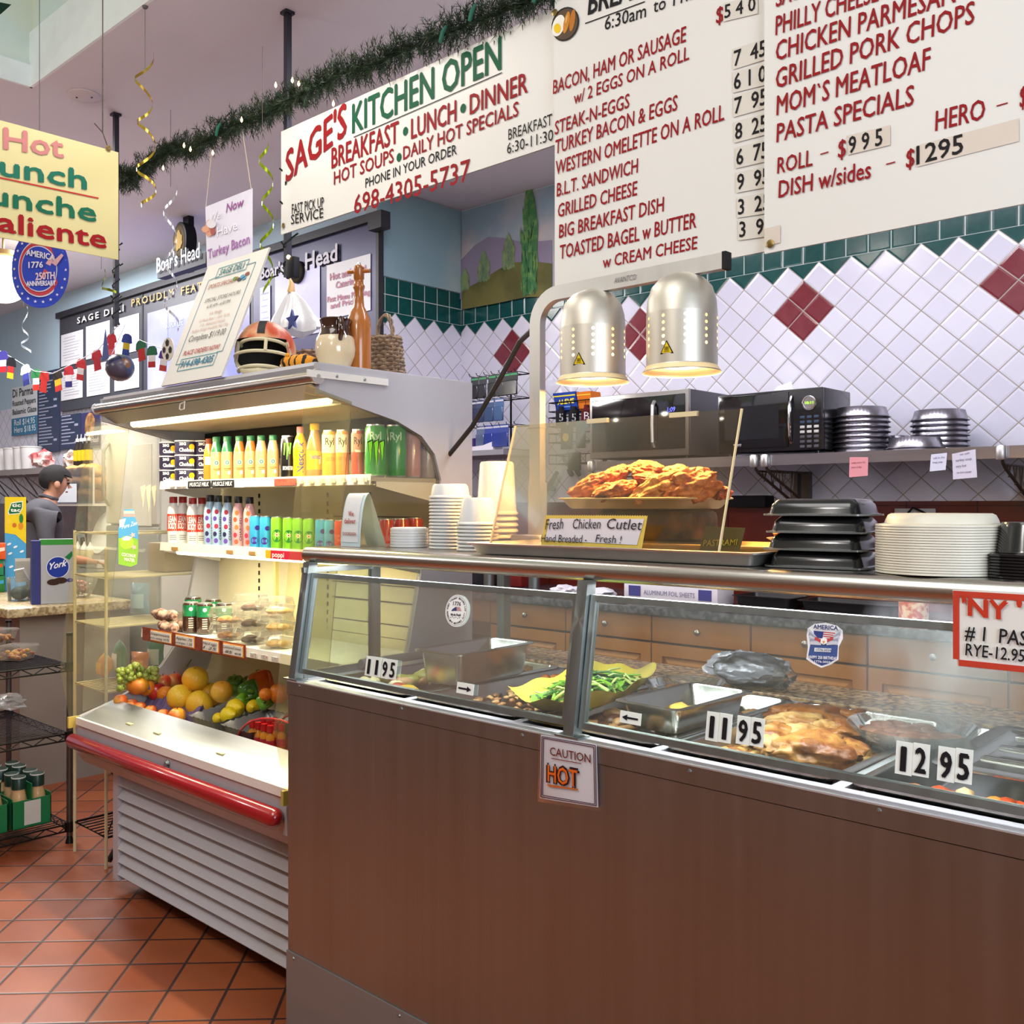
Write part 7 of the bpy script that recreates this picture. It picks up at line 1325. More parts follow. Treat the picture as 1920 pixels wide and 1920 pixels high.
# ---------------------------------------------------------------- on top of the case, menu boards, checkout end
def casetop():
 Zt = 1.8065
 # leaning foam board
 A = atz(302, 724, Zt); B = Vector((atz(415, 705, Zt).x, A.y, Zt)); TL = atx(390, 500, A.x); Yt = TL.y; H = TL.z; t = thing('sports_special_board', 'white foam board with the sports special leaning on the display case', 'sign')
 e = Vector((0, Yt - A.y, H - Zt)); n = Vector((0, -(H - Zt), Yt - A.y)).normalized(); MB().slab(A, B, B + e, A + e, -n, .006).build('board', mat('foam_board', '#dcdad2', .55, var=.03), t, smooth=0)
 w = (B - A).length; eh = e.length; up = e / eh; d = (B - A) / w
 def at2(u, v): return A + d * (u * w) + up * (v * eh) + n * .0015
 def line(s, u0, u1, v, h, c, b=0, sh=.15): lettering(s, at2(u0, v), at2(u1, v), h * eh, n, ink(c), t, up=up, off=.001, bold=b, shear=sh)
 def rule(u0, v0, u1, v1, w_=.006, c='#3f7f93'):
  a, b_ = at2(u0, v0), at2(u1, v1); dd = (b_ - a).normalized(); s = dd.cross(n) * (w_ * eh / 2); MB().add([a - s, b_ - s, b_ + s, a + s], [(0, 1, 2, 3)]).build('rule', ink(c), t, smooth=0)
 for (q) in (((.13, .16), (.13, .86)), ((.87, .20), (.87, .90)), ((.13, .86), (.30, .87)), ((.72, .90), (.87, .90)), ((.13, .16), (.22, .16)), ((.78, .20), (.87, .20))): rule(*q[0], *q[1])
 for u0, u1, v0, v1 in ((.24, .74, .86, .945), (.20, .80, .10, .195)):
  for q in ((u0, v0, u1, v0), (u0, v1, u1, v1), (u0, v0, u0, v1), (u1, v0, u1, v1)): rule(*q, c='#3f8f9a')
 line('SAGE DELI', .29, .69, .878, .05, '#2f7f86', .02); line('SPORTS SPECIAL', .18, .60, .775, .035, '#b8694a', .01); line('SPECIAL STORE HOURS', .22, .80, .655, .032, '#6a5f5a'); line('6:30 AM - 6:00 PM', .30, .68, .60, .028, '#6a5f5a'); line('6 ft. Wedge', .40, .60, .535, .024, '#c98f80'); line('12-Pack Beer - 2Ltr. Soda', .26, .76, .49, .022, '#cfa598'); line('2 lb. Assorted Salads', .30, .72, .45, .022, '#cfa598'); line('Buffalo Wings Available ALL Day', .20, .80, .41, .022, '#cfa598')
 line('Complete $119.00', .20, .80, .335, .050, '#57504c'); line('PLACE ORDERS NOW!', .20, .80, .225, .036, '#bf5a52', .02); line('914-698-4305', .23, .77, .125, .052, '#2f7f9a', .03)
 for k, (u, v, c) in enumerate(((.66, .80, '#c98a4a'), (.70, .815, '#e6e2da'), (.74, .80, '#5a9ab8'), (.80, .815, '#8a4a3a'), (.70, .785, '#3a3a40'), (.62, .80, '#6a8a4a'), (.77, .785, '#5a9ab8'))): MB().add([at2(u, v) + d * (.035 * w * math.cos(i * PI / 6)) + up * (.016 * eh * math.sin(i * PI / 6)) + n * (.0008 * (k % 3 + 1)) for i in range(12)], [tuple(range(12))]).build('picture', ink(c), t, smooth=0)
 # football helmet
 q = aty(498, 655, 1.80); c = Vector((q.x, 1.80, Zt + .085)); t = thing('football_helmet', 'battered orange football helmet with a cream face mask', 'helmet', (c.x, c.y, Zt), math.atan2(-c.y, -c.x) + PI / 2 - .15); R = .098; org = mat('helmet_orange', '#b8461f', .35, col2='#c9572a', scale=9, coat=.3); chip = mat('helmet_chipped', '#b8421c', .45, col2='#cfa77a', scale=11, detail=8)
 vs = []; fs = []; nu, nv = 40, 20
 b = MB(); inn = MB()
 for mb, rad in ((b, R), (inn, R * .93)):
  g = []
  for j in range(nv + 1):
   ph = -.95 + (PI / 2 + .95) * j / nv
   for i in range(nu + 1):
    a = -PI / 2 + .0 + 2 * PI * i / nu; x = rad * math.cos(ph) * math.cos(a); y = rad * 1.14 * math.cos(ph) * math.sin(a); z = .098 + rad * math.sin(ph) * (1 if ph > 0 else 1.1); g.append((x, y, z))
  f = []
  for j in range(nv):
   for i in range(nu):
    p = [g[j * (nu + 1) + i], g[j * (nu + 1) + i + 1], g[(j + 1) * (nu + 1) + i + 1]]; y = sum(k[1] for k in p) / 3; z = sum(k[2] for k in p) / 3; x = abs(sum(k[0] for k in p) / 3)
    if y < -.02 and z < .126 and x < .082: continue
    f.append((j * (nu + 1) + i, j * (nu + 1) + i + 1, (j + 1) * (nu + 1) + i + 1, (j + 1) * (nu + 1) + i))
  mb.add(g, f)
 b.build('shell', chip, t, smooth=60); inn.build('padding', mat('helmet_inside', '#3a342c', .8), t, smooth=60)
 MB().grid(lambda u, v: (.012 * (u - .5) * 2, -R * 1.145 * math.cos(-.1 + v * 1.9 + .55) if 0 else -R * 1.15 * math.cos(.45 + v * 1.5), .098 + R * 1.012 * math.sin(.45 + v * 1.5)), 2, 14).build('stripe', ink('#1d1b1b'), t)
 cm = mat('mask_cream', '#cfc5a2', .45); m = MB()
 for z, yy, ww in ((.080, -.138, .088), (.032, -.150, .075), (.120, -.122, .072)): m.tube([(ww * math.cos(a), yy + .09 * (1 - math.sin(a)) , z - .01 * (1 - math.sin(a))) for a in [PI * k / 14 for k in range(15)]], .0055, 8)
 m.tube([(0.02, -.122, .120), (.02, -.140, .080)], .0055, 8).tube([(-.075, -.06, .12), (-.088, -.04, .06), (-.07, -.08, .03)], .006, 8).tube([(.075, -.06, .12), (.088, -.04, .06), (.07, -.08, .03)], .006, 8); m.build('face_mask', cm, t)
 MB().tube([(-.088, -.02, .05), (-.05, -.12, .018), (0, -.145, .010), (.05, -.12, .018), (.088, -.02, .05)], [.006, .010, .018, .010, .006], 8).build('chin_strap', cm, t)
 # striped plush
 q = aty(562, 668, 1.78); t = thing('plush_toy', 'orange plush toy with dark stripes lying between helmet and jug', 'toy', (q.x, 1.78, Zt)); om = newmat('tiger_plush'); m_, p, xyz, tc = om; w_ = (xyz[0] * 190. + noise(tc, 25) * 6. + xyz[2] * 60.).op('SINE').gt(.62); c_ = mixc(w_, '#d98f1e', '#2a1c10'); NX.nt.links.new(c_.k, p.inputs['Base Color']); p.inputs['Roughness'].default_value = .9
 MB().tube([(-.05, 0, .025), (-.02, 0, .034), (.03, 0, .032), (.075, .01, .026)], [.020, .030, .030, .018], 14).build('body', m_, t, smooth=80); MB().sphere((-.055, -.005, .042), (.026, .022, .022), 14, 9).sphere((-.048, -.012, .064), .008, 8, 6).sphere((-.060, .014, .062), .008, 8, 6).build('head', m_, t, smooth=80); MB().sphere((-.080, -.008, .034), (.010, .010, .009), 8, 6).build('muzzle', ink('#e6dfcf'), t)
 # stoneware jug
 q = aty(629, 676, 1.79); s = dep(q) / FPX; jb = mat('jug_brown', '#3a1e14', .12, coat=.6); jc = mat('jug_cream', '#d9c6a2', .18, coat=.5, var=.03); t = thing('stoneware_jug', 'cream and brown glazed stoneware jug with a curled handle', 'jug', (q.x, 1.79, Zt), -.4)
 MB().lathe([(26 * s, 0), (28 * s, 4 * s), (36 * s, 25 * s), (38 * s, 38 * s), (36 * s, 56 * s), (33 * s, 62 * s), (29 * s, 70 * s), (27 * s, 82 * s), (30 * s, 93 * s), (29 * s, 95 * s), (25 * s, 84 * s)], 32, [0, 0, 0, 0, 0, 1, 1, 1, 1, 1]).build('body', [jc, jb], t)
 MB().tube([(28 * s, 0, 88 * s), (40 * s, 0, 90 * s), (45 * s, 0, 78 * s), (42 * s, 0, 62 * s), (34 * s, 0, 52 * s)], [4 * s, 5 * s, 6 * s, 5 * s, 4 * s], 10).build('handle', jb, t); MB().prism([(-30 * s, 84 * s), (-36 * s, 95 * s), (-24 * s, 95 * s)], 'y', -8 * s, 8 * s).build('spout', jb, t)
 # big pepper mill
 q = aty(673, 680, 1.86); s = dep(q) / FPX; wm = newmat('mill_wood'); m_, p, xyz, tc = wm; c_ = mixc(noise(tc, 30, 4, (1, 1, .1)), '#8a4a16', '#b8702c'); NX.nt.links.new(c_.k, p.inputs['Base Color']); p.inputs['Roughness'].default_value = .25; p.inputs['Coat Weight'].default_value = .4; t = thing('pepper_mill', 'tall turned wooden pepper mill with a T shaped crank', 'pepper mill', (q.x, 1.86, Zt), .5)
 MB().lathe([(22 * s, 0), (23 * s, 4 * s), (23 * s, 85 * s), (21 * s, 100 * s), (15 * s, 112 * s), (10 * s, 122 * s), (9 * s, 135 * s), (8.5 * s, 152 * s), (11 * s, 157 * s), (11 * s, 161 * s), (8.5 * s, 164 * s), (8.5 * s, 172 * s), (10 * s, 174 * s), (10 * s, 196 * s), (7 * s, 199 * s)], 24).build('body', m_, t); MB().cyl((-22 * s, 0, 188 * s), (22 * s, 0, 188 * s), 4 * s, n=12).build('crank', m_, t); MB().lathe([(3 * s, 198 * s), (4 * s, 201 * s), (3 * s, 205 * s), (0, 206 * s)], 10).build('nut', alum, t)
 # baskets
 wk = mat('wicker', '#6b5642', .7, col2='#8a7258', scale=40)
 def basket(name, label, c, r0, r1, h, handle):
  t = thing(name, label, 'basket', c, 0, 'wicker baskets'); b = MB(); n = 14; rows = 11
  for k in range(rows):
   z = h * (k + .5) / rows; r = r0 + (r1 - r0) * k / rows; b.tube([((r + .004 * (-1) ** (i + k)) * math.cos(2 * PI * i / (n * 2)), (r + .004 * (-1) ** (i + k)) * .8 * math.sin(2 * PI * i / (n * 2)), z + .002 * math.sin(i * 2.1 + k)) for i in range(n * 2)], h / rows * .52, 5, closed=True)
  for i in range(n): a = 2 * PI * (i + .25) / n; b.tube([(r0 * math.cos(a), r0 * .8 * math.sin(a), 0), (r1 * math.cos(a), r1 * .8 * math.sin(a), h * 1.02)], .004, 5)
  b.build('weave', wk, t); MB().lathe([(r0 * .8, .004), (0, .005)], 14).build('bottom', wk, t)
  if handle:
   hb = MB();
   for k in range(3): hb.tube([(r1 * .75 * math.cos(a), .006 * math.sin(a * 5 + k * 2), h * .98 + .075 * math.sin(a) + .005 * math.cos(a * 4 + k * 2)) for a in [PI * j / 16 for j in range(17)]], .0035, 5)
   hb.build('handle', wk, t)
 q = aty(722, 690, 2.03); basket('wicker_basket', 'brown wicker basket with twisted handle behind the pepper mill', (q.x, 2.03, Zt), .068, .052, .135, 1); q = aty(585, 660, 2.02); basket('wicker_basket', 'dark low wicker basket behind the jug', (q.x - .02, 2.04, Zt), .07, .085, .13, 0)
 # plastic bag tied to the pole, star ornament
 P0 = aty(545, 545, 2.10); t = thing('plastic_bag', 'knotted white plastic bag hanging on the pole behind the helmet', 'bag'); b = MB(); r = random.Random(2)
 q0 = aty(545, 548, 2.10); q1 = aty(560, 622, 2.10); L = q0.z - q1.z
 def bag(u, v):
  a = 2 * PI * u; rad = .016 + .115 * min(1, v * 1.25) ** .8; f = 1 + .16 * math.sin(a * 6 + v * 3) + .07 * math.sin(a * 13 + 5 * v); return (q0.x + .02 * v + rad * f * math.cos(a), 2.10 + rad * .38 * f * math.sin(a), q0.z - L * v + .012 * math.sin(a * 3) * v)
 b.grid(bag, 72, 14).build('bag', mat('bag_white', '#dedee2', .4, alpha=.93, var=.03), t, smooth=80); MB().tube([q0 + Vector((0, 0, .0)), q0 + Vector((.006, 0, .03)), q0 + Vector((-.004, 0, .05))], [.016, .010, .004], 8).build('knot', mat('bag_tie', '#c9a06a', .5), t)
 q = aty(548, 600, 2.03); t = thing('star_ornament', 'stars and stripes star ornament hanging in front of the white bag', 'ornament'); pts = [(q.x + (.030 if k % 2 == 0 else .013) * 1.25 * math.sin(k * PI / 5), q.z + (.030 if k % 2 == 0 else .013) * 1.25 * math.cos(k * PI / 5)) for k in range(10)]
 m_, p, xyz, tc = newmat('star_print'); st = (xyz[0] * 330.).op('SINE').gt(0.); up_ = xyz[2].gt(.026); c_ = mixc(up_, mixc(st, '#b02a34', '#e6e2e2'), '#23357f'); NX.nt.links.new(c_.k, p.inputs['Base Color']); MB().prism(pts, 'y', 2.026, 2.034).build('star', m_, t, smooth=0); MB().tube([(q.x, 2.03, q.z + .035), (q.x + .01, 2.08, q0.z)], .0012, 5).build('thread', ink('#d9d6d0'), t)
casetop()
def far():
 YM = YN
 # menu boards
 ch = mat('board_charcoal', '#3d3d44', .45, var=.05); pu = mat('board_indigo', '#3c3b66', .4, var=.06); paper = mat('menu_paper', '#d9d9dc', .5, var=.03); paperb = mat('menu_paper_blue', '#c3c4ea', .4, var=.04); frame = mat('board_frame', '#26262c', .5)
 def P(x, y, o=0.): return aty(x, y, YM - .03 - o)
 t = thing('menu_board', 'charcoal wall menu board headed with the deli name', 'menu board'); x0 = aty(112, 600, YM - .03).x; x1 = aty(474, 480, YM - .03).x; z1 = 3.10; z0 = 2.24
 MB().box(x0, x1, YM - .03, YM - .001, z0, z1).build('panel', ch, t, smooth=0); MB().box(x0 - .02, x1 + .0, YM - .06, YM - .03, z1 - .03, z1 + .02).build('cornice', frame, t, smooth=0)
 for px in (267,): q = aty(px, 600, YM - .032); MB().box(q.x - .012, q.x + .012, YM - .036, YM - .03, z0, z1).build('mullion', frame, t, smooth=0)
 def sheet(par, quad, m, lines=8, col='#a9a9b4'):
  q = [P(x, y, .004) for x, y in quad]; zl = min(q[0].z, q[1].z); zt = max(q[2].z, q[3].z); MB().box(q[0].x, q[1].x, YM - .036, YM - .034, zl, zt).build('menu_sheet', m, par, smooth=0); b = MB(); r = random.Random(int(quad[0][0]))
  for k in range(lines):
   z = zt - (zt - zl) * (.14 + .8 * k / lines); w = q[1].x - q[0].x; b.box(q[0].x + w * r.uniform(.08, .16), q[0].x + w * r.uniform(.6, .92), YM - .0372, YM - .0362, z, z + (zt - zl) * .018)
  b.build('print', ink(col), par, smooth=0)
 for (a, b_, c, d) in ((115, 156, 629, 686), (161.5, 206, 613, 672), (215, 261, 600, 665), (115, 155, 698, 752), (163, 206, 686, 744), (215, 261, 681, 734)):
  sheet(t, ((a, d), (b_, d - (b_ - a) * .18), (b_, c), (a, c)), paper, 9)
 q = [P(277, 712, .004), P(470, 560, .004)]; MB().box(q[0].x, x1 - .03, YM - .036, YM - .034, 2.30, P(277, 588).z).build('poster', mat('poster_blue', '#7f83c4', .25, col2='#a9abdf', scale=1.2), t, smooth=0); lettering("SO FOR LIFE", P(313, 617), P(345, 610), .05, (0, -1, 0), ink('#a9b0dc'), t, off=.01)
 for (s, x0_, y0, x1_, y1, h, c) in (('SAGE DELI', 145, 607, 232, 583, 11, '#dcdad6'), ('PROUDLY', 247, 575, 326, 555, 13, '#a89468'), ('FEATURING', 340, 553, 440, 527, 14, '#a89468')):
  A, B = P(x0_, y0, .012), P(x1_, y1, .012); hh = h * dep(A) / FPX; lettering(s, A, B, hh, (0, -1, 0), ink(c), t, bold=.03, sp=1.3); lettering(s, A + Vector((.008, .006, -.006)), B + Vector((.008, .006, -.006)), hh, (0, -1, 0), ink('#1b1b1f'), t, bold=.03, sp=1.3)
 t = thing('menu_board', 'indigo wall menu board with catering panels nearest the tiled nook', 'menu board'); x0 = x1 + .004; x2 = aty(707, 420, YM - .03).x; MB().box(x0, x2, YM - .03, YM - .001, 2.10, 3.10).build('panel', pu, t, smooth=0); MB().box(x0, x2 + .05, YM - .06, YM - .03, 3.07, 3.12).box(x2 - .0, x2 + .025, YM - .04, YM - .001, 2.10, 3.10).build('cornice', frame, t, smooth=0); MB().box(x2, x2 + .12, YM - .10, YM - .03, 3.0, 3.10).build('bracket', frame, t, smooth=0)
 def sheet2(a, b_, c, d, m, n): sheet(t, ((a, d), (b_, d - (b_ - a) * .2), (b_, c), (a, c)), m, n, '#aeb0d4')
 sheet2(488, 507, 540, 640, paperb, 7); sheet2(516, 600, 515, 640, paperb, 0); sheet2(613, 695, 498, 598, paper, 0)
 for (s, x0_, y0, x1_, y1, h) in (('Hot and Cold', 619, 526, 686, 510, 13), ('Catering', 630, 541, 668, 531, 12), ('Fast Menu Planning', 614, 567, 694, 552, 10), ('and Pricing', 620, 579, 676, 567, 10)): lettering(s, P(x0_, y0, .008), P(x1_, y1, .008), h * 5.9 / FPX, (0, -1, 0), ink('#c08a9c'), t, bold=.04)
 for (s, x0_, y0, x1_, y1, h) in (("Boar's", 488, 524, 532, 512, 22), ('Head', 573, 505, 632, 488, 30)):
  A, B = P(x0_, y0, .014), P(x1_, y1, .014); hh = h * dep(A) / FPX; lettering(s, A, B, hh, (0, -1, 0), ink('#dedde8'), t, bold=.03); lettering(s, A + Vector((.012, .008, -.006)), B + Vector((.012, .008, -.006)), hh, (0, -1, 0), ink('#1a1a26'), t, bold=.03)
 def medal(par, px, py, r, Y, sx=1.):
  c = aty(px, py, Y); M = Matrix.Translation(c) @ Matrix.Rotation(PI / 2, 4, 'X') @ Matrix.Diagonal((sx, 1, 1, 1)); MB().lathe([(r, -.04), (r, .004), (r * .93, .008)], 32, M=M).build('medallion', ink('#1d1b1c'), par); MB().lathe([(r * .90, .0085), (r * .86, .010), (r * .86, .009), (0, .009)], 32, M=M).build('gold_ring', mat('medal_field', '#3a3122', .9, spec=.1), par)
  rr = random.Random(8); b = MB(); b.add([M @ Vector((r * (.45 + .2 * math.sin(k * 2.3) * (k % 3)) * math.cos(2 * PI * k / 18) * .9, r * (.5 + .12 * math.sin(k * 1.7)) * math.sin(2 * PI * k / 18), .0115)) for k in range(18)], [tuple(range(18))]); b.build('crest', mat('medal_gold', '#6b552a', .8, spec=.1), par, smooth=0)
 medal(t, 556, 510, .072, YM - .05)
 YB_ = 3.20; t = thing('brand_sign', 'black sign with gold oval medallion hung in front of the menu board', 'sign'); a, b_ = aty(295, 518, YB_), aty(386, 486, YB_); z0 = a.z; zl = (a.z + b_.z) / 2
 MB().box(a.x, b_.x, YB_, YB_ + .06, zl - .02, zl + .05).build('base', ink('#15151a'), t, smooth=0)
 lettering("Boar's Head", a + Vector((.01, -.006, .02)), b_ + Vector((-.06, -.006, .02)), .095, (0, -1, 0), ink('#a9a7ae'), t, bold=.01, off=.004); lettering("Boar's Head", a + Vector((.022, 0, .012)), b_ + Vector((-.048, 0, .012)), .095, (0, -1, 0), ink('#3a3a40'), t, bold=.01, off=.002)
 c = aty(338, 452, YB_ + .02); r = .088; M = Matrix.Translation(c) @ Matrix.Rotation(PI / 2, 4, 'X') @ Matrix.Diagonal((1, 1.42, 1, 1))
 MB().lathe([(r, -.07), (r, .004), (r * .93, .008)], 32, M=M).build('medallion', ink('#17161a'), t); MB().lathe([(r * .86, .0085), (r * .82, .011), (r * .82, .009), (0, .009)], 32, M=M).build('medal_face', mat('medal_field', '#3a3122', .9, spec=.1), t); MB().add([M @ Vector((r * (.5 + .12 * math.sin(k * 2.3)) * math.cos(2 * PI * k / 18), r * (.5 + .10 * math.sin(k * 1.7)) * math.sin(2 * PI * k / 18), .013)) for k in range(18)], [tuple(range(18))]).build('crest', mat('medal_gold', '#6b552a', .8, spec=.1), t, smooth=0)
 MB().box(c.x - .02, c.x + .05, YB_ + .05, YB_ + .09, zl - .01, ZC - .001).build('hanger', ink('#15151a'), t, smooth=0)
 # lower menus and poster
 dk = mat('menu_navy', '#2c3350', .4, var=.05)
 def low(name, label, quad, m):
  t = thing(name, label, 'poster'); Y = YM - .02; q = [aty(x, y, Y) for x, y in quad]; MB().box(q[0].x, q[2].x, Y, Y + .006, min(q[0].z, q[1].z), max(q[2].z, q[3].z)).build('sheet', m, t, smooth=0); return t, q[0].x, q[2].x, min(q[0].z, q[1].z), max(q[2].z, q[3].z)
 for (a, b_, c, d, l) in ((70, 111, 700, 846, 'tall navy menu sheet on the far wall'), (112, 151, 780, 840, 'small navy menu sheet next to the bread picture')):
  t, X0, X1, Z0, Z1 = low('menu_sheet', l, ((a, d), (b_, d), (b_, c), (a, c)), dk); r = random.Random(a); b = MB(); n = 22 if a < 100 else 9
  for k in range(n):
   z = Z1 - (Z1 - Z0) * (.05 + .9 * k / n); b.box(X0 + .04, X0 + .04 + (X1 - X0 - .08) * r.uniform(.3, .8), YM - .0215, YM - .0205, z, z + .010);
   if r.random() < .3: b.box(X1 - .12, X1 - .05, YM - .0215, YM - .0205, z, z + .02)
  b.build('print', ink('#a9adc4'), t, smooth=0)
 t, X0, X1, Z0, Z1 = low('bread_poster', 'navy poster with a loaf picture at the end of the menu sheets', ((152, 838), (186, 832), (186, 770), (152, 776)), mat('menu_violet', '#35305f', .4)); b = MB(); chunk(b, (0, 0, 0), (.10, .004, .11), 500, .2, 0, 3); o = b.build('picture', mat('loaf_picture', '#b98a5a', .6, col2='#7a4a2c', scale=14), t); o.location = ((X0 + X1) / 2, YM - .022, Z1 - .12); lettering("Boar's Head", (X0 + .02, YM - .022, Z0 + .03), (X1 - .01, YM - .022, Z0 + .03), .045, (0, -1, 0), ink('#c9c6dc'), t, bold=.03)
 t, X0, X1, Z0, Z1 = low('sandwich_poster', 'white and blue sandwich poster with prices below the bunting', ((22, 818), (70, 812), (70, 722), (22, 728)), mat('poster_white', '#dfe3e3', .5)); MB().box(X0, X1, YM - .0215, YM - .0205, Z0, Z0 + (Z1 - Z0) * .36).build('band', ink('#3f7fa3'), t, smooth=0)
 for (s, f0, f1, v, h, c) in (('Di Parma', .05, .85, .80, .075, '#4a4a50'), ('Roasted Peppers', .05, .95, .62, .05, '#4a4a50'), ('Balsamic Glaze', .05, .98, .44, .05, '#4a4a50'), ('Roll $14.95', .12, .92, .21, .055, '#e6eef2'), ('Hero $18.95', .12, .95, .06, .055, '#e6eef2')): w = X1 - X0; lettering(s, (X0 + w * f0, YM - .022, Z0 + (Z1 - Z0) * v), (X0 + w * f1, YM - .022, Z0 + (Z1 - Z0) * v), h, (0, -1, 0), ink(c), t, bold=.02)
 # far shelf, bread bin, tubs, bottles
 t = thing('wall_shelf', 'long shelf on the far wall holding translucent tubs', 'shelf', None, 0, 'steel wall shelves'); zs = aty(40, 880, 3.4).z; MB().box(-10.6, aty(122, 880, 3.4).x, 3.36, YM - .002, zs - .05, zs).build('shelf', mat('far_shelf', '#8f8580', .5), t, smooth=0);
 for k in range(6): x = -10.3 + .35 * k; MB().tube([(x, 3.36, zs - .05), (x + .17, 3.6, zs - .30), (x + .34, 3.36, zs - .05)], .006, 5).build('strut', ink('#6a6662'), t)
 for i, px in enumerate((8, 26, 44, 58)): q = aty(px, 880, 3.45); t = thing('storage_tub', '%s translucent tub on the far wall shelf from the person' % ORD[3 - i], 'tub', (q.x, 3.45, zs + .001), 0, 'translucent tubs'); MB().open_lathe([(0, 0), (.075, .002), (.088, .19), (.092, .19), (.092, .20), (0, .205)], 20).build('tub', frost, t)
 x0, x1 = aty(113, 940, 3.35).x, aty(186, 940, 3.35).x; z0 = aty(140, 944, 3.3).z; z1 = aty(140, 878, 3.3).z
 t = thing('bread_bin', 'clear fronted bread bin full of rolls behind the person', 'bread bin'); clear('bin_glass', haze=.03); bw_ = mat('bin_white', '#d3cdc6', .5); MB().box(x0, x1, 3.30, YM - .02, z0 - .02, z0).box(x0, x1, YM - .03, YM - .02, z0, z1).box(x0, x0 + .015, 3.30, 3.315, z0, z1).box(x1 - .015, x1, 3.30, 3.315, z0, z1).build('cabinet', bw_, t, smooth=0); MB().box(x0, x1, 3.30, YM - .02, z1, z1 + .006).box(x0, x0 + .004, 3.316, YM - .031, z0, z1).box(x1 - .004, x1, 3.316, YM - .031, z0, z1).build('clear_top', clear('bin_glass'), t, smooth=0); MB().box(x0, x1, 3.296, 3.30, z0, z1).build('front_glass', clear('bin_glass', haze=.03), t, smooth=0); a, b_ = aty(103, 930, 3.29).x, aty(143, 930, 3.29).x; MB().box(max(a, x0), b_, 3.290, 3.293, z0 + .01, z0 + (z1 - z0) * .56).build('paper', ink('#dfe6ec'), t, smooth=0)
 rm = [mat('roll_tan', '#c99a5e', .6, col2='#a8743c', scale=6), mat('roll_light', '#d9b98a', .6, var=.1), mat('loaf_gold', '#c98a3c', .5, col2='#dfb070', scale=8)]; r = random.Random(6); k = 0
 for row, (zz, n, sz) in enumerate(((.07, 6, (.085, .07, .055)), (.17, 6, (.085, .07, .055)), (.265, 5, (.11, .06, .045)))):
  for j in range(n):
   b = MB(); chunk(b, (0, 0, 0), sz, 600 + k, .15, 0, 3); o = b.build('bread_roll', rm[2 if row == 2 else (k + j) % 2], None); o.location = (x0 + .10 + (x1 - x0 - .18) * (j + .3 * (row % 2)) / n, 3.40 + .03 * (j % 2), z0 + zz); o.rotation_euler = (0, r.uniform(-.3, .3), r.uniform(-.5, .5)); tag(o, '%s %s from the person in the %s layer of the bread bin' % (ORD[j], 'roll' if row < 2 else 'long loaf', ('bottom', 'middle', 'top')[row]), 'bread', 'rolls in the bread bin'); k += 1
 zt = z1 + .007
 for i, px in enumerate((145, 152, 159, 167)): q = aty(px, 873, 3.42); t = thing('sauce_bottle', '%s black and yellow bottle on the bread bin from the bread bags' % ORD[i], 'bottle', (q.x, 3.42, zt), 0, 'black and yellow bottles'); MB().lathe([(.028, 0), (.03, .01), (.03, .15), (.012, .19), (.011, .215)], 14, [0, 0, 0, 0]).build('body', ink('#2a2118'), t); MB().lathe([(.0308, .06), (.0308, .145)], 14).build('label', ink('#d3b520'), t); MB().lathe([(.012, .2155), (.013, .216), (.013, .24), (.005, .243)], 10).build('cap', ink('#dcdad4'), t); MB().tube([(0, 0, .243), (.004, 0, .275)], .003, 6).build('spout', ink('#dcdad4'), t)
 for i, (px, c, l) in enumerate(((82, '#c25a5a', 'red and clear bread bag behind the head'), (99, '#c9b8a8', 'crinkled clear bread bag on the bin'), (128, '#6b3a32', 'brown bag of bread on the bin'))): q = aty(px, 868, 3.45); b = MB(); chunk(b, (0, 0, .07), (.10, .08, .075), 650 + i, .6, 0, 3, 0, 2.2); o = b.build('bread_bag', mat('bag_' + c[1:], c, .3, coat=.4, col2='#dccfc6', scale=9), None, smooth=30); o.location = (max(q.x, x0 + .06) if i else q.x, 3.45, zt if i else zs + .002); tag(o, l, 'bag', 'bread bags')
 # far work counter and the person
 t = thing('work_counter', 'far prep counter with a steel top behind the checkout', 'counter'); MB().box(-9.6, -5.2, 3.25, YM - .02, 0, .88).build('base', mat('counter_dark', '#3a3230', .6), t, smooth=0); MB().box(-9.6, -5.15, 3.20, YM - .02, .881, .92).build('top', steel_h, t, smooth=0)
 for i, px in enumerate((141, 153, 164)): q = aty(px, 1000, 3.3); t = thing('squeeze_bottle', '%s cream squeeze bottle in the row on the far counter' % ORD[i], 'bottle', (q.x, 3.32, .9205), 0, 'squeeze bottles'); MB().lathe([(.032, 0), (.034, .006), (.034, .12), (.028, .135)], 14).build('body', ink('#cfc49a'), t); MB().lathe([(.030, .1355), (.026, .15), (.006, .19), (.004, .20)], 12).build('nozzle', ink('#e6e4dc'), t)
 t = thing('slicer', 'steel food slicer with a white round blade guard on the far counter', 'slicer'); q = aty(185, 965, 3.35); MB().rbox(q.x - .22, q.x + .12, 3.28, 3.62, .921, .99, .02).build('base', alum, t); M = Matrix.Translation((q.x, 3.40, 1.19)) @ Matrix.Rotation(PI / 2 - .3, 4, 'X'); MB().lathe([(.17, -.01), (.19, 0), (.17, .02), (0, .03)], 30, M=M).build('blade_guard', ink('#dcdfe2'), t); MB().slab((q.x - .40, 3.35, 1.18), (q.x - .30, 3.35, 1.20), (q.x - .22, 3.35, 1.0), (q.x - .28, 3.35, .99), (0, 1, 0), .02).build('carriage', alum, t, smooth=0); MB().tube([(q.x - .24, 3.34, 1.0), (q.x - .22, 3.32, 1.15)], [.02, .016], 10).build('handle', ink('#171717'), t); MB().box(q.x - .2, q.x + .1, 3.32, 3.42, .99, 1.02).build('tray', alum, t, smooth=0)
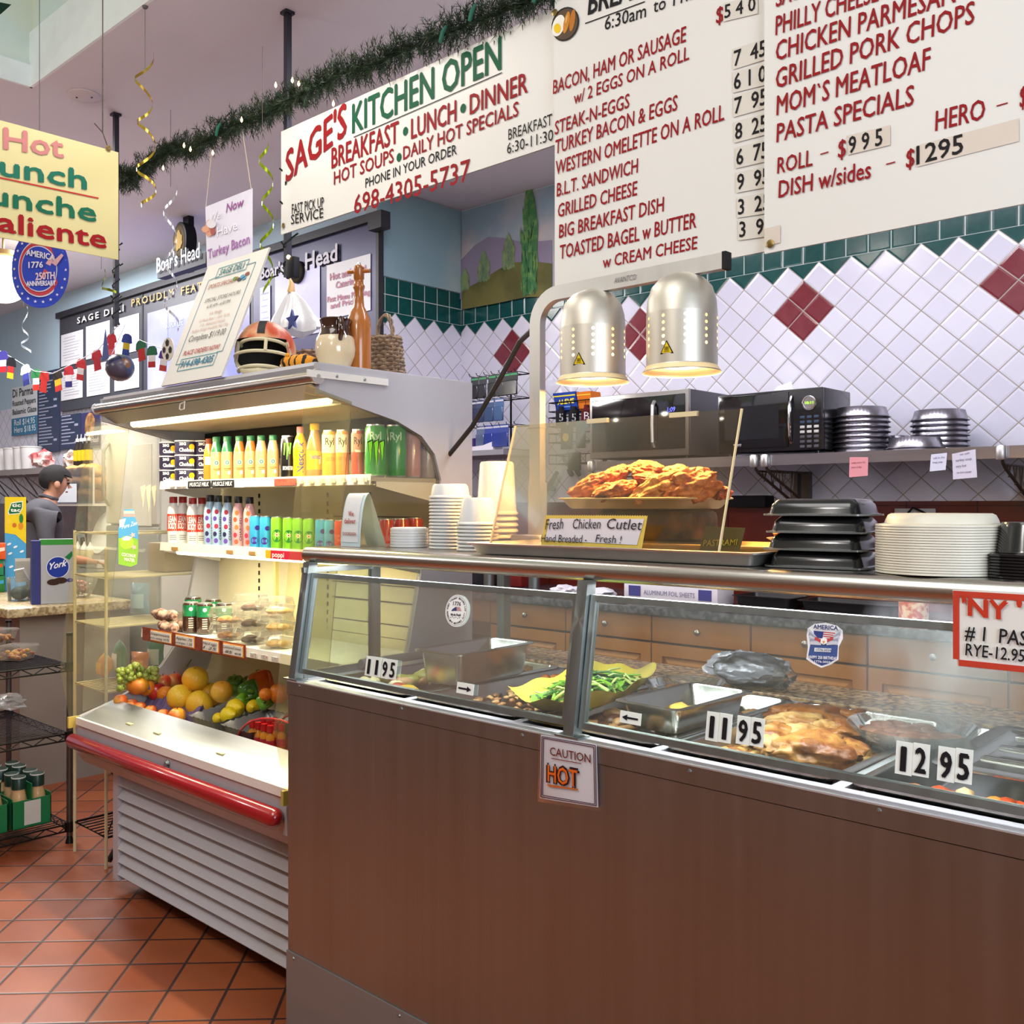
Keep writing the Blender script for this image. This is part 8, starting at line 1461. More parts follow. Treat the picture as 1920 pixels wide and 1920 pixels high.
 # white upright freezer, put in for the bright area behind the end glass
 t = thing('bright_patch_freezer', 'white upright freezer with papers seen through the end of the display case', 'freezer'); a, b_ = aty(206, 1000, 2.5).x, aty(302, 1000, 2.5).x; wz = aty(250, 795, 2.5).z; fw = mat('freezer_white', '#f0efe8', .4); MB().rbox(a, b_, 2.5, 3.10, .06, wz, .015).build('cabinet', fw, t); MB().rbox(a, b_, 2.475, 2.499, 1.30, wz - .005, .01).build('door', fw, t); MB().rbox(a, b_, 2.475, 2.499, .10, 1.29, .01).build('door', mat('freezer_steel', '#a8a8a4', .4, metal=.5), t); MB().box(a + .05, b_ - .05, 2.55, 3.05, 0, .06).build('plinth', ink('#222222'), t, smooth=0)
 MB().box(b_ - .26, b_ - .05, 2.472, 2.475, wz - .55, wz - .12).build('paper', ink('#e9e6da'), t, smooth=0); MB().tube([(a + .05, 2.47, 1.40), (a + .05, 2.44, 1.45), (a + .05, 2.44, 1.70), (a + .05, 2.47, 1.75)], .01, 8).build('handle', alum, t)
 # bunting of paper jerseys
 t = thing('jersey_bunting', 'string of small paper football jerseys in many national colours', 'bunting'); S = [(-20, 652, 2.6), (0, 658, 2.5), (25, 672, 2.45), (65, 696, 2.35), (100, 700, 2.3), (150, 675, 2.22), (185, 655, 2.19), (221, 610, 2.165), (250, 632, 2.1), (280, 645, 2.05), (325, 660, 1.95)]
 MB().tube([aty(*s) for s in S], .002, 5).build('string', ink('#e6e6ee'), t)
 J = [(6, 660, '#3f3a86', '#cfcfe0', '#b02a34'), (22, 672, '#22222a', '#b8322e', '#d9b52a'), (47, 686, '#e6e6ee', '#3a3f8f', '#2a2f6a'), (68, 694, '#2f7a46', '#e6e2e0', '#b8322e'), (84, 698, '#b8322e', '#b8322e', '#b8322e'), (107, 697, '#2a2622', '#d3a92a', '#b8322e'), (129, 688, '#b8323c', '#e2dfe6', '#33337a'), (153, 675, '#c2383c', '#e6e2e2', '#c2383c'), (180, 658, '#b02a38', '#b02a38', '#b02a38'), (209, 628, '#c93a40', '#c93a40', '#e0666a'), (239, 628, '#3a4f96', '#d3b83a', '#3a4f96'), (263, 640, '#2f6a4a', '#b8322e', '#b8322e'), (285, 651, '#2f6a4a', '#e6e6e6', '#b8322e'), (309, 658, '#5a3f86', '#e0dfe6', '#b8423a')]
 for i, (px, py, c1, c2, c3) in enumerate(J):
  Yj = 2.45 - .4 * px / 309; c = aty(px, py, Yj); s = dep(c) / FPX * 1.0; tl = .25 * math.sin(i * 2.1); Rm = Matrix.Translation(c) @ Matrix.Rotation(tl, 4, 'Y') @ Matrix.Rotation(.3, 4, 'Z')
  sh = [(-6, 2), (-11, -2), (-14, -14), (-9, -16), (-8, -12), (-9, -38), (9, -38), (8, -12), (9, -16), (14, -14), (11, -2), (6, 2)]; j = MB().prism([(x * s, z * s) for x, z in sh], 'y', -.0006, .0006, 0, Rm)
  j.add([Rm @ Vector((x * s, -.0012, z * s)) for x, z in ((-8.3, -15), (8.3, -15), (8.7, -27), (-8.7, -27))], [(0, 1, 2, 3)], 1).add([Rm @ Vector((x * s, -.0012, z * s)) for x, z in ((-8.7, -27), (8.7, -27), (9, -38), (-9, -38))], [(0, 1, 2, 3)], 2); j.build('jersey', [ink(c1), ink(c2), ink(c3)], t, smooth=0)
 q = aty(225, 689, 2.14); R = 26 * dep(q) / FPX; t = thing('ball_ornament', 'round ornament printed with flags hanging under the far pole', 'ornament'); bp = newmat('flag_ball'); m_, p, xyz, tc = bp; v = NX.nt.nodes.new('ShaderNodeTexVoronoi'); v.inputs['Scale'].default_value = 14; NX.nt.links.new(tc.outputs['Object'], v.inputs['Vector']); hs = NX.nt.nodes.new('ShaderNodeMix'); hs.data_type = 'RGBA'; hs.inputs['Factor'].default_value = .82; NX.nt.links.new(v.outputs['Color'], hs.inputs['A']); hs.inputs['B'].default_value = hx('#2a1a12'); NX.nt.links.new(hs.outputs['Result'], p.inputs['Base Color']); p.inputs['Roughness'].default_value = .3
 MB().sphere(q, R, 24, 16).build('ball', m_, t, smooth=80); MB().tube([q + Vector((-.01, -R * 1.02, -R * .3)), q + Vector((0, -R * 1.03, 0)), q + Vector((0, -R * .6, R * .9)), Vector((q.x, 2.165, aty(222, 612, 2.165).z))], .002, 5).build('string', ink('#e0dee6'), t)
 MB().prism([(q.x - .035, q.z + R * .4), (q.x + .035, q.z + R * .5), (q.x + .02, q.z + R * 1.6), (q.x, q.z + R * 2.6), (q.x - .018, q.z + R * 1.6)], 'y', 2.14 - R - .006, 2.14 - R - .003).build('bow', star_print(), t, smooth=0)
 # paper ball cut-out behind the foam board
 q = aty(315, 655, 1.95); r_ = 22 * dep(q) / FPX; t = thing('paper_ball', 'black and white paper football hanging behind the foam board', 'ornament'); b = MB(); b.lathe([(r_, -.002), (r_, .002), (0, .0021)], 30, M=Matrix.Translation(q) @ Matrix.Rotation(PI / 2, 4, 'X')); b.build('disc', ink('#dcd6ca'), t)
 for (dx, dz, k) in ((0, .55, .34), (-.55, .0, .30), (.5, -.1, .32), (0, -.6, .3)): MB().add([q + Vector((r_ * (dx + k * math.sin(i * 2 * PI / 5)), -.004, r_ * (dz + k * math.cos(i * 2 * PI / 5)))) for i in range(5)], [tuple(range(5))]).build('patch', ink('#2a2624'), t, smooth=0)
 MB().tube([q + Vector((0, 0, r_)), q + Vector((0, 0, r_ + .12))], .001, 4).build('thread', ink('#8a8a90'), t)
 # anniversary fan
 X = -4.35; c = atx(75, 505, X); s = dep(c) / FPX; t = thing('anniversary_fan', 'round blue 1776 anniversary paper hanging partly behind the lunch sign', 'decoration')
 yv = Vector((RT.x, RT.y, 0));
 def Pn(x, y, o=0.): p = c + RT * (x * s) + Vector((0, 0, -y * s)) - FW * (.012 * math.sin((x + 55) * .05) + o); return p
 def ring(r0, r1, col, o, nm):
  n = 40; vs = [Pn(r1 * math.cos(2 * PI * k / n) * .98, r1 * 1.35 * math.sin(2 * PI * k / n), o) for k in range(n)]; MB().add(vs, [tuple(range(n))]).build(nm, ink(col), t, smooth=0)
 ring(0, 54, '#3247b8', 0, 'paper'); ring(0, 39, '#d9d6e6', .002, 'ring'); ring(0, 37, '#c2424e', .004, 'ring'); ring(0, 32, '#d9d6e6', .006, 'ring'); ring(0, 30.5, '#3247b8', .008, 'face')
 for k in range(22):
  a = 2 * PI * k / 22; MB().add([Pn(46.5 * math.cos(a) + (3.2 if i % 2 == 0 else 1.4) * math.sin(i * PI / 5), 46.5 * 1.33 * math.sin(a) - (3.2 if i % 2 == 0 else 1.4) * math.cos(i * PI / 5), .003) for i in range(10)], [tuple(range(10))]).build('star', ink('#d9d9ea'), t, smooth=0)
 for (tx, x0_, y0, x1_, y1, h, cc) in (('1776', -16, 0, 8, -2, 11, '#e2e0ee'), ('250TH', -4, 22, 28, 18, 13, '#e2c9d2'), ('ANNIVERSARY', -20, 34, 30, 30, 9, '#e2e0ee'), ('AMERICA', -20, -24, 28, -16, 11, '#e2e0ee')): lettering(tx, Pn(x0_, y0), Pn(x1_, y1), h * s, -FW, ink(cc), t, off=.014, bold=.03)
 for i, (pts, col) in enumerate((([(12, -10), (22, -26), (28, -24), (20, -6)], '#d9a9b4'), ([(22, -12), (40, -30), (44, -26), (30, -6)], '#d9a9b4'), ([(4, 16), (10, 0), (16, 4), (10, 18)], '#c24a54'))): MB().add([Pn(x, y, .011) for x, y in pts], [(0, 1, 2, 3)]).build('print', ink(col), t, smooth=0)
 MB().tube([Pn(0, -72), Vector((Pn(0, -72).x, Pn(0, -72).y, TZ - .001))], .0015, 5).build('thread', ink('#77777c'), t)
 # globe pendant
 q = aty(6, 522, 2.6); R = 46 * dep(q) / FPX; t = thing('globe_pendant', 'glowing white globe pendant lamp behind the lunch sign', 'pendant lamp'); MB().sphere(q, R, 24, 14).build('globe', mat('globe_glow', '#fff0d8', .4, emit=3.), t, smooth=80); MB().lathe([(R * .55, R * .82), (R * .6, R * .9), (R * .5, R * 1.1), (R * .1, R * 1.2)], 20, M=Matrix.Translation(q)).build('collar', mat('pendant_brass', '#a58a5c', .35, metal=.8), t); MB().cyl(q + Vector((0, 0, R * 1.15)), (q.x, q.y, ZC - .001), .008, n=8).build('rod', mat('pendant_brass', '#a58a5c'), t)
 # smoke detector, green bow
 q = atz(158, 178, ZC - .001); t = thing('ceiling_cover', 'round white cover plate with two screws on the ceiling', 'cover plate'); M = Matrix.Translation(q) @ Matrix.Rotation(PI, 4, 'X'); MB().lathe([(.072, 0), (.072, .004), (.062, .010), (0, .012)], 32, M=M).build('plate', mat('plate_white', '#d3c9cc', .5), t); [MB().lathe([(.005, .0105), (.004, .014), (0, .014)], 8, M=Matrix.Translation(q + RT * d) @ Matrix.Rotation(PI, 4, 'X')).build('screw', ink('#3a3636'), t) for d in (-.035, .035)]
 q = atz(272, 12, ZC - .001); t = thing('ceiling_hook', 'small hook and thread in the ceiling above the gold ribbon', 'hook'); MB().lathe([(.012, 0), (.008, .008), (0, .009)], 10, M=Matrix.Translation(q) @ Matrix.Rotation(PI, 4, 'X')).build('plate', ink('#6a6664'), t); MB().tube([q, atz(271, 85, q.z - .25) if False else q + Vector((0, 0, -.25))], .0012, 5).build('thread', ink('#6a6664'), t)
 q = atx(6, 18, -4.2); t = thing('green_streamer', 'dark green paper streamer tip hanging in the painted ceiling tray', 'decoration'); MB().slab(atx(-14, 2, -4.2), atx(-14, 36, -4.2), atx(2, 26, -4.2), atx(21, 9, -4.2), (1, 0, 0), .003).build('paper', ink('#17382a'), t, smooth=0); MB().tube([atx(-10, 4, -4.2), atx(-10, 4, -4.2) + Vector((0, 0, .40))], .0015, 5).build('thread', ink('#444444'), t)
def star_print():
 return bpy.data.materials['star_print']
far()
# ---------------------------------------------------------------- checkout end: counter, sweets, wire racks, the person
def checkout():
 XC = -4.97; ZC_ = .90
 gb = mat('granite_beige', '#cbb98f', .3, col2='#8f7a56', scale=55, detail=6, coat=.2)
 t = thing('checkout_counter', 'checkout counter with a beige speckled granite top', 'counter'); MB().rbox(-6.6, XC, 1.80, 2.44, ZC_ - .045, ZC_, .006).build('top', gb, t); MB().box(-6.6, XC - .06, 1.88, 2.44, 0, ZC_ - .046).build('base', mat('checkout_base', '#857b72', .7, var=.12, scale=4), t, smooth=0)
 def face_axes(loc): a = math.atan2(-loc.y, -loc.x) + PI / 2; return a
 Z = ZC_ + .0005
 def carton(name, label, px, pyb, w, h, d, Y, c, rz=None, loc=None):
  q = aty(px, pyb, Y) if loc is None else loc; q = Vector((q.x, Y, Z)) if loc is None else loc; t = thing(name, label, 'box', q, face_axes(q) + (rz or 0)); MB().rbox(-w / 2, w / 2, 0, d, 0, h, .002, 1).build('carton', c if not isinstance(c, str) else mat('carton_' + c[1:], c, .45), t); return t
 S = 5.35 / FPX
 # mint box
 t = carton('mint_box', 'tall yellow and blue mint candy box on the checkout counter', 29, 1080, 38 * S, 188 * S, .07, 2.22, '#3f9bd0'); h = 188 * S; w = 38 * S
 def fr(par, pts, c, o=.0012, nm='print'): MB().add([(x * w, -o, z * h) for x, z in pts], [tuple(range(len(pts)))]).build(nm, ink(c), par, smooth=0)
 fr(t, [(-.5, .62), (0, .60), (.5, .5), (.5, 1), (-.5, 1)], '#e3c722'); fr(t, [(-.36, .84), (-.2, .94), (.35, .96), (.34, .88), (.2, .82), (-.32, .81)], '#e6ecd6', .0018); fr(t, [(-.32, .845), (-.18, .93), (.31, .948), (.30, .885), (.18, .83), (-.28, .82)], '#1f6a3a', .0024)
 for s, x0, x1, z in (('tic', -.16, .24, .895), ('tac', -.22, .22, .845)): lettering(s, (x0 * w, -.003, z * h), (x1 * w, -.003, z * h), .030 * h * 1.2, (0, -1, 0), ink('#f0f2ea'), t, bold=.05)
 for x, z, rx, rz, c in ((-.30, .74, .12, .03, '#e8c83a'), (-.05, .70, .10, .025, '#c9662a'), (.25, .69, .12, .04, '#d98a2c'), (.27, .77, .10, .05, '#2f7a3a')): fr(t, [(x + rx * math.cos(k * PI / 6), z + rz * math.sin(k * PI / 6)) for k in range(12)], c, .0022)
 for x, z in ((.0, .47), (-.25, .40), (.3, .42), (-.2, .26), (.1, .3), (.3, .17), (-.3, .50)): fr(t, [(x + .10 * math.cos(k * PI / 5), z + .014 * math.sin(k * PI / 5 + .5)) for k in range(10)], '#dfeaf2', .0015)
 # chocolate mint box
 q = aty(97, 1085, 2.05); t = carton('candy_box', 'silver and green chocolate patty box beside the mint box', 0, 0, 54 * S, 112 * S, .12, 0, mat('carton_silver', '#a9a9ae', .35, metal=.3), rz=.08, loc=Vector((q.x, 2.08, Z + .035))); t.location.z = Z; w = 54 * S; h = 122 * S
 MB().box(-w / 2 - .04, -w / 2 - .0005, .0, .12, 0, h * .9).build('side_flap', ink('#3a3f78'), t, smooth=0)
 fr(t, [(-.5, .84), (.5, .84), (.5, .92), (-.5, .92)], '#3f9a3f'); fr(t, [(.0 + .34 * math.cos(k * PI / 12), .52 + .155 * math.sin(k * PI / 12)) for k in range(24)], '#e6e6f0', .0018); fr(t, [(.0 + .32 * math.cos(k * PI / 12), .52 + .145 * math.sin(k * PI / 12)) for k in range(24)], '#1f3a9a', .0024); lettering('York', (-.24 * w, -.003, .49 * h), (.26 * w, -.003, .54 * h), .09 * h, (0, -1, 0), ink('#eef0f6'), t, shear=.3, bold=.03)
 for x, z in ((-.12, .31), (.08, .33)): fr(t, [(x + .20 * math.cos(k * PI / 8), z + .045 * math.sin(k * PI / 8)) for k in range(16)], '#3a241c', .0016 + abs(x) * .01)
 fr(t, [(.2, .66), (.42, .75), (.44, .68), (.34, .62)], '#1f7a3f', .0016); fr(t, [(.36 + .1 * math.cos(k * PI / 6), .33 + .03 * math.sin(k * PI / 6)) for k in range(12)], '#3a3f86', .0016)
 # snack boxes at the frame edge
 for i, (px, zz, c, c2, l) in enumerate(((0, .20, '#d95a2a', '#e8e0d0', 'orange snack carton leaning at the counter end'), (-4, .10, '#2f8f6a', '#e0662a', 'green and orange snack carton below the orange one'), (-2, .0, '#2f7a3a', '#3fa0c9', 'leaf patterned green carton at the bottom of the candy boxes'))):
  q = aty(px, 1080, 2.12); t = thing('snack_box', l, 'box', (q.x - .02, 2.10, Z + zz * .95), face_axes(q), 'snack cartons'); MB().rbox(-.09, .055, 0, .12, .001, .092, .003).build('carton', ink(c), t); MB().add([(-.08, -.001, .02), (.05, -.001, .05), (.05, -.001, .07), (-.08, -.001, .05)], [(0, 1, 2, 3)]).build('print', ink(c2), t, smooth=0)
 # tip box with notes
 q = atz(70, 1124, ZC_); t = thing('tip_box', 'clear tip box with a blank card and dollar notes', 'tip box', (q.x, q.y, Z), face_axes(q)); w, h = .215, .205; cl = clear('tip_clear', haze=.07)
 MB().box(-w / 2, w / 2, 0, .003, 0, h).box(-w / 2, w / 2, .07, .073, 0, h).box(-w / 2, -w / 2 + .003, .003, .07, 0, h * .8).box(w / 2 - .003, w / 2, .003, .07, 0, h * .8).box(-w / 2, w / 2, .003, .07, 0, .003).build('box', cl, t, smooth=0); MB().box(-w / 2 + .002, w / 2 - .002, .004, .006, h * .46, h + .015).build('card', mat('card_ivory', '#dfd9c6', .6), t, smooth=0)
 for i, (x, rz_, l) in enumerate(((-.05, .25, 'folded dollar note on the pointed side of the tip box'), (.045, -.1, 'dollar note showing its portrait in the tip box'))): n_ = thing('banknote', l, 'banknote', t.location + Matrix.Rotation(t.rotation_euler.z, 3, 'Z') @ Vector((x, .03, .012)), t.rotation_euler.z, 'notes in the tip box'); MB().grid(lambda u, v: ((u - .5) * .09, .006 * math.sin(u * 5), (v) * .065 + .02 * (u - .5) * (1 if i == 0 else -1)), 8, 4).build('note', mat('note_green', '#8f9a72', .6, col2='#5f7050', scale=60), n_); MB().add([(-.02, -.004, .02), (.02, -.004, .02), (.02, -.004, .045), (-.02, -.004, .045)], [(0, 1, 2, 3)]).build('portrait', ink('#c9c9a0'), n_, smooth=0)
 # fluted bowl, cups
 q = atz(126, 1121, ZC_); t = thing('fluted_bowl', 'fluted clear bowl of red candies at the end of the checkout counter', 'bowl', (q.x, q.y + .08, Z)); MB().open_lathe([(0, .003), (.035, .002), (.05, .02), (.072, .07), (.085, .115), (.088, .117), (.082, .112), (.068, .07), (.045, .022), (0, .010)], 60, wob=lambda a, z: 1 + .05 * math.cos(12 * a + z * 20)).build('bowl', clear('bowl_clear', haze=.10, gloss=1.8), t); b = MB(); [b.sphere((.035 * math.cos(k * 2.4) * (.3 + .07 * k % .7), .035 * math.sin(k * 2.4) * .8, .03 + .005 * k), (.017, .014, .012), 8, 6) for k in range(11)]
 o = b.build('candy', mat('candy_red', '#b04a40', .3, col2='#8a3030', scale=30), None); o.location = (q.x, q.y + .08, Z + .002); tag(o, 'wrapped red candies heaped in the fluted bowl', 'candy', kind='stuff')
 q = atz(14, 1128, ZC_); t = thing('plastic_tub', 'clear plastic tub with a curved handle next to the tip box', 'tub', (q.x, q.y + .06, Z)); MB().open_lathe([(0, .002), (.055, .002), (.062, .12), (.066, .122), (.062, .12)], 24).build('tub', clear('tub_clear', haze=.12, gloss=1.8), t); MB().tube([(.045, .03, .11), (.05, .0, .17), (.035, -.04, .16)], .006, 8).build('handle', ink('#d9d9d9'), t); MB().sphere((0, 0, .04), (.045, .045, .035), 12, 8).build('contents', ink('#3a463c'), t)
 q = atz(2, 1105, ZC_); t = thing('lemon_juice', 'yellow plastic squeeze fruit at the frame edge of the checkout counter', 'bottle', (q.x - .02, q.y + .1, Z)); MB().lathe([(0, .0), (.03, .01), (.04, .05), (.03, .09), (.012, .105), (.012, .12)], 16).build('body', ink('#e0c02a'), t)
checkout()
def racks():
 bk = mat('rack_black', '#1d1b1b', .35, metal=.6); ch = mat('rack_post', '#5f5c5a', .3, metal=.8)
 x1, y1 = -4.10, 1.73; x0, y0 = -4.76, 1.05; zs = (.078, .454, .742)
 t = thing('wire_rack', 'black wire shelving rack in front of the checkout counter', 'rack')
 for x in (x0, x1):
  for y in (y0, y1): p = MB().cyl((x, y, .03), (x, y, .864), .0125, n=12).build('post', ch, t); MB().cyl((x, y, .860), (x, y, .872), .0135, n=12).cyl((x, y, 0), (x, y, .03), .018, .010, n=10).build('cap', bk, p); [MB().cyl((x, y, z - .03), (x, y, z + .01), .020, n=12).build('collar', bk, p) for z in zs]
 for z in zs:
  b = MB()
  for dz in (0, -.028): b.tube([(x0, y0, z + dz), (x1, y0, z + dz), (x1, y1, z + dz), (x0, y1, z + dz)], .0038, 6, closed=True)
  for (ax, fx) in (('x', y0), ('x', y1), ('y', x0), ('y', x1)):
   n = 14; L = (x1 - x0) if ax == 'x' else (y1 - y0); o = x0 if ax == 'x' else y0; pts = [(o + L * k / n, fx, z - .028 * (k % 2)) if ax == 'x' else (fx, o + L * k / n, z - .028 * (k % 2)) for k in range(n + 1)]; b.tube(pts, .0026, 5)
  for k in range(1, 24): x = x0 + (x1 - x0) * k / 24; b.tube([(x, y0, z), (x, y1, z)], .002, 4)
  b.build('shelf', bk, t)
 # nut boxes, bag, bottle carriers
 pl = clear('clear_plastic');
 for i, (px, py, z, c, c2, l) in enumerate(((8, 1212, .742, '#8a4a1c', '#c98a3c', 'clear tub of mixed nuts at the bottom of the rack stack'), (52, 1236, .742, '#a85a1c', '#d9a03a', 'clear lidded box of amber nuts nearest the rack post'), (22, 1205, .79, '#7a3f1a', '#c9883c', 'clear tub of whole nuts on top of the other boxes'))):
  q = atz(px, py, z); t = thing('nut_box', l, 'food box', (q.x, min(q.y, 1.62), z + .005), .6, 'nut boxes'); MB().open_lathe([(.05, 0), (.062, .04), (.066, .041)], 4, M=Matrix.Rotation(PI / 4, 4, 'Z') @ Matrix.Scale(1.3, 4)).open_lathe([(.068, .042), (.062, .048), (0, .05)], 4, M=Matrix.Rotation(PI / 4, 4, 'Z') @ Matrix.Scale(1.3, 4)).build('box', pl, t, smooth=0); b = MB(); r = random.Random(i); [b.sphere((r.uniform(-.045, .045), r.uniform(-.045, .045), .012 + .022 * r.random()), (.012, .008, .008), 8, 5, r.randrange(2)) for _ in range(34)]; b.build('nuts', [mat('nut_' + c[1:], c, .5), mat('nut_' + c2[1:], c2, .5)], t)
 q = atz(15, 1345, .454); b = MB(); chunk(b, (0, 0, .035), (.10, .08, .035), 700, .5, 0, 3, .4, 2.); o = b.build('plastic_bag', clear('bag_clear', haze=.2, gloss=2., rough=.15), None, smooth=30); o.location = (q.x - .04, q.y, .482); tag(o, 'loose clear plastic bag on the middle rack shelf', 'bag')
 gm = mat('carrier_green', '#11723f', .5); glass_g = mat('sauce_glass', '#c9a374', .2, coat=.4); capm = mat('bottle_dark_cap', '#15342a', .35); n = 0
 for i, (cx, cy_, l) in enumerate(((-4.245, 1.605, 'green cardboard four bottle carrier nearest the rack post'), (-4.245, 1.435, 'green cardboard four bottle carrier farther along the bottom shelf'), (-4.425, 1.60, 'green cardboard four bottle carrier behind the first one'))):
  t = thing('bottle_carrier', l, 'carrier', (cx, cy_, .083), 0, 'green bottle carriers'); w, d, h = .155, .155, .125
  b = MB().box(-w / 2, w / 2, -d / 2, -d / 2 + .003, .002, h).box(-w / 2, w / 2, d / 2 - .003, d / 2, .002, h).box(-w / 2, -w / 2 + .003, -d / 2, d / 2, .002, h).box(w / 2 - .003, w / 2, -d / 2, d / 2, .002, h * .9).box(-w / 2, w / 2, -d / 2, d / 2, 0, .003).box(-w / 2, w / 2, -.0015, .0015, .003, h + .05); b.build('carton', gm, t, smooth=0)
  MB().box(w / 2, w / 2 + .001, -.03, .035, .01, h * .85).build('label', ink('#c9c6bd'), t, smooth=0)
  for k in range(4):
   bx, by = cx + (-.037, .037)[k % 2], cy_ + (-.037, .037)[k // 2]; o = thing('bottled_coffee', '%s bottle in the carrier %s' % (('inner', 'outer', 'inner rear', 'outer rear')[k], ('nearest the rack post', 'farther along the shelf', 'behind the first carrier')[i]), 'bottle', (bx, by, .0865), 0, 'bottles in green carriers')
   MB().lathe([(.03, 0), (.033, .006), (.033, .10), (.028, .125), (.024, .145), (.024, .15)], 16).build('body', glass_g, o); MB().lathe([(.0245, .1505), (.027, .151), (.027, .20), (.025, .203)], 16).build('cap', capm, o); MB().lathe([(.0274, .196), (.0276, .2005), (.0270, .201)], 16).build('rim', ink('#c9cdc6'), o)
 # cream wire chip rack
 cm = mat('rack_cream', '#cfc49c', .45); t = thing('chip_rack', 'cream painted wire snack rack between the shelving and the display case', 'rack'); xa, xb, ya, yb = -3.98, -3.70, 1.70, 2.22
 for k, (x, y) in enumerate(((xa, ya), (xb, ya), (xa, yb), (xb, yb))): MB().cyl((x, y, .0), (x, y, 1.30 if k != 1 else 1.24), .0065, n=8).build('post', cm if k else cm, t)
 for z in (.12, .42, .68, .93, 1.12, 1.29):
  b = MB().tube([(xa, ya, z), (xb, ya, z), (xb, yb, z), (xa, yb, z)], .005, 6, closed=True)
  if z < 1.2:
   for k in range(1, 8): x = xa + (xb - xa) * k / 8; b.tube([(x, ya, z), (x, yb, z), (x, yb, z + .05)], .003, 4)
  b.build('shelf', cm if z > .3 else bk, t)
 for z0, z1 in ((.12, .42), (.12, .42)):
  b = MB()
  for k in range(4): y = ya + (yb - ya) * k / 4; b.tube([(xb, y, .12), (xb, y + .13, .42)], .003, 5).tube([(xb, y + .13, .12), (xb, y, .42)], .003, 5)
 b.build('side_lattice', bk, t)
 for i, (px, py, Y, c, c2, sx, sz, l) in enumerate(((240, 1165, 1.95, '#7fa9c4', '#a9c9dc', .10, .13, 'pale blue snack bag high on the cream rack'), (225, 1230, 1.86, '#5f8a68', '#d3d9cf', .10, .15, 'green snack bag with white panel on the cream rack'), (262, 1225, 2.02, '#3f7a58', '#c3cfc3', .09, .15, 'darker green snack bag behind the white panelled one'), (188, 1235, 1.80, '#d98a2c', '#e6b04a', .09, .10, 'orange snack bag at the front of the cream rack'), (205, 1265, 1.95, '#c9742a', '#e0a04a', .09, .09, 'second orange snack bag lower on the cream rack'))):
  q = aty(px, py, Y); t = thing('snack_bag', l, 'snack bag', None, 0, 'snack bags on the cream rack'); zb = .6855 if q.z < .86 else .9355; b = MB(); Mx = Matrix.Translation((max(-3.93, min(-3.75, q.x)), Y, zb + sz * .5 + .01)) @ Matrix.Rotation(.35 * (-1) ** i, 4, 'Z')
  b.grid(lambda u, v: ((u - .5) * sx * (1 + .06 * math.sin(v * 9)), -.03 * math.sin(PI * u) * math.sin(PI * v) ** .6, (v - .5) * sz), 10, 10, 0, Mx).grid(lambda u, v: ((.5 - u) * sx * (1 + .06 * math.sin(v * 9)), .03 * math.sin(PI * u) * math.sin(PI * v) ** .6, (v - .5) * sz), 10, 10, 0, Mx); b.build('bag', mat('snack_' + c[1:], c, .3, coat=.3), t)
  MB().grid(lambda u, v: ((u - .5) * sx * .7, -.032 * math.sin(PI * (.15 + .7 * u)) * math.sin(PI * (.3 + .4 * v)) ** .6 - .002, (v * .45 - .3) * sz), 8, 6, 0, Mx).build('print', ink(c2), t)
 o = MB().rbox(-3.92, -3.78, 1.98, 2.14, 1.125, 1.245, .004).build('carton', mat('kraft_box', '#b8a37c', .7), None); single(o, 'plain kraft box on the top shelf of the cream rack', 'box')
 t = thing('waste_bin', 'grey bin behind the cream rack', 'bin', (-4.15, 2.75, 0)); MB().open_lathe([(0, .005), (.12, .005), (.15, .40), (.16, .41), (.145, .41)], 20).build('bin', ink('#6f6c70'), t)
 MB()
 P = [(-3.72, 1.72, .02), (-3.78, 1.85, .15), (-3.86, 1.95, .20), (-3.92, 2.1, .26), (-4.02, 2.2, .22)]; o = MB().tube(P, .011, 8).build('power_cable', ink('#1c1512'), None); single(o, 'thick dark cable drooping through the cream rack', 'cable')
racks()
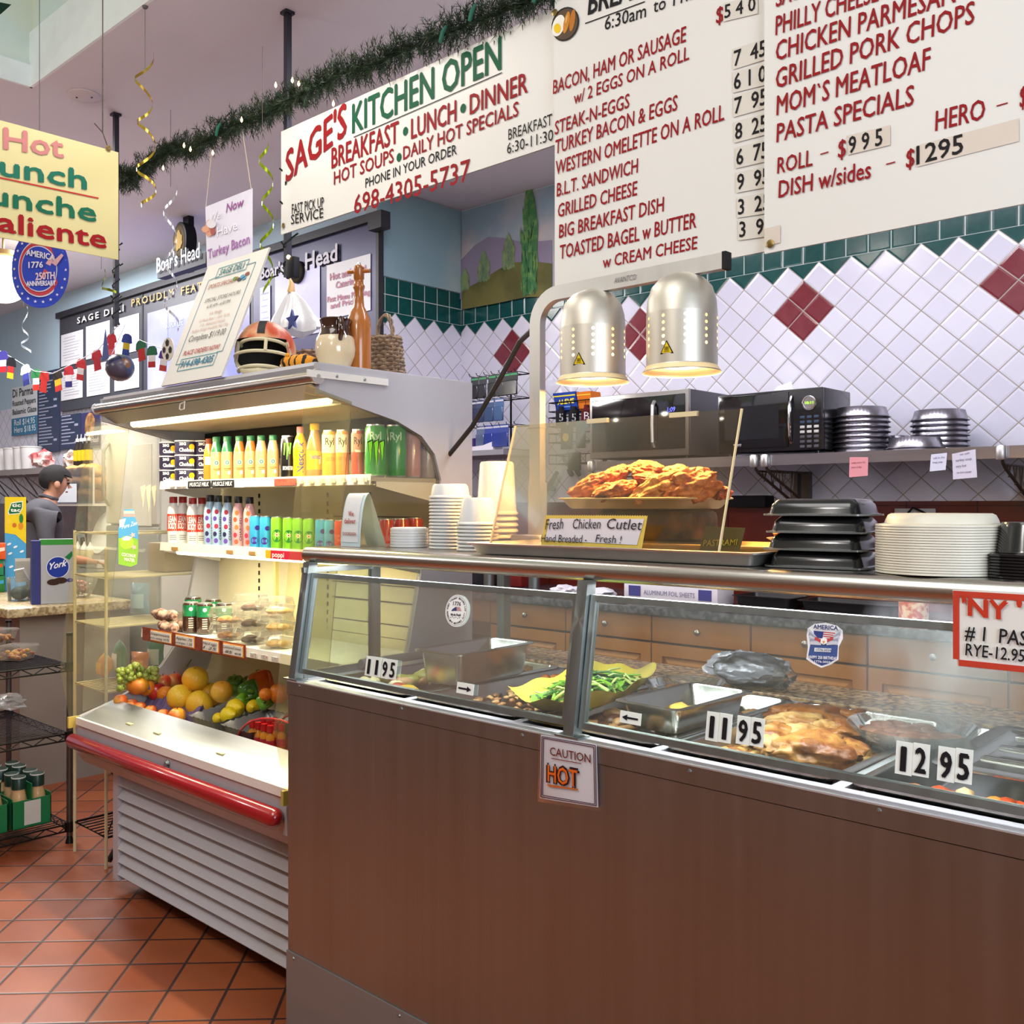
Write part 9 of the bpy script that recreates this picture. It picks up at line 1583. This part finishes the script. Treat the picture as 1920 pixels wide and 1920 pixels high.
def person():
 fx = .85 * RT + .5 * FW; a = math.atan2(fx.y, fx.x); q = aty(66, 920, 2.86); t = thing('person', 'person in a dark grey shirt behind the checkout looking down at the far counter', 'person', (q.x, 2.86, 0), a)
 sk = mat('skin', '#b98468', .5, var=.05); sh = mat('shirt_grey', '#4b4a4f', .85, var=.1, scale=40); pt = mat('trousers', '#26262c', .8); hr = mat('hair_black', '#14110f', .85, var=.3, scale=120)
 def skin(name, verts, edges, m, lv=2):
  me = bpy.data.meshes.new(name); me.from_pydata([v[:3] for v in verts], edges, []); o = link(name, me, t); o.modifiers.new('skin', 'SKIN').use_smooth_shade = True
  for i, v in enumerate(verts): me.skin_vertices[0].data[i].radius = (v[3], v[4] if len(v) > 4 else v[3])
  me.skin_vertices[0].data[0].use_root = True; me.materials.append(m); s = o.modifiers.new('sub', 'SUBSURF'); s.levels = lv; s.render_levels = lv; return o
 # forward = +x, left = +y; body bent a little forward, head bowed
 B = [(0, 0, .93, .10, .12), (.01, 0, 1.14, .09, .12), (.03, 0, 1.34, .095, .13), (.06, 0, 1.46, .06, .10), (.10, 0, 1.545, .058), (.125, 0, 1.585, .065), (.15, 0, 1.635, .085), (.155, 0, 1.68, .088), (.15, 0, 1.715, .07),
   (.05, .20, 1.44, .046), (.06, .25, 1.14, .046), (.28, .19, 1.06, .036), (.36, .16, 1.05, .026), (.40, .155, 1.045, .032, .018), (.05, -.20, 1.44, .046), (.06, -.25, 1.14, .046), (.28, -.19, 1.06, .036), (.36, -.16, 1.05, .026), (.40, -.155, 1.045, .032, .018),
   (0, .09, .88, .092), (.01, .10, .50, .062), (-.02, .10, .09, .042), (.08, .11, .045, .038), (.16, .115, .035, .03), (0, -.09, .88, .092), (.01, -.10, .50, .062), (-.02, -.10, .09, .042), (.08, -.11, .045, .038), (.16, -.115, .035, .03)]
 E_ = [(0, 1), (1, 2), (2, 3), (3, 4), (4, 5), (5, 6), (6, 7), (7, 8), (3, 9), (9, 10), (10, 11), (11, 12), (12, 13), (3, 14), (14, 15), (15, 16), (16, 17), (17, 18), (0, 19), (19, 20), (20, 21), (21, 22), (22, 23), (0, 24), (24, 25), (25, 26), (26, 27), (27, 28)]
 for s in (1, -1):
  h0 = 13 if s > 0 else 18
  for k, (dy, L) in enumerate(((-.028, .055), (-.010, .07), (.008, .072), (.025, .06))): i = len(B); B += [(.435, s * .155 + dy * s, 1.04, .0095), (.435 + L * .55, s * .155 + dy * s, 1.025, .008), (.435 + L * .8, s * .155 + dy * s, .995, .0065)]; E_ += [(h0, i), (i, i + 1), (i + 1, i + 2)]
  i = len(B); B += [(.40, s * .115, 1.035, .011), (.43, s * .105, 1.015, .008)]; E_ += [(h0, i), (i, i + 1)]
 t.scale = (.945, .945, .945); skin('body', B, E_, sk)
 k = 1.14; sv = [(0, 0, .93, .14, .17), (.01, 0, 1.14, .135, .17), (.03, 0, 1.34, .145, .20), (.055, 0, 1.47, .115, .19)] + [(.09, 0, 1.535, .085, .095)] + [(v[0], v[1], v[2], v[3] * 1.75) for v in (B[9], B[14])] + [(.055, .235, 1.20, .062), (.055, -.235, 1.20, .062), (.14, .225, 1.10, .055), (.14, -.225, 1.10, .055)]
 skin('shirt', sv, [(0, 1), (1, 2), (2, 3), (3, 4), (3, 5), (3, 6), (5, 7), (6, 8), (7, 9), (8, 10)], sh); skin('trousers', [(0, 0, .93, .135, .165), (0, .09, .84, .105), (.01, .10, .50, .08), (-.02, .10, .12, .07), (0, -.09, .84, .105), (.01, -.10, .50, .08), (-.02, -.10, .12, .07)], [(0, 1), (1, 2), (2, 3), (0, 4), (4, 5), (5, 6)], pt)
 for s in (1, -1): MB().rbox(-.06, .20, s * .11 - .045, s * .11 + .045, .0, .07, .025).build('shoe', ink('#1a1a1c'), t)
 Mh = Matrix.Translation((.142, 0, 1.685)) @ Matrix.Rotation(.38, 4, 'Y'); b = MB(); nu, nv = 26, 14; vs = []; fs = []
 for j in range(nv + 1):
  ph = -.95 + (PI / 2 + .95) * j / nv
  for i in range(nu): A = 2 * PI * i / nu; kk = 1 + .05 * mn.noise(Vector((math.cos(A) * 5, math.sin(A) * 5, ph * 5))); vs.append(Mh @ Vector((.122 * kk * math.cos(ph) * math.cos(A), .104 * kk * math.cos(ph) * math.sin(A), .114 * kk * math.sin(ph))))
 for j in range(nv):
  for i in range(nu):
   A = 2 * PI * (i + .5) / nu; ph = -.95 + (PI / 2 + .95) * (j + .5) / nv; fr = math.cos(A)
   if fr > .35 and ph < .55: continue
   if -.25 < fr <= .35 and ph < -.15: continue
   fs.append((j * nu + i, j * nu + (i + 1) % nu, (j + 1) * nu + (i + 1) % nu, (j + 1) * nu + i))
 b.add(vs, fs); b.build('hair', hr, t, smooth=80)
 for s in (1, -1): MB().sphere((.145, s * .096, 1.645), (.022, .012, .032), 10, 8).build('ear', sk, t); MB().sphere((.232, s * .034, 1.655), (.010, .014, .008), 8, 6).build('eye', ink('#2a1f1a'), t); MB().tube([(.234, s * .015, 1.678), (.230, s * .055, 1.680)], .005, 6).build('eyebrow', hr, t)
 MB().prism([(.225, 1.665), (.262, 1.620), (.232, 1.612)], 'y', -.014, .014).build('nose', sk, t); MB().sphere((.222, 0, 1.588), (.010, .024, .006), 10, 6).build('mouth', ink('#8f5a50'), t); MB().tube([(.03, -.03, 1.56), (.05, -.065, 1.56), (.11, -.07, 1.54), (.15, -.03, 1.53), (.15, .03, 1.53), (.11, .07, 1.54), (.05, .065, 1.56), (.03, .03, 1.56)], .014, 8).build('collar', sh, t)
person()
def steam():
 m = bpy.data.materials.new('steam_vapour'); m.use_nodes = True; nt = m.node_tree; nt.nodes.remove(nt.nodes['Principled BSDF']); NX.nt = nt; v = nt.nodes.new('ShaderNodeVolumePrincipled'); v.inputs['Color'].default_value = (.95, .95, 1, 1); v.inputs['Density'].default_value = 1; v.inputs['Anisotropy'].default_value = .2
 tc = nt.nodes.new('ShaderNodeTexCoord'); g = nt.nodes.new('ShaderNodeTexGradient'); g.gradient_type = 'SPHERICAL'; mp = nt.nodes.new('ShaderNodeMapping'); mp.inputs['Scale'].default_value = (5.5, 4.2, 3.6); nt.links.new(tc.outputs['Object'], mp.inputs[0]); nt.links.new(mp.outputs[0], g.inputs[0]); n = noise(tc, 14, 3, (1, 1, .5))
 d = NX(g.outputs['Fac']) * ((n - .36) * 2.2).mx(0.) * 8.; nt.links.new(d.k, v.inputs['Density']); nt.links.new(v.outputs[0], nt.nodes['Material Output'].inputs['Volume'])
 o = MB().sphere((0, 0, 0), (.18, .235, .275), 24, 16).build('steam', m, None); o.location = (-.59, 1.80, LZ + .13); tag(o, 'wisp of steam rising over the wide glass dish and the last pan', 'steam', kind='stuff')
steam()
finalize()
